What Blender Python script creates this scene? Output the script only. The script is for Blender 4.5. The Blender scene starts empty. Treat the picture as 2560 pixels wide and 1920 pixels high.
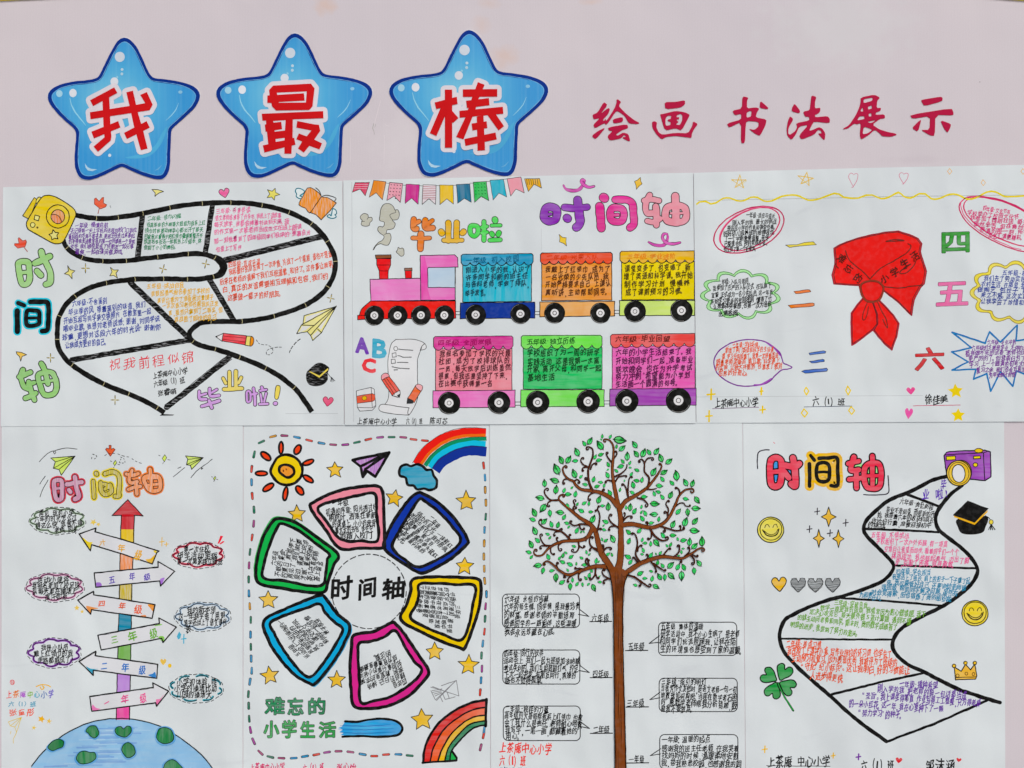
import bpy, math, random
from mathutils import Vector
from mathutils.geometry import tessellate_polygon
random.seed(7)
SC = bpy.context.scene
COL = SC.collection
PI = math.pi
# ------------------------------------------------------------------ scale: one unit of drawing = half a millimetre on the wall
U = 0.0005
ZC = 1.5                                   # height of the middle of the display on the wall (m)
def WX(x): return (x - 1280.0) * U
def WZ(y): return (960.0 - y) * U + ZC

# ------------------------------------------------------------------ camera
cam = bpy.data.cameras.new('camera'); camo = bpy.data.objects.new('camera', cam); COL.objects.link(camo)
cam.lens = 35.0; cam.sensor_width = 36.0; cam.clip_start = 0.05; cam.clip_end = 200.0
camo.location = (0.0, -1.28 * 35.0 / 36.0, ZC); camo.rotation_euler = (PI / 2, 0, 0)
SC.camera = camo
# ------------------------------------------------------------------ light: open shade, soft daylight
SUN_EL, SUN_AZ = 52.0, 24.0                # degrees; the light comes from in front of the wall, a little from the right
w = bpy.data.worlds.new('World'); SC.world = w; w.use_nodes = True
nt = w.node_tree; bg = nt.nodes['Background']
sky = nt.nodes.new('ShaderNodeTexSky'); sky.sky_type = 'NISHITA'; sky.sun_disc = False
sky.sun_elevation = math.radians(SUN_EL); sky.sun_rotation = math.radians(180.0 - SUN_AZ); sky.dust_density = 4.0; sky.air_density = 0.7; sky.ozone_density = 0.5
nt.links.new(sky.outputs[0], bg.inputs[0]); bg.inputs[1].default_value = 0.105
sl = bpy.data.lights.new('sun', 'SUN'); so = bpy.data.objects.new('sun', sl); COL.objects.link(so)
sl.energy = 1.55; sl.angle = math.radians(18.0); sl.color = (1.0, 0.975, 0.945)
sd = Vector((math.sin(math.radians(SUN_AZ)) * math.cos(math.radians(SUN_EL)), -math.cos(math.radians(SUN_AZ)) * math.cos(math.radians(SUN_EL)), math.sin(math.radians(SUN_EL))))
so.rotation_euler = sd.to_track_quat('Z', 'Y').to_euler(); so.location = sd * 6
vs = SC.view_settings; vs.view_transform = 'Standard'; vs.look = 'None'; vs.gamma = 1.0; vs.exposure = 0.13; vs.use_curve_mapping = False

# ------------------------------------------------------------------ colour: sRGB hex as the surface looks next to 0.8 white paper
KA = 1.20
def lin(c):
    return c / 12.92 if c <= 0.04045 else ((c + 0.055) / 1.055) ** 2.4
def rgb(h):
    if isinstance(h, tuple): return h
    h = h.lstrip('#')
    if len(h) == 3: h = ''.join(a + a for a in h)
    q = [int(h[i:i + 2], 16) / 255.0 for i in (0, 2, 4)]
    m = 0.3 * q[0] + 0.55 * q[1] + 0.15 * q[2]; k = 1 + 0.22 * min(1.0, (max(q) - min(q)) * 4)      # pigment strength
    q = [max(0.0, min(1.0, m + (a - m) * k)) for a in q]
    if max(q) < 0.40 and max(q) - min(q) < 0.16: q = [a * 0.55 for a in q]
    v = [min(0.86, lin(a) * KA) for a in q]
    return (v[0], v[1], v[2], 1.0)

# ------------------------------------------------------------------ materials
MATS = {}
def N(nt, t, **k):
    n = nt.nodes.new(t)
    for a, b in k.items(): setattr(n, a, b)
    return n
def relief(nt, amount=1.0, fold=1.0):
    """soft waves of hanging paper + fibre grain, shared by a sheet and the ink on it"""
    L = nt.links.new
    geo = N(nt, 'ShaderNodeNewGeometry')
    mp = N(nt, 'ShaderNodeMapping'); mp.inputs['Scale'].default_value = (3.2, 1.0, 1.7); L(geo.outputs['Position'], mp.inputs[0])
    a = N(nt, 'ShaderNodeTexNoise'); a.inputs['Scale'].default_value = 3.1; a.inputs['Detail'].default_value = 2.2; L(mp.outputs[0], a.inputs[0])
    b = N(nt, 'ShaderNodeTexNoise'); b.inputs['Scale'].default_value = 1900.0; b.inputs['Detail'].default_value = 1.0; L(geo.outputs['Position'], b.inputs[0])
    b1 = N(nt, 'ShaderNodeBump'); b1.inputs['Strength'].default_value = 0.72 * fold; b1.inputs['Distance'].default_value = 0.02; L(a.outputs[0], b1.inputs['Height'])
    b2 = N(nt, 'ShaderNodeBump'); b2.inputs['Strength'].default_value = 0.10 * amount; b2.inputs['Distance'].default_value = 0.0004; L(b.outputs[0], b2.inputs['Height']); L(b1.outputs[0], b2.inputs['Normal'])
    return geo, b2.outputs[0]
def base_mat(name, rough=0.62, spec=0.2, fold=1.0):
    m = bpy.data.materials.new(name); m.use_nodes = True; nt = m.node_tree
    p = nt.nodes['Principled BSDF']; p.inputs['Roughness'].default_value = rough; p.inputs['Specular IOR Level'].default_value = spec
    geo, nrm = relief(nt, 1.0, fold); nt.links.new(nrm, p.inputs['Normal'])
    return m, nt, p, geo
def mix(nt, fac, a, b, blend='MIX'):
    n = nt.nodes.new('ShaderNodeMix'); n.data_type = 'RGBA'; n.blend_type = blend
    for s, v in ((0, fac), (6, a), (7, b)):
        if hasattr(v, 'is_output'): nt.links.new(v, n.inputs[s])
        else: n.inputs[s].default_value = v
    return n.outputs[2]
PAPERC = rgb('c9cdd0')
def ink_mat(kind):
    """kind: pen, marker (streaks along x), markerv (streaks down), pencil (hatched, paper shows), print"""
    if kind in MATS: return MATS[kind]
    m, nt, p, geo = base_mat('ink_' + kind, 0.6 if kind != 'pencil' else 0.8, 0.06)
    L = nt.links.new
    at = N(nt, 'ShaderNodeAttribute', attribute_name='ink')
    c = at.outputs['Color']
    def streak(scale, rot, detail, lo, hi, sc=60.0, dist=0.0):
        mp = N(nt, 'ShaderNodeMapping'); mp.inputs['Scale'].default_value = scale; mp.inputs['Rotation'].default_value = (0, rot, 0)
        L(geo.outputs['Position'], mp.inputs[0])
        t = N(nt, 'ShaderNodeTexNoise'); t.inputs['Scale'].default_value = sc; t.inputs['Detail'].default_value = detail; t.inputs['Distortion'].default_value = dist
        L(mp.outputs[0], t.inputs[0])
        r = N(nt, 'ShaderNodeMapRange'); r.inputs['From Min'].default_value = lo; r.inputs['From Max'].default_value = hi; L(t.outputs[0], r.inputs[0])
        return r.outputs[0]
    if kind in ('marker', 'markerv', 'markerd'):
        sc = (0.7, 1, 6.0) if kind != 'markerv' else (6.0, 1, 0.7)
        s = streak(sc, 0.9 if kind == 'markerd' else 0.0, 2.5, 0.42, 0.66, 36.0, 0.3)
        blot = streak((1.5, 1, 1.5), 0.2, 3.0, 0.40, 0.62, 22.0, 0.8)
        dark = mix(nt, 1.0, c, c, 'MULTIPLY')
        dk = mix(nt, 0.38, c, dark)
        pale = mix(nt, 0.15, c, PAPERC)
        a = mix(nt, s, pale, c)
        mm = N(nt, 'ShaderNodeMath', operation='MULTIPLY'); mm.inputs[1].default_value = 0.5; L(blot, mm.inputs[0])
        c = mix(nt, mm.outputs[0], a, dk)
    elif kind == 'pencil':
        s = streak((9.0, 1, 0.8), 0.75, 3.0, 0.36, 0.56, 80.0, 0.2)
        c = mix(nt, s, mix(nt, 0.45, c, PAPERC), c)
    elif kind == 'scribble':
        s = streak((1.0, 1, 7.0), 0.9, 4.0, 0.34, 0.46, 120.0, 0.6)
        c = mix(nt, s, mix(nt, 0.4, c, PAPERC), c)
    elif kind == 'pen':
        s = streak((1, 1, 1), 0.0, 2.0, 0.3, 0.55, 160.0)
        c = mix(nt, s, mix(nt, 0.025, c, PAPERC), c)
    L(c, p.inputs['Base Color'])
    MATS[kind] = m
    return m

# ------------------------------------------------------------------ small maths
def hsh(i, s=0):
    v = math.sin(i * 127.1 + s * 311.7 + 3.3) * 43758.5453
    return v - math.floor(v)
def wob(t, s=0.0):                         # smooth 1-D wobble in -1..1
    i = math.floor(t); f = t - i; f = f * f * (3 - 2 * f)
    return (hsh(i, s) * (1 - f) + hsh(i + 1, s) * f) * 2 - 1
def catmull(P, closed=False, step=9.0):
    n = len(P)
    if n < 3: return list(P)
    out = []
    rng = n if closed else n - 1
    for i in range(rng):
        p0 = P[(i - 1) % n] if closed or i > 0 else P[0]
        p1 = P[i]; p2 = P[(i + 1) % n]
        p3 = P[(i + 2) % n] if closed or i + 2 < n else P[n - 1]
        d = math.hypot(p2[0] - p1[0], p2[1] - p1[1]); k = max(1, min(12, int(d / step)))
        for j in range(k):
            t = j / k; t2 = t * t; t3 = t2 * t
            out.append(tuple(0.5 * (2 * p1[a] + (p2[a] - p0[a]) * t + (2 * p0[a] - 5 * p1[a] + 4 * p2[a] - p3[a]) * t2 + (3 * p1[a] - p0[a] - 3 * p2[a] + p3[a]) * t3) for a in (0, 1)))
    if not closed: out.append(tuple(P[-1][:2]))
    return out
def densify(P, closed, step):
    out = []; n = len(P)
    for i in range(n if closed else n - 1):
        a, b = P[i], P[(i + 1) % n]
        k = max(1, int(math.hypot(b[0] - a[0], b[1] - a[1]) / step))
        for j in range(k): out.append((a[0] + (b[0] - a[0]) * j / k, a[1] + (b[1] - a[1]) * j / k))
    if not closed: out.append(P[-1])
    return out
def ellipse(cx, cy, rx, ry, rot=0.0, n=28, a0=0.0, a1=360.0):
    c, s = math.cos(math.radians(rot)), math.sin(math.radians(rot))
    full = abs(a1 - a0) >= 359.9; out = []
    for i in range(n if full else n + 1):
        t = math.radians(a0 + (a1 - a0) * i / n)
        x, y = rx * math.cos(t), ry * math.sin(t)
        out.append((cx + x * c - y * s, cy + x * s + y * c))
    return out
def star_pts(cx, cy, r, rot=-90.0, k=0.42, n=5, jit=0.08):
    out = []
    for i in range(n * 2):
        a = math.radians(rot + i * 180.0 / n); q = (r if i % 2 == 0 else r * k) * (1 + jit * (hsh(i, cx) - 0.5) * 2)
        out.append((cx + q * math.cos(a), cy + q * math.sin(a)))
    return out
def heart_pts(cx, cy, w, h, rot=0.0):
    P = [(0, -.22), (.14, -.44), (.34, -.47), (.5, -.26), (.42, .02), (.2, .3), (0, .5), (-.2, .3), (-.42, .02), (-.5, -.26), (-.34, -.47), (-.14, -.44)]
    c, s = math.cos(math.radians(rot)), math.sin(math.radians(rot))
    return [(cx + (x * w) * c - (y * h) * s, cy + (x * w) * s + (y * h) * c) for x, y in P]

# ------------------------------------------------------------------ glyphs (the built-in font, reshaped as handwriting)
_cu = bpy.data.curves.new('glyph', 'FONT'); _cu.resolution_u = 2
_go = bpy.data.objects.new('glyph', _cu)
GL = {}
def glyph(ch, off=0.0):
    if (ch, off) in GL: return GL[(ch, off)]
    _cu.body = ch; _cu.offset = off
    me = _go.to_mesh()
    V = [(v.co.x, v.co.y) for v in me.vertices]; F = [tuple(p.vertices) for p in me.polygons]
    # free edges -> outlines
    cnt = {}
    for f in F:
        for i in range(len(f)):
            a, b = f[i], f[(i + 1) % len(f)]
            if (b, a) in cnt: del cnt[(b, a)]
            else: cnt[(a, b)] = 1
    nxt = {}
    for a, b in cnt: nxt[a] = b
    loops = []
    while nxt:
        s = next(iter(nxt)); lp = []; a = s
        while a in nxt:
            lp.append(a); a = nxt.pop(a)
        if len(lp) > 2: loops.append([V[i] for i in lp])
    _go.to_mesh_clear()
    GL[(ch, off)] = (V, F, loops)
    return GL[(ch, off)]

# ------------------------------------------------------------------ objects
def tag(o, label=None, cat=None, group=None, kind=None):
    if label: o['label'] = label
    if cat: o['category'] = cat
    if group: o['group'] = group
    if kind: o['kind'] = kind
    return o
def link_mesh(name, V, F, mats, parent=None, origin=None, midx=None, cols=None):
    if origin is None: origin = (0, 0, 0)
    me = bpy.data.meshes.new(name)
    me.from_pydata([(a - origin[0], b - origin[1], c - origin[2]) for a, b, c in V], [], F)
    for m in mats: me.materials.append(m)
    if midx: me.polygons.foreach_set('material_index', midx)
    if cols:
        ca = me.color_attributes.new('ink', 'FLOAT_COLOR', 'CORNER')
        data = []
        for f, c in zip(F, cols): data.extend(c * len(f))
        ca.data.foreach_set('color', data)
    me.update()
    o = bpy.data.objects.new(name, me); COL.objects.link(o)
    o.location = origin
    if parent is not None:
        o.parent = parent; o.location = Vector(origin) - parent['_w'].copy() if False else Vector(origin) - WORLD[parent.name]
    WORLD[o.name] = Vector(origin)
    return o
WORLD = {}
VW = [0.0, 0.0, 1.0]
def view(x0, y0, wsrc, wview=2212.0):
    """drawing coordinates of what follows: a magnified window whose corner is at x0, y0"""
    VW[0], VW[1], VW[2] = x0, y0, wsrc / wview
def S(p): return (VW[0] + p[0] * VW[2], VW[1] + p[1] * VW[2])
SHEET = [0.002]                             # how far the current sheet's face stands off the wall (m)
LV = 5.0e-6                                 # one coat of ink above the next (m)

class D:
    """a drawn thing: coats of ink collected into ONE mesh"""
    def __init__(s, name, parent, label=None, base=0):
        s.name, s.parent, s.label, s.n = name, parent, label, 4 + base
        s.V, s.F, s.M, s.C, s.mats = [], [], [], [], []
        s.seed = random.random() * 100
    def _mi(s, kind):
        m = ink_mat(kind)
        if m not in s.mats: s.mats.append(m)
        return s.mats.index(m)
    def _add(s, P, tris, col, kind, lv):
        """P in sheet coordinates; lv a list of extra level per vertex or None"""
        b = len(s.V); y0 = -(SHEET[0] + s.n * LV)
        for i, p in enumerate(P):
            s.V.append((WX(p[0]), y0 - (lv[i] if lv else 0.0), WZ(p[1])))
        mi = s._mi(kind); c = rgb(col)
        for t in tris:
            a, b_, c_ = P[t[0]], P[t[1]], P[t[2]]
            ar = (b_[0] - a[0]) * (c_[1] - a[1]) - (b_[1] - a[1]) * (c_[0] - a[0])
            if len(t) == 4:
                d_ = P[t[3]]; ar += (c_[0] - a[0]) * (d_[1] - a[1]) - (c_[1] - a[1]) * (d_[0] - a[0])
            s.F.append(tuple(b + i for i in (t[::-1] if ar > 0 else t))); s.M.append(mi); s.C.append(c)
        s.n += 1
    def fill(s, pts, col, kind='pen', smooth=False, holes=(), raw=False, step=9.0):
        if smooth: pts = catmull(pts, True, step)
        loops = [[(p if raw else S(p)) for p in pts]] + [[(p if raw else S(p)) for p in h] for h in holes]
        tris = tessellate_polygon([[Vector((p[0], p[1], 0)) for p in l] for l in loops])
        s._add([p for l in loops for p in l], tris, col, kind, None)
        return s
    def line(s, pts, wd, col, closed=False, smooth=False, kind='pen', raw=False, jit=0.5, var=0.14, cap=True, taper=0.0, step=9.0, w2=None):
        """pen line: ribbon with round ends; split where it turns sharply"""
        if smooth: pts = catmull(pts, closed, step)
        P = [(p if raw else S(p)) for p in pts]
        wd_ = wd; wd = wd * (1 if raw else VW[2])
        if len(P) < 2: return s
        if not smooth and not raw: P = densify(P, closed, 9.0)
        sd_ = random.random() * 50
        if jit:
            P = [(x + jit * wob((x + y) * 0.09, sd_), y + jit * wob((x - y) * 0.09 + 7, sd_)) for x, y in P]
        if closed: P = P + [P[0], P[1]] if False else P + [P[0]]
        # drop doubles
        Q = [P[0]]
        for p in P[1:]:
            if math.hypot(p[0] - Q[-1][0], p[1] - Q[-1][1]) > 0.12: Q.append(p)
        if len(Q) < 2: return s
        parts = [[Q[0]]]
        for i in range(1, len(Q)):
            parts[-1].append(Q[i])
            if i < len(Q) - 1:
                a = math.atan2(Q[i][1] - Q[i - 1][1], Q[i][0] - Q[i - 1][0]); b = math.atan2(Q[i + 1][1] - Q[i][1], Q[i + 1][0] - Q[i][0])
                d = abs((b - a + PI) % (2 * PI) - PI)
                if d > 0.75: parts.append([Q[i]])
        tot = sum(math.hypot(Q[i + 1][0] - Q[i][0], Q[i + 1][1] - Q[i][1]) for i in range(len(Q) - 1)) or 1
        run = 0.0
        for R in parts:
            if len(R) < 2: continue
            L_, Rr, lv = [], [], []
            n = len(R); T = []
            for i in range(n):
                a = R[max(0, i - 1)]; b = R[min(n - 1, i + 1)]
                l = math.hypot(b[0] - a[0], b[1] - a[1]) or 1
                T.append(((b[0] - a[0]) / l, (b[1] - a[1]) / l))
            st = []
            for i in range(n):
                if i: run += math.hypot(R[i][0] - R[i - 1][0], R[i][1] - R[i - 1][1])
                h = wd / 2 * (1 + var * wob(run * 0.12, sd_ + 9))
                if w2 is not None: h *= 1 + (w2 / wd_ - 1) * min(1, run / tot)
                if taper: h *= 1 - taper * abs(2 * run / tot - 1) ** 2
                st.append((R[i], T[i], h))
            if cap:
                k = (0.0, .5, .86) if wd > 2 else (0.25, .8)
                o = (1.0, .87, .5) if wd > 2 else (1.0, .6)
                p, t, h = st[0]; pre = [((p[0] - t[0] * h * a, p[1] - t[1] * h * a), t, h * b) for a, b in zip(o, k)]
                p, t, h = st[-1]; post = [((p[0] + t[0] * h * a, p[1] + t[1] * h * a), t, h * b) for a, b in zip(o[::-1], k[::-1])]
                st = pre + st + post
            PP, lv = [], []
            for i, (p, t, h) in enumerate(st):
                PP.append((p[0] - t[1] * h, p[1] + t[0] * h)); PP.append((p[0] + t[1] * h, p[1] - t[0] * h))
                e = min(i * 4e-7, LV * 0.8); lv += [e, e]
            s._add(PP, [(2 * i, 2 * i + 1, 2 * i + 3, 2 * i + 2) for i in range(len(st) - 1)], col, kind, lv)
        s.n += 1
        return s
    def shape(s, pts, fillc, linec='222222', wd=8, smooth=False, kind='pen', holes=(), jit=0.5):
        if smooth: pts = catmull(pts, True)
        s.fill(pts, fillc, kind, False, holes)
        s.line(pts, wd, linec, True, False, jit=jit)
        for h in holes: s.line(h, wd, linec, True, False, jit=jit)
        return s
    def text(s, txt, x0, y0, x1, h, col, y1=None, slant=0.15, lean=0.05, warp=0.035, wr=0.98, kind='pen', flip=1, bold=0.036):
        """a line of handwriting from (x0,y0) to (x1,y1), centre line; h = character height"""
        if y1 is None: y1 = y0
        if h > 110: bold = 0.0
        a = S((x0, y0)); b = S((x1, y1)); h = h * VW[2]
        adv = [0.55 if c in '，。、：.,!！·；“”"()1l ' else 1.0 for c in txt]
        dx, dy = b[0] - a[0], b[1] - a[1]; Ln = math.hypot(dx, dy); dx /= Ln; dy /= Ln
        ux, uy = dy, -dx
        if flip < 0: ux, uy = -ux, -uy
        un = Ln / sum(adv); run = 0.0
        base = s.n
        for i, ch in enumerate(txt):
            cx = a[0] + dx * (run + adv[i] * un / 2); cy = a[1] + dy * (run + adv[i] * un / 2); run += adv[i] * un
            if ch == ' ': continue
            ch = {'，': ',', '！': '!'}.get(ch, ch)
            V, F, loops = glyph(ch)
            if not V: continue
            sd_ = s.seed + i * 3.7; warp_ = warp * 1.35
            cjk = ord(ch) > 0x2000
            gx = 0.5 if cjk else (min(v[0] for v in V) + max(v[0] for v in V)) / 2
            gy = 0.38 if cjk else 0.33
            if ch in ',': gy = 0.55
            ww = un * wr * (0.86 + 0.26 * hsh(i, sd_)) if cjk else h * 0.95
            hh = h * (0.84 + 0.32 * hsh(i + 5, sd_))
            rot = (hsh(i + 9, sd_) - 0.5) * 0.16; cr, sr = math.cos(rot), math.sin(rot)
            oy = (hsh(i + 2, sd_) - 0.5) * h * 0.12
            P = []
            for vx, vy in V:
                x = vx - gx; y = vy - gy
                x += warp_ * (wob(vy * 2.3, sd_) + 0.6 * wob(vx * 4.0, sd_ + 4)); y += warp_ * (wob(vx * 2.3, sd_ + 2) + 0.6 * wob(vy * 4.0, sd_ + 6))
                y += slant * x; x += lean * y
                x, y = x * cr - y * sr, x * sr + y * cr
                x *= ww; y = y * hh + oy
                P.append((cx + dx * x + ux * y, cy + dy * x + uy * y))
            s.n = base + (i % 3)
            s._add(P, F, col, kind, None)
            if bold and F:
                s.n = base + 4 + (i % 3); b1 = bold * h * .9; b2 = bold * h * .7
                s._add([(p[0] + b1, p[1] + b2) for p in P], F, col, kind, None)
        s.n = base + 7
        return s
    def big(s, ch, x0, y0, x1, y1, col, line=None, fat=0.0, wd=0.0, warp=0.02, slant=0.0, kind='pen', halo=None, halow=0.0, lean=0.0, rot=0.0, flat=False):
        """one large character fitted into a box; fat = how far the strokes are swollen (round), wd = outline width beyond that"""
        V, F, loops = glyph(ch)
        mx0, mx1 = min(v[0] for v in V), max(v[0] for v in V); my0, my1 = min(v[1] for v in V), max(v[1] for v in V)
        e = fat / 2 + wd
        sd_ = s.seed + ord(ch)
        cr, sr = math.cos(math.radians(rot)), math.sin(math.radians(rot))
        def T(v):
            u = (v[0] - mx0) / (mx1 - mx0); t = (v[1] - my0) / (my1 - my0)
            u += warp * (wob(t * 2.5, sd_) + .5 * wob(u * 4, sd_ + 3)); t += warp * (wob(u * 2.5, sd_ + 1) + .5 * wob(t * 4, sd_ + 5))
            t += slant * (u - .5); u += lean * (t - .5)
            x = x0 + e + u * (x1 - x0 - 2 * e); y = y1 - e - t * (y1 - y0 - 2 * e)
            if rot:
                cx, cy = (x0 + x1) / 2, (y0 + y1) / 2; dx, dy = x - cx, y - cy
                x, y = cx + dx * cr - dy * sr, cy + dx * sr + dy * cr
            return S((x, y))
        LP = [[T(v) for v in l] for l in loops]
        def ring(w_, c_, k_):
            for l in LP: s.line(densify(l, True, 4.0), w_ * VW[2], c_, True, raw=True, jit=0.15, var=0.05, kind=k_, cap=True)
        if halo: ring(fat + 2 * wd + 2 * halow, halo, 'marker')
        if line: ring(fat + 2 * wd, line, 'pen')
        if fat > 0: ring(fat, col, kind)
        s._add([T(v) for v in V], F, col, kind, None)
        return s
    def build(s):
        if not s.V: return None
        xs = [v[0] for v in s.V]; zs = [v[2] for v in s.V]
        org = ((min(xs) + max(xs)) / 2, -SHEET[0], (min(zs) + max(zs)) / 2)
        o = link_mesh(s.name, s.V, s.F, s.mats, s.parent, org, s.M, s.C)
        if s.label: o['label'] = s.label
        s.ob = o
        return o
def bubble(par, strokes, col, line='333', wd=7, kind='marker', halo=None, halow=0.0, label=None, name='title_character', base=0, holes=()):
    """a bubble character: (width, points[, closed]) round strokes, outlined"""
    d = D(name, par, label, base)
    for hp, hc in holes: d.fill(hp, hc, 'marker')
    for ex, c, k in ((2 * (wd + halow), halo, 'marker'), (2 * wd, line, 'pen'), (0, col, kind)):
        if not c: continue
        for s in strokes:
            pts = s[1] if len(s[1]) > 1 else [s[1][0], (s[1][0][0] + 2, s[1][0][1] + 3)]
            cl = len(s) > 2
            n0 = random.getstate(); random.seed(hash(tuple(pts[0])) % 1000)
            d.line(pts, s[0] + ex, c, cl, smooth=len(pts) > 2, jit=.5, var=.07, kind=k)
            random.setstate(n0)
    return d.build()
def draw(name, parent, label=None, base=0): return D(name, parent, label, base)
def writing(parent, lines, col, h, name='handwriting', label=None, base=0, **k):
    """lines: (text, x0, y0, x1[, y1])"""
    d = D(name, parent, label, base)
    for l in lines: d.text(l[0], l[1], l[2], l[3], h, l[4 + 1] if len(l) > 5 else col, l[4] if len(l) > 4 else None, **k)
    return d.build()
def root(name, label, cat, x, y, group=None, depth=0.0):
    o = bpy.data.objects.new(name, None); COL.objects.link(o); o.empty_display_size = 0.05
    o.location = (WX(x), -depth, WZ(y)); WORLD[o.name] = Vector(o.location)
    tag(o, label, cat, group)
    return o
# ================================================================== the wall and its trim
def wall_material():
    m, nt, p, geo = base_mat('printed_wall_panel', 0.55, 0.3, 0.25)
    L = nt.links.new
    base = rgb('c4bfc4')
    a = N(nt, 'ShaderNodeTexNoise'); a.inputs['Scale'].default_value = 2.2; a.inputs['Detail'].default_value = 3.0; L(geo.outputs['Position'], a.inputs[0])
    r = N(nt, 'ShaderNodeMapRange'); r.inputs['From Min'].default_value = 0.35; r.inputs['From Max'].default_value = 0.7; L(a.outputs[0], r.inputs[0])
    c = mix(nt, r.outputs[0], base, rgb('c9c3c6'))
    # weave of the panel
    wv = N(nt, 'ShaderNodeTexWave'); wv.inputs['Scale'].default_value = 90.0; wv.inputs['Distortion'].default_value = 1.5; wv.inputs['Detail'].default_value = 2.0; L(geo.outputs['Position'], wv.inputs[0])
    f = N(nt, 'ShaderNodeTexNoise'); f.inputs['Scale'].default_value = 700.0; f.inputs['Detail'].default_value = 3.0; L(geo.outputs['Position'], f.inputs[0])
    fr = N(nt, 'ShaderNodeMapRange'); fr.inputs['From Min'].default_value = 0.3; fr.inputs['From Max'].default_value = 0.7; fr.inputs['To Min'].default_value = 0.0; fr.inputs['To Max'].default_value = 0.22; L(f.outputs[0], fr.inputs[0])
    c = mix(nt, fr.outputs[0], c, rgb('b2a8ad'))
    wr = N(nt, 'ShaderNodeMath', operation='MULTIPLY'); wr.inputs[1].default_value = 0.035; L(wv.outputs[1], wr.inputs[0])
    c = mix(nt, wr.outputs[0], c, rgb('a59ca0'))
    # stains: tape and rain marks on the panel, each with its own blotchy edge
    def stain(c, x, y, sx, sy, col, amt):
        mp = N(nt, 'ShaderNodeMapping'); mp.vector_type = 'POINT'
        mp.inputs['Scale'].default_value = (1 / (sx * U), 0.0, 1 / (sy * U)); mp.inputs['Location'].default_value = (-WX(x) / (sx * U), 0, -WZ(y) / (sy * U))
        L(geo.outputs['Position'], mp.inputs[0])
        ln = N(nt, 'ShaderNodeVectorMath', operation='LENGTH'); L(mp.outputs[0], ln.inputs[0])
        q = N(nt, 'ShaderNodeTexNoise'); q.inputs['Scale'].default_value = 55.0; q.inputs['Detail'].default_value = 4.0; L(geo.outputs['Position'], q.inputs[0])
        ad = N(nt, 'ShaderNodeMath', operation='MULTIPLY_ADD'); L(q.outputs[0], ad.inputs[0]); ad.inputs[1].default_value = 1.6; L(ln.outputs['Value'], ad.inputs[2])
        rr = N(nt, 'ShaderNodeMapRange'); rr.inputs['From Min'].default_value = 1.9; rr.inputs['From Max'].default_value = 1.1; rr.inputs['To Max'].default_value = amt; L(ad.outputs[0], rr.inputs[0])
        return mix(nt, rr.outputs[0], c, col)
    for x, y, sx, sy, am in ((812, 14, 30, 26, .4), (1222, 8, 30, 16, .25), (1262, 140, 34, 30, .35), (1205, 62, 26, 22, .22), (1480, 5, 30, 10, .3)):
        c = stain(c, x, y, sx, sy, rgb('c7a891'), am)
    c = stain(c, 1664, 424, 34, 10, rgb('b5adb2'), .35); c = stain(c, 2290, 400, 90, 12, rgb('b8b0b6'), .3); c = stain(c, 1010, 360, 90, 80, rgb('cfcbcd'), .4)
    c = stain(c, 2100, 60, 200, 120, rgb('c6c6c8'), .6)
    L(c, p.inputs['Base Color'])
    return m
def plain_mat(name, col, rough=0.6, spec=0.25, fold=0.0):
    m, nt, p, geo = base_mat(name, rough, spec, fold)
    f = N(nt, 'ShaderNodeTexNoise'); f.inputs['Scale'].default_value = 120.0; f.inputs['Detail'].default_value = 4.0; nt.links.new(geo.outputs['Position'], f.inputs[0])
    r = N(nt, 'ShaderNodeMapRange'); r.inputs['From Min'].default_value = 0.3; r.inputs['From Max'].default_value = 0.75; r.inputs['To Max'].default_value = 0.25; nt.links.new(f.outputs[0], r.inputs[0])
    c = rgb(col); nt.links.new(mix(nt, r.outputs[0], c, (c[0] * .7, c[1] * .7, c[2] * .7, 1)), p.inputs['Base Color'])
    return m
def box(name, x0, x1, y0, y1, z0, z1, mat, parent=None):
    V = [(x, y, z) for x in (x0, x1) for y in (y0, y1) for z in (z0, z1)]
    F = [(0, 1, 3, 2), (4, 6, 7, 5), (0, 4, 5, 1), (2, 3, 7, 6), (0, 2, 6, 4), (1, 5, 7, 3)]
    return link_mesh(name, V, F, [mat], parent, ((x0 + x1) / 2, y1, z0))
box('wall', -1.6, 1.6, 0.0, 0.06, 0.0, 2.02, wall_material())['kind'] = 'structure'
gm, gnt, gp, ggeo = base_mat('concrete_paving', 0.9, 0.2, 0.0)
gn = N(gnt, 'ShaderNodeTexNoise'); gn.inputs['Scale'].default_value = 14.0; gn.inputs['Detail'].default_value = 8.0; gnt.links.new(ggeo.outputs['Position'], gn.inputs[0])
gnt.links.new(mix(gnt, gn.outputs[0], (0.22, 0.21, 0.20, 1), (0.38, 0.37, 0.35, 1)), gp.inputs['Base Color'])
g = box('ground', -30, 30, -30, 0.5, -0.1, 0.0, gm); g['kind'] = 'structure'

# thin yellow trim rail, bowed: only its two ends dip into the picture
ym = plain_mat('yellow_trim_paint', 'd0bf28', 0.45, 0.4)
V, F = [], []
prof = [(0.0, 0.0), (-0.0015, 0.0), (-0.002, 0.002), (-0.002, 0.024), (0.0, 0.026)]
xs = [-1.55 + 3.1 * i / 240 for i in range(241)]
for x in xs:
    px = x / U + 1280
    sag = 2.6 - 16 * (px / 340.0) if px < 1000 else 2.6 - 16 * ((2562 - px) / 200.0)
    lowpx = max(-60.0, min(3.2, sag)) if -10 <= px <= 2570 else 2.8
    z = WZ(lowpx)
    for a, b in prof: V.append((x, a, z + b))
n = len(prof)
for i in range(len(xs) - 1):
    for j in range(n - 1): F.append((i * n + j, (i + 1) * n + j, (i + 1) * n + j + 1, i * n + j + 1))
rail = link_mesh('trim_rail', V, F, [ym], None, (0, 0, WZ(0)))
tag(rail, 'thin yellow trim rail along the top edge of the pink wall', 'trim')

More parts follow.
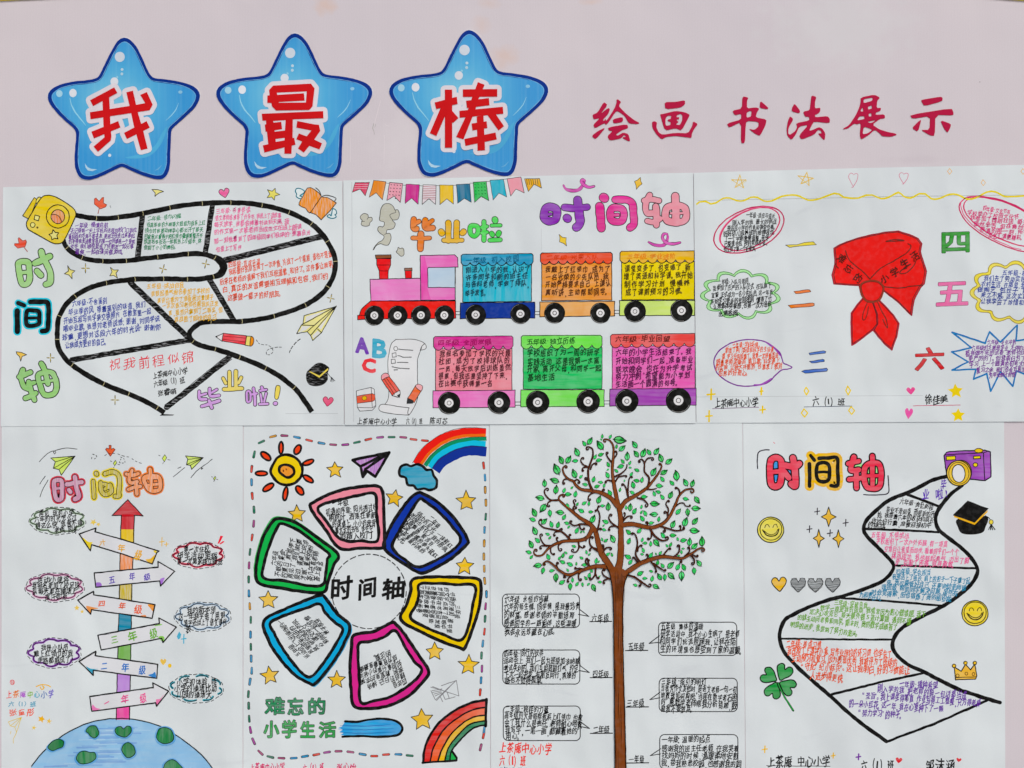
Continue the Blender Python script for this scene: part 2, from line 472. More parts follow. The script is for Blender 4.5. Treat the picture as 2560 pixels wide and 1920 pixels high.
# pencil scratch and specks on the wall
SHEET[0] = 0.00002
view(640, 0, 640)
d = draw('scuff_mark', bpy.data.objects['wall'], None)
d.line([(1020, 1065), (1012, 1090), (1008, 1110), (1014, 1128)], 4, '8d9088', smooth=True); d.line([(1030, 1072), (1034, 1086), (1026, 1100)], 3, '9a9c95', smooth=True); d.line([(1018, 1130), (1022, 1160)], 5, 'aaa5a5')
d.line([(1075, 870), (1045, 990), (1020, 1080)], 3, 'd6cfd2', smooth=True); d.line([(1110, 1070), (1130, 1085), (1150, 1090)], 3, 'd4ced1', smooth=True)
d.line([(820, 1190), (815, 1300), (818, 1400)], 3, 'd4ced1'); d.line([(1110, 1170), (1108, 1300), (1106, 1420)], 3, 'd4ced1')
view(1920, 160, 640)
d.fill(ellipse(1830, 155, 4, 5), '8d8488')
d.build()

# ================================================================== sheets of paper
def paper_material():
    m, nt, p, geo = base_mat('drawing_paper', 0.7, 0.2, 1.0)
    L = nt.links.new
    a = N(nt, 'ShaderNodeTexNoise'); a.inputs['Scale'].default_value = 5.0; a.inputs['Detail'].default_value = 5.0; L(geo.outputs['Position'], a.inputs[0])
    r = N(nt, 'ShaderNodeMapRange'); r.inputs['From Min'].default_value = 0.35; r.inputs['From Max'].default_value = 0.7; L(a.outputs[0], r.inputs[0])
    c = mix(nt, r.outputs[0], rgb('cdd6d7'), rgb('c8d0d2'))
    f = N(nt, 'ShaderNodeTexNoise'); f.inputs['Scale'].default_value = 900.0; f.inputs['Detail'].default_value = 3.0; L(geo.outputs['Position'], f.inputs[0])
    fr = N(nt, 'ShaderNodeMapRange'); fr.inputs['From Min'].default_value = 0.35; fr.inputs['From Max'].default_value = 0.75; fr.inputs['To Max'].default_value = 0.14; L(f.outputs[0], fr.inputs[0])
    c = mix(nt, fr.outputs[0], c, rgb('b9bec0'))
    # rubbed-out pencil smudges
    s = N(nt, 'ShaderNodeTexNoise'); s.inputs['Scale'].default_value = 16.0; s.inputs['Detail'].default_value = 5.0; s.inputs['Distortion'].default_value = 1.0
    mp = N(nt, 'ShaderNodeMapping'); mp.inputs['Scale'].default_value = (0.6, 1, 1.8); mp.inputs['Location'].default_value = (3.3, 0, 1.1); L(geo.outputs['Position'], mp.inputs[0]); L(mp.outputs[0], s.inputs[0])
    sr = N(nt, 'ShaderNodeMapRange'); sr.inputs['From Min'].default_value = 0.66; sr.inputs['From Max'].default_value = 0.8; sr.inputs['To Max'].default_value = 0.30; L(s.outputs[0], sr.inputs[0])
    c = mix(nt, sr.outputs[0], c, rgb('a9afb6'))
    L(c, p.inputs['Base Color'])
    return m
PM = paper_material()
def sheet(parent, corners, depth, lift=(0, 0, 0, 0), top=()):
    """corners TL TR BR BL in sheet units; a hand-cut sheet 0.2 mm thick, edges slightly off the wall.
    lift = how far the last 6 mm of each side (T, R, B, L) curl forward (m)"""
    SHEET[0] = depth
    tl, tr, br, bl = corners
    nx, ny = 44, 32
    V, F = [], []
    us = [0, .004, .008] + [.008 + .984 * i / (nx - 6) for i in range(1, nx - 6)] + [.992, .996, 1]
    vs_ = [0, .005, .010] + [.010 + .980 * i / (ny - 6) for i in range(1, ny - 6)] + [.990, .995, 1]
    sd_ = random.random() * 90
    for v in vs_:
        for u in us:
            x = (tl[0] * (1 - u) + tr[0] * u) * (1 - v) + (bl[0] * (1 - u) + br[0] * u) * v
            y = (tl[1] * (1 - u) + tr[1] * u) * (1 - v) + (bl[1] * (1 - u) + br[1] * u) * v
            if v < 1e-6 and top: y += top[0] * math.sin(PI * u)
            d_ = depth
            e = 0.0
            for t, l in ((v / .01, lift[0]), ((1 - u) / .008, lift[1]), ((1 - v) / .01, lift[2]), (u / .008, lift[3])):
                if t < 1: e = max(e, l * (1 - t) ** 2 * (0.55 + 0.45 * wob((u + v) * 7, sd_)))
            V.append((WX(x), -(d_ + e), WZ(y)))
    W_ = len(us); H_ = len(vs_); n0 = len(V)
    V += [(a, b + 0.0002, c) for a, b, c in V]
    for j in range(H_ - 1):
        for i in range(W_ - 1):
            a = j * W_ + i
            F.append((a, a + W_, a + W_ + 1, a + 1)); F.append((n0 + a, n0 + a + 1, n0 + a + W_ + 1, n0 + a + W_))
    rim = list(range(W_)) + [j * W_ + W_ - 1 for j in range(1, H_)] + [(H_ - 1) * W_ + i for i in range(W_ - 2, -1, -1)] + [j * W_ for j in range(H_ - 2, 0, -1)]
    for i in range(len(rim)):
        a, b = rim[i], rim[(i + 1) % len(rim)]; F.append((a, b, n0 + b, n0 + a))
    o = link_mesh('paper_sheet', V, F, [PM], parent, (WX((tl[0] + br[0]) / 2), -depth, WZ((tl[1] + br[1]) / 2)))
    return o

# ================================================================== three cut-out stars with a word each
def star_material():
    m, nt, p, geo = base_mat('printed_star_blue', 0.42, 0.35, 0.2)
    L = nt.links.new
    tc = N(nt, 'ShaderNodeTexCoord')
    mp = N(nt, 'ShaderNodeMapping'); mp.inputs['Scale'].default_value = (1 / 0.078, 0, 1 / 0.07); mp.inputs['Location'].default_value = (0.12, 0, -0.12); L(tc.outputs['Object'], mp.inputs[0])
    ln = N(nt, 'ShaderNodeVectorMath', operation='LENGTH'); L(mp.outputs[0], ln.inputs[0])
    q = N(nt, 'ShaderNodeTexNoise'); q.inputs['Scale'].default_value = 16.0; q.inputs['Detail'].default_value = 2.0; L(tc.outputs['Object'], q.inputs[0])
    ad = N(nt, 'ShaderNodeMath', operation='MULTIPLY_ADD'); L(q.outputs[0], ad.inputs[0]); ad.inputs[1].default_value = 0.5; L(ln.outputs['Value'], ad.inputs[2])
    cr = N(nt, 'ShaderNodeValToRGB'); cr.color_ramp.elements[0].position = 0.25; cr.color_ramp.elements[0].color = rgb('74b3cb')
    cr.color_ramp.elements[1].position = 1.35 / 1.6; cr.color_ramp.elements[1].color = rgb('3b8abb')
    e = cr.color_ramp.elements.new(0.52); e.color = rgb('539fc4')
    sc = N(nt, 'ShaderNodeMath', operation='MULTIPLY'); sc.inputs[1].default_value = 1 / 1.6; L(ad.outputs[0], sc.inputs[0]); L(sc.outputs[0], cr.inputs[0])
    # ink-jet banding
    mp2 = N(nt, 'ShaderNodeMapping'); mp2.inputs['Scale'].default_value = (260, 1, 2.5); L(tc.outputs['Object'], mp2.inputs[0])
    b = N(nt, 'ShaderNodeTexNoise'); b.inputs['Scale'].default_value = 1.0; b.inputs['Detail'].default_value = 2.0; L(mp2.outputs[0], b.inputs[0])
    br = N(nt, 'ShaderNodeMapRange'); br.inputs['From Min'].default_value = 0.45; br.inputs['From Max'].default_value = 0.8; br.inputs['To Max'].default_value = 0.12; L(b.outputs[0], br.inputs[0])
    L(mix(nt, br.outputs[0], cr.outputs[0], rgb('9fcbd9')), p.inputs['Base Color'])
    return m
MATS['starprint'] = star_material()
STAR = [(1075, 327), (1120, 345), (1175, 410), (1215, 490), (1265, 600), (1300, 658), (1345, 685), (1450, 698), (1590, 724), (1690, 765), (1728, 822), (1700, 900), (1620, 985), (1530, 1065), (1480, 1120), (1472, 1200), (1466, 1330), (1460, 1450), (1430, 1528), (1375, 1547), (1250, 1515), (1130, 1465), (1052, 1436), (950, 1480), (830, 1535), (750, 1553), (690, 1530), (657, 1450), (655, 1330), (665, 1200), (665, 1150), (638, 1100), (560, 1030), (490, 960), (435, 890), (415, 838), (432, 790), (500, 747), (620, 717), (760, 702), (830, 685), (870, 650), (920, 550), (980, 430), (1030, 352)]
STAR_BOX = (415, 327, 1728, 1553)
WORDS = {
 '我': ((0, 0), [
  ([(782, 868), (990, 757), (1017, 805), (808, 918)], []),
  ([(888, 855), (947, 845), (952, 940), (958, 1100), (966, 1180), (960, 1215), (850, 1313), (812, 1268), (906, 1188), (898, 1100)], []),
  ([(780, 972), (1180, 908), (1258, 893), (1215, 822), (1272, 797), (1322, 907), (1295, 955), (786, 1032)], []),
  ([(793, 1140), (1025, 1048), (1043, 1103), (815, 1198)], []),
  ([(1095, 800), (1152, 785), (1190, 960), (1240, 1130), (1278, 1285), (1220, 1300), (1160, 1090), (1130, 950)], []),
  ([(1075, 1150), (1270, 1048), (1297, 1105), (1100, 1203)], [])]),
 '最': ((640, 0), [
  ([(150, 742), (475, 725), (508, 765), (490, 920), (462, 952), (175, 957), (140, 920), (135, 892), (100, 890), (100, 828), (120, 825), (115, 780)], [[(182, 803), (440, 792), (433, 888), (200, 890), (200, 884), (422, 872), (416, 808), (185, 822)]]),
  ([(52, 985), (582, 962), (585, 1023), (58, 1045)], []),
  ([(88, 1035), (320, 1030), (318, 1195), (332, 1193), (343, 1252), (312, 1260), (308, 1330), (247, 1330), (247, 1275), (75, 1320), (62, 1258), (108, 1248), (97, 1140), (85, 1140), (78, 1080), (90, 1075)], [[(150, 1048), (258, 1040), (252, 1130), (163, 1140), (163, 1128), (228, 1118), (220, 1055), (155, 1062)], [(170, 1203), (250, 1193), (248, 1215), (173, 1228)]]),
  ([(358, 1048), (515, 1078), (545, 1080), (557, 1132), (505, 1208), (572, 1240), (550, 1293), (462, 1262), (415, 1320), (365, 1285), (400, 1225), (350, 1205), (372, 1155), (440, 1180), (480, 1130), (350, 1105)], [])]),
 '棒': ((920, 0), [
  ([(665, 777), (728, 777), (728, 1278), (665, 1278)], []), ([(577, 888), (768, 838), (775, 900), (590, 945)], []),
  ([(632, 925), (700, 925), (592, 1177), (535, 1152)], []), ([(728, 960), (782, 1022), (735, 1065), (690, 1010)], []),
  ([(950, 712), (1008, 735), (950, 870), (930, 945), (872, 1090), (825, 1207), (762, 1185), (840, 1020), (880, 900), (905, 830)], []),
  ([(820, 775), (1117, 772), (1117, 837), (820, 840)], []), ([(848, 873), (1045, 850), (1050, 912), (855, 935)], []),
  ([(790, 960), (1165, 925), (1170, 985), (792, 1020)], []), ([(1040, 985), (1105, 990), (1175, 1092), (1128, 1130), (1035, 1000)], []),
  ([(940, 1010), (998, 1000), (1012, 1300), (947, 1305)], []), ([(895, 1070), (1025, 1050), (1032, 1108), (903, 1130)], []),
  ([(833, 1203), (1102, 1147), (1113, 1207), (842, 1263)], [])]),
}
def star_sign(word, bx, label):
    """bx = outline box x0, y0, x1, y1"""
    cx, cy = (bx[0] + bx[2]) / 2, (bx[1] + bx[3]) / 2
    r = root('star_sign', label, 'star sign', cx, cy, 'blue star signs on the pink wall')
    fx = (bx[2] - bx[0]) / (STAR_BOX[2] - STAR_BOX[0]); fy = (bx[3] - bx[1]) / (STAR_BOX[3] - STAR_BOX[1])
    def T(P, k=1.0): return [(bx[0] + (1071 + (x - 1071) * k - STAR_BOX[0]) * fx, bx[1] + (980 + (y - 980) * k - STAR_BOX[1]) * fy) for x, y in P]
    VW[:] = [0, 0, 1.0]
    P = catmull(T(STAR, 1.006), True, 5)
    th = 0.0006
    # the card the star is printed on: face, back and rim
    n = len(P); tri = tessellate_polygon([[Vector((p[0], p[1], 0)) for p in P]])
    Vv = [(WX(x), -th, WZ(y)) for x, y in P] + [(WX(x), -0.00001, WZ(y)) for x, y in P]
    Ff = []
    for t in tri:
        a, b, c = (P[i] for i in t); ar = (b[0] - a[0]) * (c[1] - a[1]) - (b[1] - a[1]) * (c[0] - a[0])
        t = tuple(t[::-1]) if ar > 0 else tuple(t)
        Ff.append(t); Ff.append(tuple(i + n for i in t[::-1]))
    Ff += [(i, (i + 1) % n, (i + 1) % n + n, i + n) for i in range(n)]
    link_mesh('star_card', Vv, Ff, [PM], r, (WX(cx), 0, WZ(cy)))
    SHEET[0] = th
    o = draw('star_print', r)
    o.fill(catmull(T(STAR, 0.985), True, 5), '4f9fc4', 'starprint'); o.build()
    e = draw('star_outline', r, base=6); e.line(catmull(T(STAR, 0.976), True, 5), 9.6, '0f2f72', True, False, jit=0.25, var=.05, kind='print'); e.line(catmull(T(STAR, 0.944), True, 6), 1.3, '77a6c8', True, False, jit=0.3, var=.5, kind='print'); e.build()
    h = draw('star_highlight', r, base=16)
    w = 'c3cdd6'
    def el(x, y, a, b, c=w):
        g_ = draw('star_highlight', r, base=16); g_.fill(T(ellipse(x, y, a, b)), c, 'print'); g_.build()
    el(1037, 493, 43, 44); el(1057, 602, 12, 12, 'b4cbd6'); el(1055, 640, 12, 13, 'a9c6d3'); el(1015, 668, 9, 10, '93c0d2'); el(990, 706, 34, 36, 'cdd3da'); el(515, 810, 28, 30, '9dc4d4'); el(633, 805, 32, 36, 'cfd6dc'); el(1560, 797, 18, 14, '8ab8cf')
    h = draw('shine_line', r, base=20); h.line(T([(608, 850), (620, 905), (655, 975), (700, 1030), (742, 1085)]), 3.4, '90c2d4', smooth=True, taper=.6, kind='print'); h.build(); h = draw('shine_line', r, base=20); h.line(T([(1545, 890), (1520, 950), (1480, 1000), (1435, 1042)]), 2.6, '8dbfd4', smooth=True, taper=.7, kind='print')
    h.build(); h = draw('shine_patch', r, base=20); h.fill(T([(735, 1412), (760, 1445), (790, 1460), (842, 1464), (800, 1480), (762, 1474), (742, 1450)]), 'a9c8d8', 'print', True); h.build(); h = draw('shine_line', r, base=20); h.line(T([(1400, 1430), (1370, 1462), (1340, 1474)]), 3, '6fa6c6', smooth=True, taper=.7, kind='print'); el(950, 1343, 13, 14, 'c3d3dc')
    h.build(); h = draw('shine_patch', r, base=10); h.fill(T([(1450, 1090), (1400, 1150), (1360, 1230), (1300, 1290), (1180, 1340), (1080, 1362), (1180, 1372), (1290, 1350), (1370, 1280), (1420, 1190)]), '57a0c2', 'print', True)
    h.build()
    (ox, oy), polys = WORDS[word]
    view(ox, oy, 640)
    q = draw('character_border', r, base=36)
    for pl, hl in polys: q.line(pl, 76, 'cfcbd1', True, jit=0.1, var=.02, kind='print')
    for pl, hl in polys: q.fill(pl, 'cfcbd1', 'print')
    q.build()
    q = draw('word_character', r, base=36 + q.n)
    for pl, hl in polys: q.fill(pl, 'a91b1f', 'print', holes=hl)
    q.build()
star_sign('我', (120, 94.6, 500, 449.4), 'blue star sign with the red character 我, leftmost of the three stars')
star_sign('最', (541, 84, 931, 444.5), 'blue star sign with the red character 最, between the other two stars')
star_sign('棒', (973, 76, 1370.5, 441.5), 'blue star sign with the red character 棒, nearest the crimson lettering')

# ================================================================== six crimson characters stuck on the wall
CH = [
 ('绘', 1400, [([(378,328),(412,355),(350,432),(415,380),(432,390),(418,430),(368,485),(383,492),(390,470),(400,495),(468,390),(490,330),(487,310),(500,305),(528,328),(512,355),(512,370),(570,430),(640,485),(688,510),(670,520),(600,515),(583,495),(560,450),(500,408),(478,415),(420,505),(395,528),(385,510),(300,558),(287,525),(345,468),(290,480),(279,440),(325,420)],[]),
  ([(395,548),(330,628),(303,650),(273,622),(330,578)],[]),([(455,478),(540,458),(545,490),(530,505),(462,515)],[]),
  ([(415,548),(580,520),(590,555),(535,572),(480,612),(500,620),(545,592),(590,605),(607,665),(590,668),(540,640),(545,632),(570,630),(555,612),(525,645),(430,663),(408,625),(455,580),(420,575)],[])]),
 ('画', 1400, [([(902,330),(1000,328),(1080,313),(1080,350),(1040,378),(910,392)],[]),
  ([(865,435),(900,430),(1000,405),(1080,418),(1120,438),(1115,455),(1050,577),(1000,555),(905,577),(870,455)],[[(912,470),(930,447),(962,448),(955,475),(932,480),(930,495),(955,500),(955,527),(920,535),(910,520)],[(1005,447),(1040,430),(1057,445),(1055,490),(1035,528),(1005,525),(1008,515),(1025,500),(1010,492),(1010,480),(1028,478),(1030,460),(1010,462)]]),
  ([(795,500),(820,495),(838,507),(832,545),(850,590),(885,612),(1000,595),(1105,600),(1140,540),(1150,495),(1192,520),(1160,560),(1140,600),(1135,640),(1100,635),(1000,622),(920,630),(877,653),(830,605),(797,550)],[])]),
 ('书', 1400, [([(1575,280),(1628,290),(1615,320),(1615,385),(1690,375),(1722,385),(1700,420),(1690,462),(1785,480),(1775,530),(1740,600),(1722,622),(1680,600),(1630,560),(1680,570),(1715,540),(1715,500),(1610,492),(1602,560),(1598,683),(1562,685),(1565,500),(1460,552),(1440,515),(1565,480),(1565,430),(1510,445),(1487,405),(1572,385)],[[(1612,420),(1645,405),(1655,412),(1650,455),(1612,465)]]),
  ([(1728,330),(1740,325),(1803,382),(1790,392),(1725,380)],[])]),
 ('法', 1920, [([(228,340),(278,405),(270,428),(205,410),(205,385)],[]),([(190,452),(220,478),(175,555),(175,605),(190,612),(235,580),(252,545),(242,512),(358,488),(355,458),(318,455),(302,412),(360,400),(368,330),(375,272),(418,285),(405,330),(405,385),(452,378),(450,410),(430,432),(405,440),(408,462),(515,450),(535,480),(530,512),(400,498),(385,515),(355,575),(375,575),(440,545),(470,560),(495,600),(490,655),(478,655),(430,600),(465,600),(455,575),(430,570),(400,610),(288,655),(267,618),(350,525),(270,540),(240,610),(202,658),(165,620),(160,560),(172,490)],[])]),
 ('展', 1920, [([(800,290),(915,265),(968,290),(942,320),(938,382),(975,378),(972,405),(932,420),(928,440),(1005,435),(1012,470),(965,475),(900,525),(960,565),(1040,590),(1100,600),(1112,613),(1060,630),(985,625),(965,600),(920,568),(870,615),(802,655),(792,610),(802,512),(765,522),(745,515),(690,558),(650,565),(648,558),(700,530),(760,440),(790,370),(800,330)],
   [[(825,305),(900,290),(905,305),(895,320),(825,340)],[(862,370),(895,358),(898,385),(865,395)],[(797,410),(815,375),(822,395),(822,412)],[(868,430),(893,425),(893,452),(870,455)],[(768,488),(792,452),(832,452),(833,475),(815,480)],[(855,500),(935,484),(898,508),(880,510)],[(828,540),(905,568),(860,600),(815,608)]])]),
 ('示', 1920, [([(1325,310),(1490,283),(1508,292),(1505,322),(1350,365),(1325,325)],[]),([(1227,440),(1585,382),(1602,420),(1600,445),(1445,440),(1440,622),(1400,618),(1318,570),(1395,570),(1400,450),(1245,475)],[]),([(1325,478),(1295,588),(1243,555),(1290,505)],[]),([(1487,485),(1580,518),(1575,550),(1550,595),(1520,560)],[])])]
def chaikin(P):
    out = []
    for i in range(len(P)):
        a, b = P[i], P[(i + 1) % len(P)]
        out += [(a[0] * .82 + b[0] * .18, a[1] * .82 + b[1] * .18), (a[0] * .18 + b[0] * .82, a[1] * .18 + b[1] * .82)]
    return out
vin = plain_mat('crimson_vinyl', '98123c', 0.5, 0.12)
vinl = plain_mat('pink_vinyl_backing', 'd08aa2', 0.5, 0.3)
NB = ['leftmost crimson character 绘, nearest the star signs', 'crimson character 画 standing second in the row of lettering', 'crimson character 书 after the wide gap in the lettering', 'crimson character 法, fourth of the row, with a dot at its upper left', 'crimson character 展, fifth of the row, with sweeping feet', 'crimson character 示, last of the row at the right']
for (c, ox, polys), lb in zip(CH, NB):
    view(ox, 160, 640)
    allx = [S(p) for pl, _ in polys for p in pl]
    cx = sum(p[0] for p in allx) / len(allx); cy = sum(p[1] for p in allx) / len(allx)
    V, F = [], []
    for pl, hl in polys:
        loops = [[S(p) for p in chaikin(pl)]] + [[S(p) for p in chaikin(h)] for h in hl]
        tr = tessellate_polygon([[Vector((p[0], p[1], 0)) for p in l] for l in loops])
        fl = [p for l in loops for p in l]; b = len(V); n = len(fl)
        V += [(WX(x), -0.0005, WZ(y)) for x, y in fl] + [(WX(x), -0.00001, WZ(y)) for x, y in fl]
        for t in tr:
            p0, p1, p2 = (fl[i] for i in t); ar = (p1[0] - p0[0]) * (p2[1] - p0[1]) - (p1[1] - p0[1]) * (p2[0] - p0[0])
            F.append(tuple(b + i for i in (t[::-1] if ar > 0 else t)))
        k = b
        for l in loops:
            m = len(l)
            F += [(k + i, k + (i + 1) % m, k + (i + 1) % m + n, k + i + n) for i in range(m)]; k += m
    o = link_mesh('wall_character', V, F, [vin], None, (WX(cx), 0, WZ(cy)))
    tag(o, lb, 'lettering', 'crimson characters stuck on the pink wall')
# ================================================================== helpers for small drawn things
def cv(x0, y0, w, pts):
    s = w / 2212.0
    return [(x0 + p[0] * s, y0 + p[1] * s) for p in pts]
def dstar(par, x, y, r, col='d9c022', line='555', wd=5, rot=-90, k=.45, kind='marker', base=0, jit=.08, label=None):
    d = draw('drawn_star', par, label, base); P = star_pts(x, y, r, rot, k, 5, jit); d.fill(P, col, kind)
    if line: d.line(P, wd, line, True, jit=.3)
    return d.build()
def dheart(par, x, y, w, h, rot=0, col='d95c8e', line='444', wd=6, kind='marker', label=None):
    d = draw('drawn_heart', par, label); P = catmull(heart_pts(x, y, w, h, rot), True)
    if col: d.fill(P, col, kind)
    if line: d.line(P, wd, line, True, jit=.3)
    return d.build()
def sparkle4(par, pts, col='e0d48a', line='333', wd=8, kind='marker', label=None):
    d = draw('drawn_sparkle', par, label); d.fill(pts, col, kind)
    if line: d.line(pts, wd, line, True, jit=.3)
    return d.build()
def petal4(par, x, y, r, rot=0, col='3a382a', yc='c9b84a'):
    d = draw('drawn_flower', par)
    for i in range(4):
        a = math.radians(rot + 90 * i); L_ = r * (1 if i % 2 else .85)
        d.line([(x + math.cos(a) * r * .15, y + math.sin(a) * r * .15), (x + math.cos(a) * L_ * .6, y + math.sin(a) * L_ * .6), (x + math.cos(a) * L_, y + math.sin(a) * L_)], r * .26, col, jit=.2, taper=.5)
    for i in range(4):
        a = math.radians(rot + 90 * i); d.line([(x + math.cos(a) * r * .05, y + math.sin(a) * r * .05), (x + math.cos(a) * r * .75, y + math.sin(a) * r * .75)], r * .08, yc, jit=.1)
    return d.build()
def near(path, p):
    b = min(range(len(path)), key=lambda i: (path[i][0] - p[0]) ** 2 + (path[i][1] - p[1]) ** 2)
    a = path[max(0, b - 1)]; c = path[min(len(path) - 1, b + 1)]
    l = math.hypot(c[0] - a[0], c[1] - a[1]) or 1
    return path[b], ((c[0] - a[0]) / l, (c[1] - a[1]) / l)

# ================================================================== POSTER 1: black film-strip road
p1 = root('hand_drawn_poster', 'poster of a looping black film road running out of a yellow camera', 'poster', 433, 762, 'hand drawn posters in two rows')
sheet(p1, ((9, 468.5), (856.3, 452.5), (860.3, 1063), (3.5, 1066)), 0.0012, (0, 0, 0, .0003), (-1.5,))
A_, B_, C_, D_ = (0, 450, 480), (430, 450, 480), (0, 720, 480), (430, 720, 480)
def vA(): view(*A_)
def vB(): view(*B_)
def vC(): view(*C_)
def vD(): view(*D_)
roadA = cv(*A_, [(860, 400), (1000, 430), (1130, 445), (1300, 440), (1500, 412), (1650, 385), (1900, 335)]) + cv(*B_, [(150, 292), (350, 272), (500, 264), (680, 263), (870, 270), (1040, 292), (1200, 328), (1350, 375), (1500, 440), (1620, 515), (1720, 610), (1800, 720), (1858, 840), (1885, 940), (1875, 1060), (1830, 1180), (1750, 1290), (1650, 1375), (1540, 1440), (1370, 1510), (1180, 1568), (1000, 1605), (810, 1628), (620, 1632)]) + cv(*D_, [(450, 388), (350, 400), (268, 445), (212, 505), (205, 560), (245, 615), (350, 668), (500, 703), (640, 747), (780, 797), (930, 855), (1080, 925), (1230, 1010), (1350, 1100), (1430, 1170), (1500, 1260), (1570, 1360), (1615, 1428)])
roadB = cv(*A_, [(735, 690), (752, 745), (800, 805), (870, 853), (950, 895), (1060, 925), (1200, 936), (1330, 938), (1460, 933), (1600, 915), (1820, 890), (2000, 872)]) + cv(*B_, [(190, 852), (330, 852), (440, 872), (520, 912), (575, 975), (585, 1020), (555, 1075), (490, 1112), (350, 1138), (180, 1145), (0, 1140)]) + cv(*A_, [(1750, 1142), (1560, 1145), (1400, 1162), (1230, 1187), (1100, 1222), (980, 1272), (870, 1340), (770, 1432), (705, 1540)]) + cv(*C_, [(680, 350), (668, 440), (665, 560), (667, 640), (705, 740), (780, 840), (850, 900), (1000, 1000), (1200, 1105), (1350, 1170), (1500, 1225), (1650, 1290), (1800, 1370), (1900, 1435)])
BLK = '1b1b18'
def divider(P0, P1_, w, v):
    view(*v); d = draw('road_divider', p1, base=0)
    d.line([P0, P1_], w, '20211f', jit=1.0, var=.1, kind='scribble')
    dx, dy = P1_[0] - P0[0], P1_[1] - P0[1]; L_ = math.hypot(dx, dy); nx, ny = -dy / L_, dx / L_
    for s in (-.5, .5): d.line([(P0[0] + nx * w * s, P0[1] + ny * w * s), (P1_[0] + nx * w * s, P1_[1] + ny * w * s)], 7, '161614', jit=.9)
    d.build()
divider((1647, 390), (1592, 890), 56, A_); divider((470, 285), (388, 835), 54, B_); divider((1730, 650), (610, 928), 62, B_); divider((440, 1150), (722, 1625), 58, B_)
divider((1500, -68), (2170, 570), 58, C_); divider((820, 832), (2190, 600), 56, C_); divider((670, 795), (-60, 1375), 60, D_)
rd = draw('film_road', p1, 'looping black film strip road', base=14)
for R in (roadA, roadB):
    rd.line(catmull(R, False, 6), 12.6, BLK, raw=True, jit=.55, var=.09, cap=False)
rd.line(catmull(cv(*B_, [(500, 885), (570, 940), (600, 1015), (560, 1085), (500, 1115)]), False, 5), 19, BLK, raw=True, jit=.4, taper=.35)
rd.fill([(405, 1035), (437, 1036.5), (433, 1038.5), (400, 1039)], BLK, raw=True)
rd.build()
for R, ps in ((roadA, cv(*A_, [(1115, 445), (1365, 430), (1655, 380), (1970, 325)]) + cv(*B_, [(345, 270), (678, 262), (1040, 285), (1355, 375), (1605, 510), (1790, 705), (1880, 940), (1785, 1220), (1545, 1440), (1185, 1570), (810, 1625), (450, 1632)]) + cv(*D_, [(240, 610), (500, 700), (780, 795), (1080, 925), (1405, 1155)])),
              (roadB, cv(*A_, [(765, 790), (955, 895), (1188, 932), (1460, 930), (1820, 890), (2172, 850), (1230, 1180), (1565, 1140), (1895, 1140), (2165, 1145), (865, 1340), (690, 1570)]) + cv(*B_, [(500, 880), (480, 1110)]) + cv(*C_, [(665, 595), (825, 895), (1200, 1105), (1490, 1220), (1815, 1380)]))):
    RR = catmull(R, False, 3)
    for p in ps:
        q, t = near(RR, p)
        m = draw('strip_mark', p1, base=40)
        m.line([(q[0] - t[1] * 5.6, q[1] + t[0] * 5.6), (q[0] + 1, q[1]), (q[0] + t[1] * 5.6, q[1] - t[0] * 5.6)], 1.5, 'a8a27c', raw=True, jit=.5)
        m.build()
# camera
vA(); cm = draw('camera_drawing', p1, 'yellow instant camera with a round orange lens', base=40)
cm.shape([(400, 205), (435, 228), (345, 455), (268, 415)], 'cfbd20', '2b2a1c', 9, kind='marker')
cm.shape(ellipse(452, 240, 27, 44, 22), 'd8d070', '2b2a1c', 9)
cm.shape(catmull([(555, 180), (650, 200), (760, 262), (855, 335), (880, 395), (862, 455), (765, 655), (722, 718), (660, 738), (590, 715), (395, 608), (325, 560), (312, 500), (350, 420), (475, 215)], True), 'd2c01c', '2b2a1c', 11, kind='markerd')
cm.shape([(410, 405), (462, 420), (448, 472), (398, 455)], 'ddd68c', '2b2a1c', 10); cm.shape(ellipse(383, 520, 27, 27), 'ddd68c', '2b2a1c', 9); cm.fill(ellipse(438, 550, 12, 12), '5a4a20')
cm.build()
ln_ = draw('camera_lens_drawing', cm.ob, base=60)
ln_.shape(ellipse(672, 422, 132, 134), 'd2c01c', '2b2a1c', 11, kind='marker'); ln_.shape(ellipse(672, 425, 78, 80), 'e39a66', '2b2a1c', 10, kind='pencil')
ln_.fill([(598, 405), (640, 402), (690, 425), (715, 490), (680, 502), (640, 492), (600, 440)], 'db8048', 'pencil'); ln_.line([(598, 405), (640, 402), (690, 425), (718, 488)], 9, '4a3020', smooth=True); ln_.build()
dstar(cm.ob, 630, 638, 60, 'ddd68c', '2b2a1c', 10, -100, .55, base=60)
def leaf3(x, y, s, rot, col='d8541e'):
    d = draw('drawn_leaf', p1); P = [(0, .35), (-.42, .15), (-.5, -.22), (-.4, -.33), (-.12, -.12), (.05, -.45), (.16, -.48), (.24, -.08), (.48, .0), (.44, .18), (.1, .4)]
    c, s_ = math.cos(math.radians(rot)), math.sin(math.radians(rot)); Q = [(x + (a * c - b * s_) * s, y + (a * s_ + b * c) * s) for a, b in P]
    d.shape(Q, col, '7a3418', 6, kind='marker'); d.line([(x + (.0 * c - .38 * s_) * s, y + (.38 * c) * s), (x - .8 * s_ * s, y + .8 * c * s)], 8, '8a3a18'); d.build()
leaf3(1160, 270, 155, 12); leaf3(248, 735, 145, -38, 'cf4520')
sparkle4(p1, [(1755, 112), (1820, 112), (1890, 135), (1840, 150), (1805, 175), (1790, 192), (1792, 150)])
sparkle4(p1, [(785, 990), (815, 1035), (870, 1048), (835, 1080), (835, 1140), (800, 1095), (748, 1082), (795, 1050)])
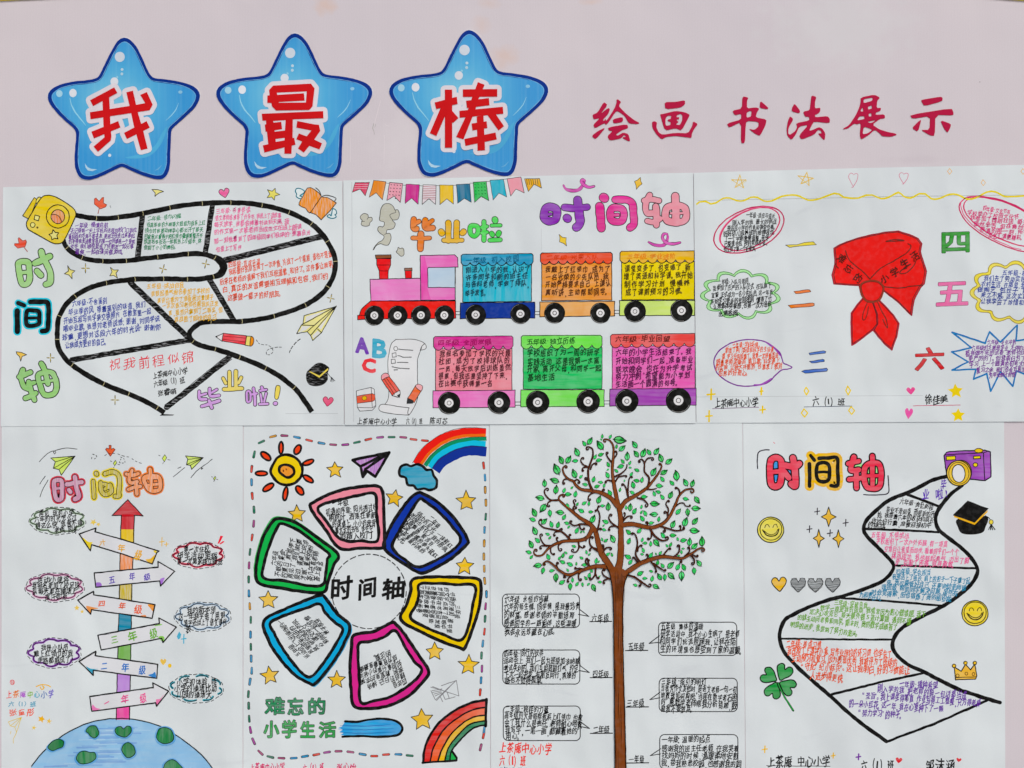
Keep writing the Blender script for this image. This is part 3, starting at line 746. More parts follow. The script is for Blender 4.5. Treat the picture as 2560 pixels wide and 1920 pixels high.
sparkle4(p1, [(1275, 1008), (1315, 1038), (1368, 1038), (1340, 1075), (1358, 1130), (1315, 1100), (1268, 1105), (1295, 1060)])
petal4(p1, 990, 1018, 55); petal4(p1, 1882, 1025, 52, 15)
d = draw('pen_smudge', p1); d.line([(1270, 300), (1280, 320)], 6, '8a8f90'); d.line([(1278, 295), (1284, 325)], 5, '9aa0a0'); d.build()
bubble(p1, [(64, [(225, 955), (325, 950), (345, 1050), (345, 1150), (320, 1195), (265, 1200), (240, 1130), (225, 1040)], 1), (40, [(245, 1068), (335, 1062)]), (66, [(408, 960), (490, 925), (578, 882)]), (66, [(482, 828), (505, 900), (560, 1000), (588, 1090), (580, 1180), (535, 1205)]), (66, [(432, 1050), (478, 1098)])], '9ac384', '26321f', 10, label='bubble character 时 washed in green')
vC(); bubble(p1, [(50, [(215, 172), (285, 200)]), (62, [(203, 265), (205, 500)]), (56, [(355, 160), (470, 160), (545, 168), (565, 230), (560, 400), (552, 480), (490, 500)]), (50, [(318, 268), (400, 262), (455, 275), (458, 350), (445, 420), (318, 425)], 1), (36, [(325, 348), (450, 344)])], '1e201f', '35b5c6', 17, 'pen', label='black character 间 with a turquoise outline')
bubble(p1, [(54, [(268, 945), (245, 1010), (255, 1070), (285, 1140), (340, 1160)]), (54, [(225, 1022), (290, 1000), (358, 972)]), (54, [(338, 1080), (360, 1180), (402, 1290)]), (48, [(330, 1110), (400, 1090)]), (54, [(300, 1268), (360, 1245), (415, 1212)]), (56, [(445, 1010), (520, 975), (600, 975), (645, 1050), (655, 1150), (620, 1220), (520, 1228), (475, 1140)], 1), (56, [(482, 872), (520, 950), (560, 1100)]), (30, [(480, 1085), (640, 1060)])], '8fbc79', '26321f', 10, label='bubble character 轴 washed in green')
sparkle4(p1, [(192, 735), (250, 742), (312, 768), (262, 790), (243, 842), (232, 790), (200, 762)], 'ddb95a')
petal4(p1, 588, 805, 52); petal4(p1, 1330, 1290, 55)
# second window
vB(); dheart(p1, 606, 152, 122, 105, -12, 'df5f92', '4a2a35', 7); dstar(p1, 1165, 165, 76, 'dfd36e', '3a3820', 7, -68, .45)
bk = draw('book_drawing', p1, 'orange open book with small blue wings')
for P in ([(1530, 140), (1490, 105), (1440, 100), (1425, 130), (1440, 165), (1432, 190), (1465, 215), (1500, 215), (1495, 190), (1475, 185)], [(1855, 335), (1890, 350), (1900, 390), (1880, 400), (1895, 425), (1860, 445), (1820, 440), (1790, 420), (1820, 400), (1835, 415)]):
    bk.fill(catmull(P, True), 'cfe0e4'); bk.line(P, 12, '2f93a8', smooth=True, closed=True); bk.line([(a * .97 + P[3][0] * .03, b * .97 + P[3][1] * .03) for a, b in P], 5, '26383c', smooth=True, closed=True)
bk.shape(catmull([(1560, 95), (1600, 90), (1660, 125), (1720, 190), (1660, 280), (1590, 385), (1540, 330), (1465, 290), (1510, 190)], True, 30), 'ea8a2a', '2a2018', 8, kind='pencil')
bk.shape([(1720, 195), (1800, 205), (1895, 265), (1830, 350), (1722, 460), (1660, 400), (1598, 378), (1650, 300)], 'ea8a2a', '2a2018', 8, kind='pencil')
bk.line([(1660, 92), (1700, 130), (1722, 190)], 8, '2a2018', smooth=True); bk.line([(1735, 190), (1800, 178), (1890, 210), (1878, 240)], 8, '2a2018', smooth=True); bk.build()
petal4(p1, 392, 968, 52, 12)
vD(); petal4(p1, 1832, 120, 50, 12)
pc = draw('pencil_drawing', p1, 'red pencil with a yellow band and orange rubber')
pc.shape([(505, 560), (595, 522), (580, 615)], 'd3d6d6', '333', 8); pc.fill([(505, 560), (530, 548), (525, 575)], '333')
pc.shape([(595, 522), (862, 550), (845, 655), (580, 610)], 'c93440', '3a1a1c', 8, kind='marker'); pc.line([(590, 552), (855, 580)], 6, '7a1820'); pc.line([(585, 590), (850, 622)], 6, '7a1820')
pc.shape([(862, 552), (912, 558), (902, 668), (845, 658)], 'e2cf7c', '333', 8); pc.shape(catmull([(912, 560), (940, 575), (945, 610), (932, 655), (902, 668)], True), 'e58a2c', '333', 8); pc.build()
def dashes(par, P, dash, gap, w, col, smooth=True, name='dashed_line', closed=False):
    d = draw(name, par); Q = [S(p) for p in (catmull(P, closed, 9) if smooth else P)]; Q = densify(Q, closed, 1.2)
    acc, on, cur = 0.0, True, [Q[0]]; k = 0
    for i in range(1, len(Q)):
        acc += math.hypot(Q[i][0] - Q[i - 1][0], Q[i][1] - Q[i - 1][1])
        if on: cur.append(Q[i])
        lim = (dash if on else gap) * VW[2] * (0.75 + .5 * hsh(k, 3))
        if acc > lim:
            k += 1
            if on and len(cur) > 1: d.line(cur, w * VW[2], col, raw=True, jit=.25)
            on = not on; cur = [Q[i]]; acc = 0
    return d.build()
dashes(p1, [(975, 600), (1005, 640), (1060, 655), (1110, 660), (1160, 700), (1160, 745), (1120, 770), (1090, 755), (1100, 720), (1150, 695), (1210, 682), (1270, 682)], 20, 12, 7, '4a4a44')
dashes(p1, [(1355, 745), (1375, 700), (1420, 640), (1470, 595), (1525, 570)], 32, 16, 10, '333330')
pp = draw('paper_plane_drawing', p1, 'pale yellow paper plane')
for P in ([(1525, 318), (1895, 210), (1510, 418)], [(1510, 420), (1895, 210), (1640, 430), (1550, 505), (1470, 500), (1440, 525), (1490, 428)], [(1895, 210), (1725, 515), (1625, 605), (1600, 545), (1560, 505), (1640, 430)]):
    pp.fill(P, 'ddd693', 'marker')
pp.fill([(1545, 330), (1780, 262), (1540, 395)], 'd0d3cf'); pp.fill([(1500, 440), (1600, 440), (1540, 490), (1475, 500)], 'd0d3cf'); pp.fill([(1800, 330), (1720, 480), (1690, 455)], 'd0d3cf'); pp.fill([(1680, 490), (1712, 520), (1630, 585), (1618, 550)], 'd0d3cf')
for P in ([(1525, 318), (1895, 210), (1725, 515), (1625, 605), (1600, 548), (1560, 505), (1440, 525), (1492, 428), (1510, 415), (1525, 318)], [(1510, 415), (1895, 210)], [(1500, 428), (1640, 432)], [(1560, 505), (1895, 210), (1600, 548)], [(1680, 475), (1725, 515)]): pp.line(P, 9, '4c4a2a')
pp.fill([(1895, 208), (1845, 225), (1865, 262)], '222'); pp.build()
gc = draw('graduation_cap_drawing', p1, 'black graduation cap with a yellow edge')
gc.fill(catmull([(1560, 960), (1690, 860), (1810, 915), (1795, 980), (1795, 1060), (1740, 1115), (1660, 1132), (1585, 1115), (1550, 1060), (1548, 985)], True, 20), '20211f', 'scribble')
gc.fill([(1578, 962), (1600, 962), (1700, 1010), (1795, 925), (1805, 940), (1700, 1034)], 'dfc764'); gc.line([(1785, 970), (1830, 1030)], 7, '222')
for a in (-14, 2, 18, 36): gc.line([(1838, 1028), (1845 + a, 1082 - abs(a) * .3)], 6, '222')
gc.build()
dheart(p1, 1798, 1308, 118, 108, 8, 'df4f76', '7a2238', 7)
bubble(p1, [(32, [(316, 1192), (326, 1276), (398, 1282)]), (26, [(334, 1236), (395, 1216)]), (32, [(436, 1162), (446, 1242), (545, 1238)]), (26, [(462, 1204), (522, 1168)]), (34, [(346, 1362), (450, 1330), (548, 1298)]), (34, [(432, 1296), (462, 1378)])], 'c39bd0', '3a3040', 8, label='lilac bubble character 毕')
bubble(p1, [(34, [(592, 1042), (622, 1098)]), (40, [(665, 968), (668, 1145)]), (40, [(738, 962), (740, 1145)]), (34, [(800, 1030), (772, 1092)]), (42, [(602, 1168), (808, 1156)])], 'dcc86a', '3a3520', 8, label='yellow bubble character 业')
bubble(p1, [(24, [(866, 1200), (902, 1198), (908, 1290), (872, 1308)], 1), (30, [(942, 1158), (955, 1240), (958, 1345)]), (26, [(920, 1228), (980, 1215)]), (30, [(1038, 1142), (1045, 1160)]), (24, [(1015, 1186), (1090, 1172)]), (24, [(1022, 1220), (1038, 1310)]), (24, [(1088, 1212), (1066, 1310)]), (26, [(1012, 1338), (1104, 1334)])], 'c39bd0', '3a3040', 8, label='lilac bubble character 啦')
q = draw('exclamation_mark', p1); q.shape(catmull([(1205, 1130), (1235, 1125), (1250, 1150), (1228, 1265), (1205, 1285), (1185, 1265), (1190, 1200)], True), 'dcc86a', '3a3520', 8); q.shape(ellipse(1194, 1330, 27, 23), 'c39bd0', '3a3040', 8); q.build()
d = draw('pencil_line', p1); d.line([(1310, 1447), (1915, 1445)], 3, '9b9fa2', jit=.1); d.line([(1972, 10), (1985, 1060)], 3, '8f9498', jit=.15, raw=False); d.build()
# writing
vA(); writing(p1, [('一年级·懵懂启航', 865, 522, 1255), ('还记得第一天上学妈妈送我到校门口我拉', 815, 585, 1580, 580), ('着妈妈的衣角不敢进去，是班主任走过来牵起', 790, 650, 1555, 640), ('的手带我走进教室我的第一位同桌是一个爱笑', 795, 705, 1560, 710), ('女生，我们很快就成了好朋友一起分享', 815, 765, 1545, 765), ('零食，一起在课间做游戏。', 870, 828, 1440, 828)], '5f2a86', 60, warp=.05)
writing(p1, [('二年级·领巾闪耀', 1700, 450, 2090, 410), ('当高年级的大哥哥大姐姐为我系上红', 1690, 520, 2370, 492), ('领巾时我激动得手心都出汗了那天', 1670, 588, 2345, 572), ('回家我对着镜子把红领巾叠得整整齐齐', 1665, 655, 2340, 640), ('放进书包在这一年我当上小组长，体', 1660, 712, 2325, 700), ('会到了小小的责任。', 1660, 780, 2040, 768)], '1f7a52', 58, warp=.05)
vB(); writing(p1, [('三年级·书香伴读', 510, 362, 905, 345), ('语文老师给推荐了许多书，我迷上了读故事', 500, 440, 1260, 405), ('每天放学，我都会捧着书读到天黑。我', 490, 515, 1350, 475), ('的作文第一次被老师当成范文在班上朗读，', 490, 600, 1530, 535), ('那一刻我看到了四年级同学们投来的“羡慕目光', 490, 705, 1600, 600), ('也爱上了写作', 510, 800, 805, 775)], 'cf5f8f', 66, warp=.05)
writing(p1, [('四年级·友谊升温', 650, 975, 1020, 945), ('我和最好的朋友闹了一次矛盾，冷战了一个星期，谁也不理谁', 655, 1060, 1845, 850), ('后来在老师的调解下我们互相道歉，和好了。这件事让我明', 548, 1175, 1855, 970), ('白，真正的友谊需要相互理解和包容，我们约', 580, 1262, 1800, 1105), ('这要做一辈子的好朋友。', 640, 1355, 1270, 1305)], 'c4502f', 80, warp=.045)
vA(); writing(p1, [('五年级·挑战自我', 1690, 1225, 2125, 1215), ('我鼓起勇气报名参加了学校的', 1740, 1310, 2420, 1270), ('演讲比赛为了准备我对着镜子', 1810, 1390, 2465, 1345), ('一次次练习老师也帮我纠正发', 1870, 1450, 2520, 1420), ('言，虽然只拿到了二等奖，但', 1940, 1530, 2570, 1490), ('我战胜了胆怯的自己', 2010, 1605, 2500, 1580)], 'd9a92c', 72, warp=.05)
vC(); writing(p1, [('六年级·不舍离别', 835, 180, 1240, 140), ('毕业季的风，带着离别的味道，我们', 790, 280, 1680, 190), ('开始互相写同学录交换照片，在教室里一起', 735, 380, 1745, 265), ('唱毕业歌。我想对老师说想：谢谢，对同学说', 730, 470, 1845, 350), ('珍重，更想对这段六年的时光说“谢谢你', 720, 570, 1855, 440), ('让我成为更好的自己。', 755, 660, 1240, 610)], '33418c', 84, warp=.04)
writing(p1, [('祝我前程似锦', 1245, 895, 2250, 800)], 'c0434d', 150, warp=.04, wr=.8)
writing(p1, [('上茶庵中心小学', 1760, 1015, 2165, 945), ('六年级（1）班', 1770, 1110, 2130, 1055), ('张睿萌', 1815, 1215, 2035, 1190)], '2c2d2e', 88, warp=.04)

# ================================================================== POSTER 2: train of six cars
p2 = root('hand_drawn_poster', 'poster of a toy train carrying stories in six coloured cars under a row of flags', 'poster', 1298, 748, 'hand drawn posters in two rows')
sheet(p2, ((858.6, 452), (1732.2, 432.5), (1738.8, 1058), (862.2, 1062.5)), 0.0017, (0, 0, 0, 0), (-1.0,))
E_, F_, G_, H_ = (860, 430, 480), (1300, 430, 480), (860, 720, 480), (1300, 720, 480)
view(*E_)
d = draw('pencil_line', p2); d.line([(92, 120), (100, 1650)], 3, '9b9fa2', jit=.1); view(*G_); d.line([(100, 330), (112, 1540)], 3, '9b9fa2', jit=.1); view(*F_); d.line([(245, 655), (245, 910)], 3, 'a9adb0', jit=.3); d.build()
view(*E_)
flags = [([(130, 125), (297, 122), (247, 278), (190, 200), (98, 238)], 'b5204f', 's'), ([(345, 100), (485, 115), (445, 322), (372, 240), (293, 295)], 'ea8a1c', 'o'), ([(528, 125), (677, 135), (652, 355), (580, 280), (495, 332)], 'e39aa8', 'd'), ([(718, 142), (870, 150), (857, 375), (780, 305), (703, 365)], 'b32d84', ''), ([(912, 150), (1063, 155), (1056, 378), (980, 312), (902, 375)], 'd6cfd3', 'l'), ([(1103, 155), (1258, 155), (1264, 372), (1187, 312), (1107, 380)], 'dcb81c', ''),
 ([(1297, 145), (1450, 140), (1468, 352), (1387, 308), (1312, 365)], '176a86', ''), ([(1487, 122), (1640, 112), (1667, 332), (1585, 282), (1507, 350)], '2fae57', 'd'), ([(1680, 100), (1838, 88), (1875, 292), (1787, 248), (1720, 325)], '25a3b5', ''), ([(1880, 82), (2040, 60), (2077, 245), (1982, 200), (1922, 280)], 'e79ba6', ''), ([(2080, 82), (2253, 78), (2276, 188), (2188, 145), (2123, 228)], 'cfa51c', 'v')]
bt = draw('flag_string', p2); 
for a, b in zip([(485, 130), (677, 155), (870, 160), (1063, 160), (1258, 156), (1450, 132), (1640, 112), (1838, 88)], [(528, 135), (718, 155), (912, 165), (1103, 160), (1297, 156), (1487, 132), (1680, 110), (1880, 84)]): bt.line([a, b], 5, '555', jit=.2)
bt.build()
FL = {'b5204f': 'crimson striped', 'ea8a1c': 'orange', 'e39aa8': 'pink dotted', 'b32d84': 'magenta', 'd6cfd3': 'white with red stripes', 'dcb81c': 'plain yellow', '176a86': 'dark teal', '2fae57': 'green dotted', '25a3b5': 'turquoise', 'e79ba6': 'plain pink', 'cfa51c': 'yellow striped'}
for P, c, s in flags:
    f_ = draw('flag_drawing', p2, FL[c] + ' swallow-tailed flag'); f_.fill(P, c, 'markerv' if s != 'l' else 'pen')
    x0, y0 = P[0]; x1, y1 = P[1]
    if s == 'd':
        for i in range(4):
            for j in range(4 if i != 2 else 5):
                t = (i + .5) / 4.2; xx = x0 + (x1 - x0) * t + (P[4][0] - x0) * (j + .4) / 6; yy = y0 + (y1 - y0) * t + (j + .6) * 38
                f_.line([(xx, yy), (xx + 6, yy + 3)], 9, '4a2a38' if c != '2fae57' else '156a35', jit=.1)
    if s == 'l':
        for j in range(8): f_.line([(x0 - j * .8 + 2, y0 + 22 + j * 20), (x1 - j * .5 - 2, y1 + 20 + j * 20)], 5, '8f2a45')
    if s == 's':
        for j in range(3): f_.line([(x0 + 6 - j * 12, y0 + 22 + j * 25), (x1 - 12 - j * 10, y1 + 24 + j * 24)], 5, 'd9b7c2')
    if s == 'v':
        for j in range(6): f_.line([(x0 + 24 + j * 24, y0 + 4), (x0 + 34 + j * 24, y0 + 66)], 6, '54481c')
    f_.line(P, 6, '55504e', True); f_.build()
def smoke(P, extra=()):
    d = draw('smoke_puff', p2); d.shape(catmull(P, True), 'b6b8aa', '54554f', 7, kind='scribble')
    for q in extra: d.line(q, 6, '5c5d56', smooth=True)
    d.build()
smoke([(195, 510), (235, 480), (275, 495), (285, 525), (320, 525), (325, 560), (300, 585), (290, 620), (240, 625), (200, 605), (210, 560), (193, 540)], ([(285, 525), (270, 550)], [(205, 570), (240, 570)]))
smoke([(465, 375), (520, 368), (570, 400), (588, 440), (620, 440), (640, 490), (620, 545), (580, 555), (560, 560), (590, 600), (570, 650), (520, 665), (495, 670), (490, 710), (530, 710), (545, 770), (515, 840), (470, 845), (420, 830), (370, 850), (345, 895), (335, 900), (355, 860), (390, 820), (440, 790), (462, 745), (420, 710), (390, 670), (405, 630), (455, 630), (465, 580), (415, 560), (415, 500), (430, 420)], ([(588, 440), (600, 470), (560, 480), (530, 500), (560, 555)], [(455, 630), (440, 640)], [(490, 710), (470, 720)]))
smoke([(625, 872), (650, 885), (680, 880), (695, 930), (690, 960), (660, 972), (630, 950), (605, 920), (620, 900)])
def tchar(ch, x0, y0, x1, y1, col, fat, wd, line, lab, kind='marker', par=None, **k):
    q = draw('title_character', par or p2, lab); q.big(ch, x0, y0, x1, y1, col, line, fat, wd, k.pop('warp', .025), k.pop('slant', 0), kind, **k); return q.build()
bubble(p2, [(62, [(805, 548), (802, 645), (835, 655)]), (44, [(830, 590), (865, 572)]), (62, [(938, 556), (935, 630), (960, 650), (1022, 645)]), (44, [(960, 605), (1022, 562)]), (44, [(795, 762), (890, 764), (988, 765)]), (64, [(888, 718), (882, 885)])], 'ea7e22', '5a3c28', 8, label='orange bubble character 毕')
bubble(p2, [(60, [(1203, 590), (1203, 790)]), (60, [(1298, 586), (1298, 790)]), (66, [(1120, 692), (1130, 708)]), (60, [(1380, 690), (1365, 705)]), (44, [(1150, 788), (1250, 792), (1362, 786)])], 'dfae1c', '554c2c', 8, label='yellow bubble character 业')
bubble(p2, [(46, [(1460, 630), (1500, 622), (1540, 635), (1545, 700), (1505, 742), (1460, 710)], 1), (46, [(1615, 578), (1615, 700), (1612, 788)]), (34, [(1588, 640), (1650, 628)]), (34, [(1590, 705), (1650, 695)]), (60, [(1737, 550), (1740, 562)]), (34, [(1700, 618), (1800, 616)]), (50, [(1702, 712), (1712, 728)]), (50, [(1785, 706), (1775, 724)]), (42, [(1680, 788), (1800, 784)])], '4cc455', '2c5230', 8, label='green bubble character 啦')
# locomotive
lc = draw('locomotive_drawing', p2, 'pink and red steam locomotive')
lc.shape([(300, 1238), (885, 1225), (888, 1482), (312, 1488)], 'dd86bb', '1d1a1c', 9, kind='marker')
lc.shape([(878, 965), (1275, 955), (1312, 990), (1314, 1095), (1283, 1097), (1283, 1478), (888, 1480)], 'da74b2', '1d1a1c', 9, kind='marker')
lc.fill([(885, 970), (930, 975), (960, 1100), (960, 1330), (1000, 1470), (895, 1475)], 'cf4aa0', 'markerv'); lc.build()
w_ = draw('locomotive_window', lc.ob, base=30); w_.shape([(975, 1102), (1280, 1098), (1280, 1332), (968, 1330), (966, 1120)], 'b4c8d6', '1d1a1c', 8, kind='marker'); w_.build()
c_ = draw('chimney_drawing', lc.ob, 'tall red funnel', base=30); c_.shape([(378, 1000), (540, 1000), (540, 1075), (512, 1140), (508, 1234), (412, 1234), (408, 1140), (380, 1070)], 'c01f24', '1d1a1c', 8); c_.line([(382, 1072), (540, 1074)], 6, '1d1a1c'); c_.line([(408, 1140), (512, 1140)], 6, '1d1a1c'); c_.shape([(365, 960), (543, 956), (545, 995), (370, 1000)], '7c4a24', '1d1a1c', 8, kind='marker'); c_.build()
c_ = draw('chimney_drawing', lc.ob, 'short red funnel', base=30); c_.shape([(705, 1138), (780, 1138), (780, 1226), (708, 1228)], 'c01f24', '1d1a1c', 7); c_.shape([(698, 1110), (787, 1106), (788, 1136), (700, 1140)], '7c4a24', '1d1a1c', 7, kind='marker'); c_.build()
view(*G_); b_ = draw('locomotive_chassis', lc.ob, base=20); b_.shape(catmull([(178, 322), (200, 255), (245, 205), (310, 152)], False, 20) + [(1287, 150), (1290, 350), (250, 358), (178, 340)], 'd3261f', '1d1a1c', 9); b_.shape([(160, 318), (272, 318), (275, 362), (160, 368)], 'd3261f', '1d1a1c', 8); b_.build()
def wheel(par, x, y, r, lab=None):
    VW[:] = [0, 0, 1.0]
    k = draw('wheel_drawing', par, lab, base=50); P = ellipse(x, y, r, r, 0, 40); P = [(px + .5 * wob(i * .35, x), py + .5 * wob(i * .35, y)) for i, (px, py) in enumerate(P)]
    k.fill(P, '1f201c'); k.line(ellipse(x, y, r * .93, r * .93, 0, 24, 20 + 60 * hsh(x), 120 + 60 * hsh(x)), .8, 'a0a29e', jit=.3); k.line(ellipse(x, y, r * .93, r * .93, 0, 24, 200, 260), .7, '8a8c88', jit=.3)
    k.fill(ellipse(x, y, r * .39, r * .4, 0, 20), 'd2d4d4'); k.line(ellipse(x, y, r * .18, r * .18, 0, 16), 1.5, '26262a', True, jit=.2); k.line(ellipse(x, y, r * .39, r * .4, 0, 24, 20, 150), .9, '333', jit=.4); k.build()
for wx, wy in ((352, 318), (620, 318), (888, 315), (1157, 315)): wheel(lc.ob, 860 + wx / 4.608, 720 + wy / 4.608, 25)
def car(lab, roof, body, base, wheels, cr, cb, cc, tilt=0.0, line='1d1a1c', lw=2.0, cut=False, kb='marker', kc='marker', kr='marker', rh=None):
    """roof, body, base: x0, y0, x1, y1 in sheet units"""
    VW[:] = [0, 0, 1.0]
    def rq(q, r=0): x0, y0, x1, y1 = q; return [(x0, y0), (x1, y0 - tilt * 2), (x1, y1 - tilt * 2), (x0, y1)]
    c = draw('train_car_drawing', p2, lab); c.shape(rq(body), cb, line, lw, kind=kb); c.build()
    b = draw('car_chassis', c.ob, base=20); b.shape(rq(base), cc, line, lw, kind=kc); b.build()
    x0, y0, x1, y1 = roof
    P = [(x0, y0 + 4), (x0 + 4, y0)] + ([(x1 - 4, y0 - tilt * 2), (x1, y0 + 4 - tilt * 2)] if not cut else [(x1, y0 - tilt * 2)]); n = 8; r_ = y1 - y0
    sc = []
    for i in range(n):
        a = x1 - (x1 - x0) * i / n; b2 = x1 - (x1 - x0) * (i + 1) / n
        for t in range(7):
            u = t / 6; xx = a + (b2 - a) * u; ty = -tilt * 2 * (xx - x0) / (x1 - x0)
            sc.append((xx, y0 + r_ * .72 + r_ * .28 * math.sin(PI * u) ** .7 + ty))
    q = draw('car_roof', c.ob, base=24); q.fill(P + sc, cr, kr); q.line(P + sc, lw, line, True, jit=.3); q.build()
    for x, y, r in wheels: wheel(c.ob, x, y, r)
    return c
def coupling(x0, x1, y, par=p2, line='1d1a1c'):
    VW[:] = [0, 0, 1.0]; d = draw('coupling_drawing', par); d.line([(x0, y - 4), (x1, y - 4)], 1.6, line, jit=.15); d.line([(x0, y + 4), (x1, y + 4)], 1.6, line, jit=.15); d.build()
car('turquoise car on a navy chassis', (1153, 636, 1332.7, 665), (1157.3, 660, 1328.7, 755.5), (1151, 757.5, 1337, 797), [(1189.4, 787.3, 26), (1301, 785, 25.5)], '178fae', '1fa6b8', '17357f', .8, kb='markerv', kc='pen')
car('orange car with a red-orange roof', (1351, 633, 1530.5, 662), (1354, 658, 1529, 752), (1349.5, 755, 1536, 792), [(1386.4, 783, 26), (1500.7, 783, 26)], 'd9501f', 'ee9440', 'f0a35c', .8, kb='marker')
car('yellow car on a pale lime chassis', (1549.6, 628.6, 1735, 659), (1554, 655, 1735.3, 750), (1548.5, 752, 1736, 789.5), [(1587, 779, 27.3), (1703, 777, 28)], 'dcae14', 'd8c416', 'c3dc7c', .4, cut=True, kb='pen')
car('salmon pink car with a magenta roof', (1084, 841.5, 1282.7, 876), (1089, 872, 1280, 977), (1082.4, 977, 1287.5, 1019.5), [(1123, 1007.5, 28.3), (1247.4, 1006.5, 28.8)], 'b92d86', 'de8490', 'd878b4', .8, '4b444a', 1.8)
car('green car with a light green roof', (1303, 839, 1505, 873), (1308, 868, 1504.6, 973), (1301.7, 975, 1510, 1017), [(1344, 1006, 29.7), (1470, 1004, 29.5)], '78d35a', '1faf62', '80d067', .4, '4b504a', 1.8, kb='markerd')
car('pink car with a red roof on a purple chassis', (1526, 836, 1736.5, 870), (1530, 866, 1737, 973), (1524, 973, 1740, 1015), [(1566.5, 1003, 29.5), (1695.6, 1001, 31.5)], 'd9504c', 'cf62a8', '93449f', 1.2, '4b444a', 1.8, cut=True)
for x0, x1, y in ((1140, 1151, 783), (1337, 1349.5, 783), (1536, 1548.5, 780), (1287.5, 1301.7, 1009), (1510, 1524, 1006)): coupling(x0, x1, y)
# title
view(*F_)
bubble(p2, [(84, [(350, 405), (410, 430), (425, 490), (405, 550), (350, 570), (290, 550), (275, 488), (295, 425)], 1), (30, [(325, 490), (360, 488)]), (72, [(510, 412), (640, 420), (772, 405)]), (92, [(662, 326), (680, 480), (690, 590), (650, 640)]), (86, [(540, 532), (550, 540)])], '7d2c9c', '3a2f40', 8, label='purple bubble character 时')
bubble(p2, [(98, [(960, 296), (972, 304)]), (92, [(916, 400), (926, 520), (936, 648)]), (80, [(1095, 322), (1215, 322), (1290, 365), (1305, 480), (1308, 600), (1265, 645)]), (76, [(1115, 412), (1180, 435), (1195, 495), (1175, 560), (1115, 578), (1050, 555), (1035, 495), (1050, 430)], 1), (36, [(1070, 498), (1125, 496)])], 'bf3286', '3a2f40', 8, label='magenta bubble character 间')
bubble(p2, [(66, [(1490, 272), (1450, 350), (1445, 440), (1475, 478), (1560, 470)]), (60, [(1428, 332), (1520, 320), (1600, 335)]), (70, [(1562, 400), (1570, 500), (1570, 610)]), (58, [(1462, 568), (1540, 580), (1615, 540)]), (76, [(1795, 388), (1880, 405), (1915, 480), (1890, 560), (1795, 585), (1695, 560), (1672, 480), (1700, 410)], 1), (84, [(1788, 282), (1792, 430), (1795, 580)]), (26, [(1735, 478), (1865, 478)])], 'e394a0', '453438', 9, label='pink bubble character 轴')
def ribbon(P, P2, Pl):
    d = draw('ribbon_drawing', p2)
    d.line(P, 44, '5f3f58', smooth=True, jit=.2, taper=.5); d.line(P, 36, 'b5489c', smooth=True, kind='marker', jit=.2, taper=.5)
    d.line(P2, 40, '5f3f58', smooth=True, jit=.2, taper=.3); d.line(P2, 30, 'c05aa6', smooth=True, kind='marker', jit=.2, taper=.3); d.build()
ribbon([(500, 155), (530, 200), (610, 218), (680, 205), (725, 150), (745, 100)], [(745, 105), (720, 90), (705, 115), (735, 150), (790, 178), (850, 168)], 0)
ribbon([(1480, 810), (1540, 840), (1620, 850), (1670, 830), (1700, 760), (1690, 715)], [(1690, 715), (1650, 720), (1640, 770), (1690, 820), (1770, 830), (1840, 815)], 0)
sparkle4(p2, [(1385, 65), (1390, 110), (1405, 140), (1370, 165), (1338, 202), (1335, 155), (1318, 110), (1355, 95)], 'dcb01c', '55523a', 6); sparkle4(p2, [(450, 720), (490, 755), (532, 758), (528, 805), (535, 855), (500, 825), (455, 808), (460, 760)], 'dcb81c', '55523a', 6)
# letters and stationery
view(*G_)
for ch, bx, c in (('A', (130, 572, 290, 757), '6a3a9c'), ('B', (328, 590, 497, 812), '2f9ab2'), ('C', (208, 808, 372, 977), 'd83a42')):
    q = draw('letter_drawing', p2); q.big(ch, *bx, c, None, 24, 0, .03, -.1, 'marker'); q.build()
sc = draw('scroll_drawing', p2, 'white paper scroll with a check list'); LN = '5f6264'
sc.fill(catmull([(600, 592), (780, 590), (900, 620), (950, 670), (930, 715), (880, 718), (850, 850), (850, 1180), (845, 1280), (800, 1400), (750, 1462), (600, 1455), (440, 1425), (405, 1370), (440, 1340), (480, 1330), (515, 1250), (512, 1000), (508, 850), (530, 680)], True, 25), 'd0d4d5')
for P in ([(600, 592), (540, 660), (508, 850), (512, 1000), (515, 1250), (475, 1340)], [(600, 592), (780, 592), (890, 615), (945, 660), (938, 705), (880, 718)], [(880, 718), (900, 670), (935, 640)], [(895, 690), (850, 830), (850, 1100)], [(850, 1190), (848, 1270), (800, 1390), (750, 1460), (735, 1430), (750, 1380)], [(750, 1380), (600, 1360), (450, 1340), (408, 1370), (430, 1420), (600, 1455), (750, 1462)]): sc.line(P, 7, LN, smooth=True)
sc.build()
ck = draw('check_list', sc.ob, base=30); ck.line(ellipse(597, 700, 22, 25), 6, LN, True); ck.line([(555, 752), (600, 745), (605, 790), (560, 797)], 6, LN, True); ck.line([(548, 822), (590, 822), (595, 865), (548, 872)], 6, LN, True)
for P in ([(632, 702), (700, 712), (795, 720)], [(622, 777), (660, 785), (690, 797), (780, 797)], [(615, 855), (690, 858), (740, 860)], [(555, 905), (640, 922), (755, 928)], [(580, 945), (620, 943)]): ck.line(P, 7, '54585a', smooth=True)
ck.build()
def crayon(P_, band, tip, end, cols, lab):
    d = draw('pencil_drawing', p2, lab, base=40)
    d.shape(P_, cols[0], '3c3c3c', 7, kind='marker'); d.shape(end, cols[1], '3c3c3c', 7, smooth=True); d.shape(tip, 'd0d2d2', '3c3c3c', 7)
    for q in band: d.line(q, 6, '4a2418')
    return d
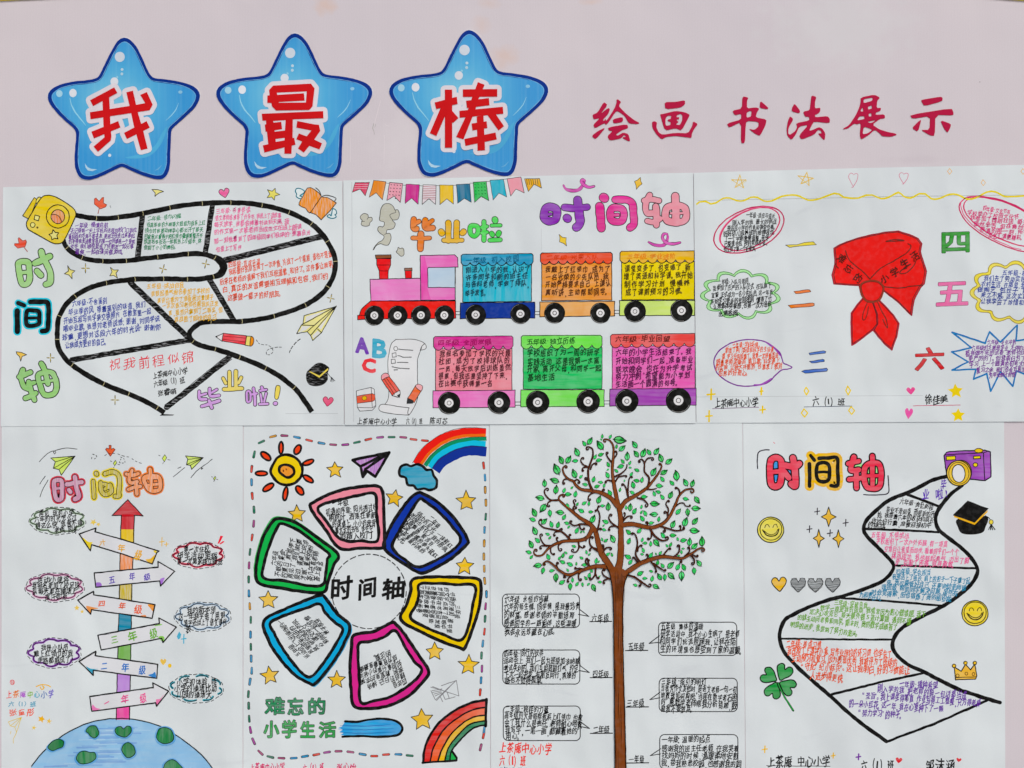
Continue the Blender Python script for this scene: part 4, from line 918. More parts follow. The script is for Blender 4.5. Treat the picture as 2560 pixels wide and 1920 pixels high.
d = crayon([(440, 1060), (520, 1015), (645, 1180), (560, 1240)], [[(465, 1048), (585, 1225)], [(490, 1035), (612, 1205)]], [(560, 1238), (600, 1200), (645, 1180), (650, 1215), (640, 1258), (600, 1255)], [(440, 1060), (435, 1010), (470, 980), (505, 985), (522, 1015), (480, 1035)], ('c8421e', 'e79aa0'), 'orange-red pencil leaning right'); d.fill([(610, 1240), (650, 1215), (640, 1260)], '55585a'); d.build()
d = crayon([(825, 1125), (895, 1180), (810, 1320), (735, 1270)], [], [(735, 1268), (800, 1300), (790, 1325), (725, 1330)], [(825, 1128), (860, 1105), (905, 1130), (893, 1182), (860, 1170)], ('e0601c', 'e3a5a8'), 'orange pencil leaning left'); d.fill([(735, 1270), (802, 1300), (785, 1328), (725, 1330)], '55585c'); d.build()
d = draw('eraser_drawing', p2, 'white eraser with an orange band'); d.shape([(145, 1185), (315, 1145), (350, 1165), (370, 1365), (330, 1408), (185, 1418), (155, 1375)], 'd1d5d6', '55585a', 7); d.fill([(150, 1245), (328, 1215), (358, 1230), (358, 1290), (330, 1312), (155, 1330)], 'd2521e', 'marker')
for P in ([(315, 1145), (328, 1380)], [(150, 1245), (328, 1215), (358, 1230)], [(155, 1330), (330, 1305), (360, 1290)], [(155, 1375), (330, 1380), (368, 1355)]): d.line(P, 6, '55585a')
d.fill(ellipse(237, 1268, 26, 24), 'e0b020'); d.line(ellipse(237, 1268, 26, 24), 5, '5a4020', True); d.build()
K = '33302c'
view(*E_)
writing(p2, [('一年级 初入校园', 1400, 1025, 2020, 1000)], '12607e', 72, base=60)
writing(p2, [('刚进入小学的我，认识了', 1400, 1125, 2145, 1120), ('许多同学和新的班主任', 1400, 1215, 2120, 1195), ('与各科老师，学会了排队，', 1395, 1295, 2140, 1275), ('举手发言。', 1395, 1395, 1650, 1385)], '1c3f4c', 82, base=60, wr=.9)
view(*F_)
writing(p2, [('二年级·光荣入队', 300, 985, 900, 980)], 'c2431a', 62, base=60)
writing(p2, [('我戴上了红领巾，成为了', 285, 1125, 1040, 1115), ('一名光荣的少先队员，我', 290, 1215, 1020, 1200), ('开始严格要求自己，上课认', 285, 1300, 1045, 1280), ('真听讲，主动帮助同学。', 285, 1390, 1030, 1375)], '4a2a18', 82, base=60, wr=.9)
writing(p2, [('三年级·学业进阶', 1230, 975, 1790, 972)], 'd9822a', 66, base=60)
writing(p2, [('课堂变多了，也变难了，新', 1200, 1110, 1965, 1095), ('增了英语和科学课。我开始', 1190, 1200, 1990, 1185), ('制作学习计划，慢慢养', 1195, 1290, 1955, 1280), ('成了课前预习的习惯。', 1210, 1380, 1890, 1370)], '453a18', 84, base=60, wr=.9)
view(*G_)
writing(p2, [('四年级·全面发展', 1080, 625, 1700, 620)], '8c1a58', 72, base=60)
writing(p2, [('我报名参加了学校的兴趣', 1095, 760, 1925, 745), ('社团，成为了校排球队的', 1085, 845, 1915, 825), ('一员，每天放学后训练虽然', 1090, 935, 1925, 910), ('很累，但我还是坚持了下来，', 1085, 1015, 1890, 1005), ('在比赛中获得第一名', 1085, 1100, 1715, 1095)], '4a2228', 80, base=60, wr=.9)
view(*H_)
writing(p2, [('五年级·独立历练', 75, 615, 640, 605)], '1f5a24', 74, base=60)
writing(p2, [('学校组织了为一周的研学', 75, 745, 920, 735), ('实践活动，这是我第一次离', 80, 850, 915, 830), ('开家、离开父母，和同学一起', 75, 930, 935, 915), ('基地生活', 80, 1030, 405, 1020)], '14401f', 86, base=60, wr=.9)
writing(p2, [('六年级·毕业回望', 1090, 590, 1725, 580)], '5a2018', 80, base=60)
writing(p2, [('六年的小学生活结束了。我', 1095, 740, 1975, 730), ('开始和同学们一起，准备毕业', 1095, 840, 1995, 820), ('联欢晚会，也在为升学考试', 1095, 940, 1985, 915), ('努力冲刺，希望能为小学划', 1095, 1020, 1960, 1000), ('生活画一个圆满的句号。', 1095, 1105, 1830, 1090)], '4d1a42', 84, base=60, wr=.9)
view(*G_)
writing(p2, [('上茶庵中心小学', 150, 1535, 610, 1540), ('六（1）班', 715, 1535, 905, 1535), ('陈可芯', 985, 1530, 1200, 1535)], '262729', 84)

# ================================================================== POSTER 3: red neckerchief
p3 = root('hand_drawn_poster', 'poster of a knotted red neckerchief between the numbers one to six', 'poster', 2187, 738, 'hand drawn posters in two rows')
sheet(p3, ((1733.8, 432.5), (2636, 411.5), (2638, 1053.5), (1740.5, 1057.5)), 0.0012, (0, 0, 0, 0), (-2.0,))
I_, J_, K_, L_ = (1720, 410, 480), (2080, 410, 480), (1720, 720, 480), (2080, 720, 480)
view(*I_)
d = draw('ruled_line', p3); d.line([(110, 423), (1000, 406), (2212, 382)], 4, '8c8f8c', jit=.05); view(*J_); d.line([(530, 380), (1400, 368), (2500, 355)], 4, '8c8f8c', jit=.05); d.build(); view(*K_); d = draw('ruled_line', p3); d.line([(95, 1255), (1100, 1248), (2700, 1238)], 3, '9da1a3', jit=.05); d.build()
wl = draw('wavy_line', p3, 'yellow wavy line along the top', base=3)
wl.line(catmull(cv(*I_, [(100, 465), (130, 440), (200, 432), (260, 462), (320, 450), (400, 400), (480, 395), (560, 425), (640, 425), (720, 385), (800, 388), (870, 428), (960, 428), (1080, 375), (1200, 358), (1280, 372), (1380, 418), (1480, 410), (1600, 370), (1680, 340), (1735, 348), (1790, 385)]) + cv(*J_, [(200, 395), (300, 395), (390, 360), (460, 360), (560, 402), (650, 385), (760, 330), (820, 375), (900, 395), (1000, 345), (1070, 345), (1140, 402), (1230, 400), (1340, 355), (1440, 355), (1560, 410), (1660, 390), (1780, 325), (1880, 325), (1980, 375), (2100, 375), (2260, 365), (2500, 350)]), False, 8), 4.2, 'cfc228', raw=True, jit=.3); wl.build()
def outl(parent, P, col, w, name, closed=True, **k):
    d = draw(name, parent); d.line(P, w, col, closed, **k); return d.build()
view(*I_)
def scrawl_star(x, y, r, rot):
    d = draw('drawn_star', p3); a = [(x + r * math.cos(math.radians(rot + 144 * i)) * (1 if i != 2 else 1.25), y + r * math.sin(math.radians(rot + 144 * i))) for i in range(6)]
    d.line(a, 6, 'c9a52e', jit=.9); d.line([(p[0] + 5, p[1] + 4) for p in a], 3.5, 'd8c04e', jit=1.2); d.build()
scrawl_star(590, 208, 80, -88); scrawl_star(1355, 175, 82, -80)
view(*J_)
for x, y, h in ((240, 185, 165), (822, 165, 130)):
    d = draw('drawn_heart', p3); d.line([(x - 2, y - h * .42), (x - 30, y - h * .47), (x - 52, y - h * .25), (x - 25, y + h * .2), (x + 2, y + h * .5), (x - 18, y + h * .52)], 6, 'b8657f', smooth=True); d.line([(x + 2, y - h * .36), (x + 30, y - h * .44), (x + 54, y - h * .35), (x + 45, y), (x + 15, y + h * .35), (x - 2, y + h * .5)], 6, 'b8657f', smooth=True); d.build()
for x, y in ((1350, 88), (1736, 218), (2195, 88)):
    d = draw('drawn_diamond', p3); d.line([(x, y - 34), (x + 26, y), (x, y + 34), (x - 24, y)], 6, 'cfa03a', True, jit=.6); d.build()
# neckerchief
nk = draw('neckerchief_drawing', p3, 'red knotted neckerchief with dark outlines'); RED = 'c52420'
OUT = [(20, 975), (90, 930), (250, 870), (430, 825), (600, 790), (760, 778), (880, 815), (985, 860), (1025, 920), (1010, 1010), (1040, 1110), (1080, 1240), (1055, 1380), (1015, 1420), (940, 1560), (910, 1740), (760, 1590), (590, 1460), (540, 1560), (400, 1590), (330, 1480), (310, 1400), (150, 1390), (20, 1380), (0, 1280), (35, 1150)]
nk.fill(OUT, RED, 'pen'); nk.line(OUT, 20, 'a03038', True, jit=.6); nk.line([(a * .972 + 540 * .028, b * .972 + 1100 * .028) for a, b in OUT], 7, '4a2420', True, jit=.6); nk.line([(a * 1.012 - 540 * .012, b * 1.012 - 1100 * .012) for a, b in OUT], 5, '5a1c28', True, jit=.6)
for P in ([(150, 1000), (190, 1100), (260, 1170), (350, 1240), (435, 1330)], [(870, 920), (905, 950), (860, 1020), (720, 1110), (560, 1200), (440, 1320)], [(590, 1415), (760, 1430), (900, 1410), (1040, 1395)], [(620, 890), (720, 870), (825, 885), (720, 888), (620, 893)], [(970, 1100), (940, 1170), (860, 1250), (780, 1262), (800, 1220), (860, 1200)], [(30, 1140), (50, 1180), (70, 1200)]): nk.line(P, 11, '5a2a22', smooth=True)
nk.build()
view(*L_)
for P, ex in (([(360, 110), (290, 190), (220, 290), (218, 450), (225, 660), (330, 590), (470, 480), (520, 420), (515, 300), (470, 170), (450, 130)], [[(400, 180), (360, 270), (350, 360), (380, 360), (405, 290), (415, 220)]]),
              ([(450, 130), (530, 130), (600, 200), (700, 310), (765, 410), (740, 560), (710, 640), (685, 712), (600, 640), (530, 560), (475, 490), (520, 410), (515, 300)], [[(520, 170), (570, 270), (620, 370), (635, 460), (600, 410), (580, 365)]])):
    d = draw('neckerchief_tail', nk.ob, base=20); d.fill(P, RED); d.line(P, 18, '8f2a38', True); c0 = sum(p[0] for p in P) / len(P), sum(p[1] for p in P) / len(P)
    d.line([(a * .94 + c0[0] * .06, b * .94 + c0[1] * .06) for a, b in P], 7, '4a1f1c', True)
    for q in ex: d.line(q, 10, '5a2a22', smooth=True)
    d.build()
view(*J_)
d = draw('neckerchief_knot', nk.ob, base=60); P = [(330, 1390), (430, 1345), (530, 1360), (590, 1420), (575, 1500), (530, 1575), (430, 1590), (370, 1560), (330, 1480)]; d.fill(P, RED); d.line(P, 20, '7a3a2a', True, smooth=True); d.line([(a * .9 + 455 * .1, b * .9 + 1465 * .1) for a, b in P], 6, '5a2420', True, smooth=True); d.build()
for ch, x, y, r in (('难', 105, 1090, 35), ('忘', 185, 1205, 35), ('的', 300, 1310, 32), ('小', 595, 1320, -30), ('学', 715, 1240, -30), ('生', 830, 1140, -30), ('活', 945, 1055, -32)):
    a = math.radians(r); writing(p3, [(ch, x - 55 * math.cos(a), y - 55 * math.sin(a), x + 55 * math.cos(a), y + 55 * math.sin(a))], '4a2019', 105, name='neckerchief_character', base=80, slant=0)
# numbers
def num(par, ch, x0, y0, x1, y1, c, line, fat=10, lab=None, kind='marker', sl=0.0, wd=4): q = draw('number_character', par, lab); q.big(ch, x0, y0, x1, y1, c, line, fat, wd, .01, sl, kind); return q.build()
view(*I_)
def barn(P, c, l): d = draw('number_character', p3); d.shape(P, c, l, 6, kind='marker'); return d
barn([(1122, 935), (1250, 930), (1340, 905), (1440, 897), (1475, 930), (1290, 945), (1165, 962)], 'd9c83a', '3f3c24').build()
d = barn([(1218, 1470), (1380, 1447), (1400, 1450), (1412, 1470), (1390, 1480), (1240, 1497)], 'd9771f', '4a3020'); d.shape([(1150, 1630), (1430, 1600), (1450, 1605), (1450, 1630), (1430, 1640), (1185, 1662)], 'd9771f', '4a3020', 6, kind='marker'); d.build()
view(*K_)
d = barn([(1388, 750), (1560, 722), (1585, 730), (1580, 750), (1400, 772)], '3f68ae', '2a3348'); d.shape([(1395, 845), (1550, 823), (1568, 830), (1565, 850), (1425, 865)], '3f68ae', '2a3348', 6, kind='marker'); d.shape([(1305, 960), (1340, 945), (1590, 925), (1605, 940), (1595, 958), (1345, 982)], '3f68ae', '2a3348', 6, kind='marker'); d.build()
view(*J_); num(p3, '四', 1255, 782, 1580, 1028, '2f8a2c', '23401f', 16, 'green number character 四', sl=.05); num(p3, '五', 1192, 1355, 1568, 1635, 'df6f9f', '5a3040', 16, 'pink number character 五', sl=.05)
view(*L_); num(p3, '六', 948, 678, 1288, 952, 'b3262b', '5a1a1c', 12, 'dark red number character 六', sl=.06)
# bubbles
view(*I_)
d = draw('oval_bubble', p3, 'crimson double oval'); d.line(ellipse(700, 760, 425, 235, -22, 40), 15, 'a32a54', True, jit=.8); d.line(ellipse(712, 752, 370, 205, -27, 40), 14, 'b0325c', True, jit=.8); d.line(ellipse(722, 755, 385, 222, -25, 30, 160, 330), 10, 'cf6a8c', jit=.8); d.build()
writing(p3, [('一年级·适应与成长', 665, 590, 1000, 600), ('刚入学的我，最大的挑战', 505, 680, 1020, 660), ('是适应小学的作息和课堂节奏。', 445, 745, 1010, 725), ('妈妈幼儿园养成的规律我花', 400, 805, 990, 785), ('了一个学期慢慢调整，我学', 410, 865, 930, 850), ('己整理书包、按时完成作业，', 410, 925, 915, 900), ('也交到了第一个好朋友。', 405, 985, 790, 970)], '2a2a2c', 68, warp=.05)
def cloudP(cx, cy, rx, ry, n=11, amp=.16, rot=0):
    out = []; N_ = n * 8
    for i in range(N_):
        a = 2 * PI * i / N_; k = 1 + amp * (abs(math.sin(a * n / 2 + rot)) - .5) * (.8 + .4 * hsh(int(a * n / 2 / PI + 3), n))
        out.append((cx + rx * k * math.cos(a), cy + ry * k * math.sin(a)))
    return out
def band(name, par, cx, cy, rx, ry, n, col, line, wid=.9, lab=None, w=6, kk=.9, rot=0, amp=.2):
    d = draw(name, par, lab); O = cloudP(cx, cy, rx, ry, n, amp, rot); Ii = [(cx + (x - cx) * kk, cy + (y - cy) * kk + 2) for x, y in O]
    d.fill(O, col, 'marker', holes=[Ii]); d.line(O, w, line, True); d.line(Ii, w, line, True); return d.build()
band('cloud_bubble', p3, 605, 1502, 430, 262, 11, 'a7dd9f', '3c7a38', lab='light green scalloped cloud', w=8, rot=.4)
writing(p3, [('二年级·入队与规则', 340, 1365, 695, 1345), ('我参加了庄严的入队仪式，在队旗下', 280, 1430, 955, 1400), ('宣誓，正式成为一名少先队员。这一年我', 265, 1510, 975, 1480), ('开始学习更多的校园规则，懂得了什', 255, 1585, 965, 1550), ('么是集体荣誉感，也第一次为班级', 285, 1640, 960, 1610), ('出黑板报。', 345, 1725, 600, 1710)], '2a2a2c', 76, warp=.045)
view(*K_)
d = draw('speech_bubble', p3, 'purple oval speech bubble'); P = [(640, 600), (760, 600), (880, 618), (990, 690), (1060, 760), (1095, 860), (1140, 885), (1195, 915), (1150, 935), (1070, 950), (1000, 1010), (930, 1080), (850, 1110), (740, 1130), (620, 1130), (500, 1100), (400, 1040), (330, 970), (295, 880), (305, 800), (370, 710), (480, 640)]
d.line(P, 14, '6c2c80', True, smooth=True, jit=.7); d.line([(880, 618), (990, 690), (1070, 790)], 22, '8a4a9c', smooth=True, taper=.6); d.line([(760, 1112), (850, 1110), (960, 1040)], 24, '9050a2', smooth=True, taper=.6); d.build()
writing(p3, [('三年级·学科拓展', 505, 655, 805, 650), ('新增了两门英语和科学的主科课', 425, 715, 985, 705), ('课，学习任务加重了。我第一次接触英语，', 385, 790, 1060, 775), ('跟着老师读单词，唱儿歌；科学课上', 320, 855, 1055, 835), ('的实验，让我大开眼界，也激发了我对', 310, 915, 1085, 895), ('世界的好奇心。', 345, 980, 700, 975)], 'cf5226', 72, warp=.05)
view(*J_)
d = draw('oval_bubble', p3, 'crimson double oval cut by the picture edge'); d.line(ellipse(2010, 700, 590, 240, 24, 44), 14, 'a82c5a', True, jit=.9); d.line(ellipse(2010, 675, 540, 205, 24, 44), 14, 'b2345f', True, jit=.9); d.line(ellipse(2000, 690, 570, 225, 26, 30, 60, 230), 9, 'c4577c', jit=1.0); d.build()
writing(p3, [('四年级·文化节有', 1730, 510, 2050, 555), ('学校举办了校园文化节，', 1550, 560, 2180, 620), ('我参加了舞蹈社团，每天放学', 1580, 615, 2380, 690), ('虽然辛苦，但在舞台排练时', 1620, 690, 2400, 740), ('表演的那一刻，所有付出', 1690, 760, 2400, 790), ('文艺汇演更精彩。', 1790, 820, 2200, 850)], 'b8286a', 66, warp=.06)
band('cloud_bubble', p3, 2070, 1475, 450, 330, 11, 'd8cc50', '8a7c28', lab='yellow scalloped cloud cut by the picture edge', w=8, rot=.2)
writing(p3, [('五年级·社会实践', 1950, 1255, 2440, 1270), ('我们去了劳动实践基地，', 1740, 1320, 2380, 1330), ('农村生活，在那里，我们亲手', 1710, 1385, 2400, 1400), ('做陶艺，包饺子，第一次', 1665, 1450, 2400, 1460), ('来之不易。这次实践活动', 1705, 1510, 2380, 1530), ('让我学会了珍惜和感恩', 1705, 1580, 2330, 1600)], '35458c', 74, warp=.05)
view(*L_)
d = draw('burst_bubble', p3, 'blue spiky burst outline'); P = [(1380, 512), (1600, 690), (1372, 738), (1565, 850), (1378, 947), (1655, 935), (1625, 1052), (1780, 985), (1822, 1190), (1935, 965), (2080, 1135), (2120, 955), (2330, 1040), (2290, 880), (2480, 800), (2300, 730), (2350, 580), (2115, 610), (2130, 428), (1935, 625), (1810, 505), (1760, 635)]
d.line(P, 19, '1f5f9c', True, jit=.6); d.line([(a - 2, b + 3) for a, b in P], 6, '2a86b0', True, jit=.8); d.build()
writing(p3, [('六年级·毕业冲刺', 1780, 625, 2115, 625), ('六年级的主题是学业，不停的考试', 1600, 690, 2290, 690), ('都有做不完的试卷，老师也比以', 1530, 750, 2280, 740), ('更严厉的了。但我明白为了考', 1565, 810, 2280, 810), ('学习，上一个圆满的句号大家', 1575, 875, 2250, 870), ('复习之余，我们也会互相欢', 1655, 945, 2230, 935), ('为毕业倒计时惜', 1800, 1000, 2110, 1000)], '6a2a86', 70, warp=.05)
# bottom row of marks
view(*K_)
def plus(par, x, y, a, b, w, col='d9bd1e', name='drawn_sparkle', **k): d = draw(name, par); d.line([(x - a, y + 3), (x + a, y - 3)], w, col, jit=.2); d.line([(x + 2, y - b), (x, y + b)], w, col, jit=.2); d.build()
plus(p3, 263, 1225, 45, 58, 20); plus(p3, 842, 1190, 16, 38, 20); plus(p3, 240, 1475, 36, 60, 18); plus(p3, 856, 1402, 30, 38, 18)
def diam(x, y, a, b): d = draw('drawn_diamond', p3); d.line([(x - 5, y - b), (x + a, y), (x, y + b), (x - a, y)], 14, 'd8bf26', True, jit=.4); d.build()
diam(1362, 1187, 28, 45); diam(1842, 1182, 26, 50); diam(1338, 1440, 36, 46); diam(1882, 1412, 34, 46)
view(*L_)
dheart(p3, 903, 1185, 100, 85, -4, 'dc4f8c', None); dheart(p3, 880, 1445, 92, 125, 6, 'd95a9c', None)
dstar(p3, 1420, 1190, 88, 'dcc01c', None, 0, -95, .5, 'pen'); dstar(p3, 1450, 1465, 84, 'dcc01c', None, 0, -90, .5, 'pen')
view(*K_); writing(p3, [('上茶庵中心小学', 300, 1325, 805, 1315), ('六（1）班', 1425, 1305, 1800, 1305), ('徐佳美', 2720, 1285, 2985, 1275)], '262729', 110)
for a, b, c in (((280, 1390), (810, 1372), '6a4a6c'), ((1335, 1370), (1885, 1360), '22304a'), ((2588, 1357), (3130, 1348), 'a84060')): d = draw('underline', p3); d.line([a, b], 7, c, jit=.2); d.build()
# ================================================================== POSTER 4: signpost on the globe
p4 = root('hand_drawn_poster', 'poster of a coloured signpost with six arrow boards rising from a blue and green globe', 'poster', 306, 1490, 'hand drawn posters in two rows')
sheet(p4, ((5.5, 1058), (607.6, 1058), (606.8, 1962), (4.5, 1962)), 0.0008, (0, 0, 0, .0003))
M_, N_ = (0, 1050, 620), (0, 1455, 620)
view(*M_)
bubble(p4, [(38, [(488, 545), (550, 540), (556, 620), (550, 700), (505, 702), (488, 620)], 1), (22, [(500, 612), (548, 606)]), (38, [(600, 575), (672, 560), (730, 552)]), (40, [(670, 508), (685, 600), (705, 680), (672, 705)]), (38, [(616, 622), (632, 640)])], 'b98aa2', '2c2024', 6, 'pencil', 'b3203f', 12, 'pink shaded character 时 with a crimson edge')
bubble(p4, [(36, [(862, 475), (866, 482)]), (32, [(835, 545), (842, 690)]), (34, [(940, 478), (1010, 462), (1058, 490), (1070, 560), (1062, 640), (1068, 675), (1030, 680)]), (34, [(900, 560), (905, 630), (940, 665), (995, 640), (985, 580)]), (30, [(930, 570), (975, 590), (940, 615)])], 'b6ab3e', '33301c', 6, 'pencil', 'dfc838', 12, 'olive character 间 with a yellow edge')
bubble(p4, [(32, [(1180, 448), (1155, 520), (1170, 560), (1225, 550)]), (30, [(1130, 482), (1180, 492), (1235, 478)]), (32, [(1215, 560), (1225, 660)]), (30, [(1150, 620), (1200, 600), (1255, 590)]), (34, [(1292, 510), (1310, 590), (1350, 630), (1425, 620), (1430, 545), (1400, 500)], 0), (32, [(1342, 440), (1350, 540), (1352, 630)]), (24, [(1300, 580), (1430, 570)]), (24, [(1300, 520), (1420, 515)])], 'd98f62', '2f2218', 6, 'pencil', 'e07a2c', 12, 'orange character 轴 with an orange edge')
def gplane(P, cuts, c='c5dd72', lab='yellow-green paper plane'):
    d = draw('paper_plane_drawing', p4, lab); d.shape(P, c, '2c2e22', 7, kind='marker')
    for q in cuts: d.line(q, 6, '2c2e22')
    return d.build()
gplane([(455, 338), (672, 322), (548, 492), (530, 440), (480, 430), (497, 372)], [[(497, 372), (672, 322)], [(480, 430), (672, 322)], [(530, 440), (672, 322)]])
gplane([(1658, 320), (1815, 335), (1712, 440), (1700, 405), (1665, 398), (1677, 350)], [[(1677, 350), (1815, 335)], [(1665, 398), (1815, 335)], [(1700, 405), (1815, 335)]])
def pen(par, lines, w=6, c='2c2d2e', name='pen_line', sm=True, lab=None):
    d = draw(name, par, lab)
    for q in lines: d.line(q, w, c, smooth=sm and len(q) > 2)
    return d.build()
pen(p4, [[(355, 370), (420, 305), (480, 275), (500, 285), (490, 303), (480, 290), (500, 270), (600, 250), (690, 258)]]); pen(p4, [[(405, 500), (380, 535), (360, 570)], [(430, 535), (390, 610), (360, 685)]])
pen(p4, [[(1705, 515), (1750, 460), (1795, 425), (1812, 430), (1800, 440), (1795, 425), (1850, 385), (1895, 350)]]); pen(p4, [[(1548, 505), (1600, 465), (1650, 425)], [(1588, 430), (1615, 418)]])
d = draw('drawn_arrow', p4, 'small orange heart-shaped arrow'); d.shape([(943, 262), (955, 250), (975, 258), (975, 225), (993, 225), (993, 260), (1012, 250), (1030, 262), (988, 322)], 'd9603a', '6a2a1c', 6); d.build()
for x, y, r in ((1028, 385, 26), (1468, 340, 32), (1917, 520, 18)):
    d = draw('drawn_sparkle', p4); d.shape([(x + 4, y - r), (x + r * .6, y - 4), (x - 2, y + r), (x - r * .6, y + 2)], 'c5dd72', '3a3d22', 5); d.line([(x + r, y + r * .4), (x + r * 1.6, y + r * .5)], 5, '444'); d.line([(x - r * 1.2, y - r * .6), (x - r * 1.6, y - r * .8)], 5, '444'); d.line([(x - r * .3, y + r * 1.2), (x - r * .5, y + r * 1.6)], 5, '444'); d.build()
dashes(p4, [(935, 318), (975, 300), (1040, 298), (1100, 320), (1150, 330)], 16, 20, 6, '3a3a3a'); dashes(p4, [(1180, 345), (1230, 375), (1300, 395)], 16, 20, 6, '3a3a3a'); dashes(p4, [(830, 305), (865, 320), (850, 345), (820, 345), (830, 310)], 10, 16, 6, '3a3a3a'); dashes(p4, [(1080, 330), (1110, 350), (1115, 380), (1070, 380), (1085, 340)], 8, 14, 6, '3a3a3a')
# mast
ms = draw('mast_drawing', p4, 'signpost mast banded in eight colours', base=0)
def seg(v, y0, y1, c, k='marker'):
    view(*v)
    def xl(y): return (1083 - (y - 850) * .024) if v is M_ else (1062 - (y - 285) * .024)
    def xr(y): return (1202 - (y - 850) * .036) if v is M_ else (1175 - (y - 285) * .017)
    ms.fill([(xl(y0), y0), (xr(y0), y0), (xr(y1), y1), (xl(y1), y1)], c, k)
    ms.line([(xl(y0), y0), (xl(y1), y1)], 9, '22201e'); ms.line([(xr(y0), y0), (xr(y1), y1)], 9, '22201e')
view(*M_); seg(M_, 845, 985, 'b01f2a', 'markerv'); seg(M_, 975, 1120, 'dcbb1c', 'markerv'); seg(M_, 1180, 1345, 'd98c5e', 'pencil'); seg(M_, 1450, 1610, 'b8a840', 'pencil')
seg(N_, 260, 440, '147f98'); seg(N_, 545, 700, '78a85a', 'markerv'); seg(N_, 800, 1000, 'b18bc8', 'markerv'); seg(N_, 1090, 1225, 'd8579a', 'markerv')
view(*M_); ms.shape([(1142, 708), (1278, 853), (1200, 850), (1083, 850), (1000, 852)], 'a91c28', '241a1a', 8, kind='marker'); ms.fill([(1090, 840), (1195, 840), (1195, 860), (1090, 860)], 'a91c28'); ms.build()
def board(v, P, txt, tcol, spots, lab):
    view(*v); d = draw('arrow_board', p4, lab, base=40); d.fill(P, 'cdd1d4', 'pen'); 
    for q, c in spots: d.fill(q, c, 'marker', len(q) > 3)
    d.line(P, 11, '201f20', True, jit=.4); d.line([(a + 5, b + 5) for a, b in P[:4]], 3, '555', jit=.8); d.build()
    for ch, x, y, h, r in txt:
        a = math.radians(r); writing(d.ob, [(ch, x - h * .42 * math.cos(a), y - h * .42 * math.sin(a), x + h * .42 * math.cos(a), y + h * .42 * math.sin(a))], tcol, h, name='board_character', base=70)
board(M_, [(708, 1015), (858, 962), (850, 995), (1085, 1062), (1420, 1168), (1400, 1180), (1362, 1283), (1100, 1195), (820, 1110), (810, 1165)], [('六', 918, 1092, 62, 14), ('年', 1088, 1135, 80, 14), ('级', 1238, 1195, 92, 14)], 'd7a32c', [([(740, 1050), (790, 1085), (830, 1090), (815, 1110), (810, 1160)], 'ddc52c'), ([(1400, 1165), (1370, 1165), (1380, 1180), (1392, 1190)], 'dcc428'), ([(1300, 1245), (1345, 1235), (1385, 1200), (1362, 1280)], 'dcae28')], 'board reading 六年级 pointing left')
board(M_, [(843, 1362), (1412, 1310), (1410, 1260), (1560, 1348), (1435, 1478), (1427, 1433), (857, 1490)], [('五', 998, 1425, 66, -4), ('年', 1182, 1395, 72, -4), ('级', 1315, 1395, 70, -4)], '54409c', [([(860, 1450), (900, 1450), (910, 1480), (870, 1488)], '8a5ab0'), ([(1430, 1420), (1470, 1405), (1460, 1435), (1440, 1465)], '9a6ac0')], 'board reading 五年级 pointing right')
board(N_, [(697, 160), (838, 80), (838, 112), (1385, 200), (1360, 322), (818, 245), (812, 285)], [('四', 908, 192, 66, 8), ('年', 1092, 212, 80, 8), ('级', 1238, 240, 84, 8)], 'd8603a', [([(770, 215), (830, 222), (880, 235), (820, 245), (812, 280)], 'e08a2c'), ([(1320, 200), (1375, 205), (1368, 260), (1350, 240)], 'e58f34'), ([(1255, 298), (1300, 292), (1310, 305), (1280, 308)], 'e0843a')], 'board reading 四年级 pointing left')
board(N_, [(877, 472), (1425, 368), (1420, 318), (1573, 400), (1455, 538), (1445, 500), (905, 603)], [('三', 1022, 515, 72, -10), ('年', 1182, 482, 96, -10), ('级', 1368, 455, 88, -10)], '6aa23a', [([(1415, 490), (1455, 480), (1470, 500), (1455, 530)], '7fb84a'), ([(1380, 385), (1450, 372), (1445, 382), (1385, 392)], '7fb84a')], 'board reading 三年级 pointing right')
board(N_, [(708, 705), (858, 615), (850, 655), (1410, 732), (1400, 857), (835, 785), (835, 830)], [('二', 935, 738, 78, 6), ('年', 1122, 752, 96, 6), ('级', 1272, 780, 82, 6)], '2a6aac', [([(770, 750), (810, 770), (880, 775), (835, 785), (832, 825)], '1f8fa8'), ([(1325, 830), (1365, 815), (1385, 800), (1392, 850)], '2a7ab4')], 'board reading 二年级 pointing left')
board(N_, [(803, 1018), (1370, 938), (1365, 898), (1505, 972), (1398, 1105), (1390, 1075), (822, 1150)], [('一', 952, 1070, 64, -6), ('年', 1115, 1045, 84, -6), ('级', 1280, 1030, 84, -6)], 'd8558c', [([(828, 1090), (860, 1120), (900, 1130), (830, 1142)], 'e07aac'), ([(1395, 1045), (1430, 1040), (1465, 1000), (1405, 1090)], 'dd6a9c')], 'board reading 一年级 pointing right')
def cloud4(v, cx, cy, rx, ry, halo, lines, h, n=9, rot=0.0, lab=None, arcs=False):
    view(*v); O = cloudP(cx, cy, rx, ry, n, .19, rot); d = draw('cloud_bubble', p4, lab)
    d.line(O, 20, halo, True, kind='marker') if not arcs else [d.line(O[i:i + 6], 18, halo, kind='marker') for i in range(0, len(O) - 6, 8)]
    if not arcs: d.line(O, 8, '2a2630', True)
    else: [d.line([(a + 3, b + 2) for a, b in O[i:i + 6]], 8, '22343a') for i in range(0, len(O) - 6, 8)]
    d.build(); dashes(d.ob, cloudP(cx, cy + 4, rx * 1.13, ry * 1.2, n, .05, rot), 26, 18, 6, '3a3a3a', closed=True)
    writing(p4, lines, '222224', h * 1.1, base=20, warp=.05)
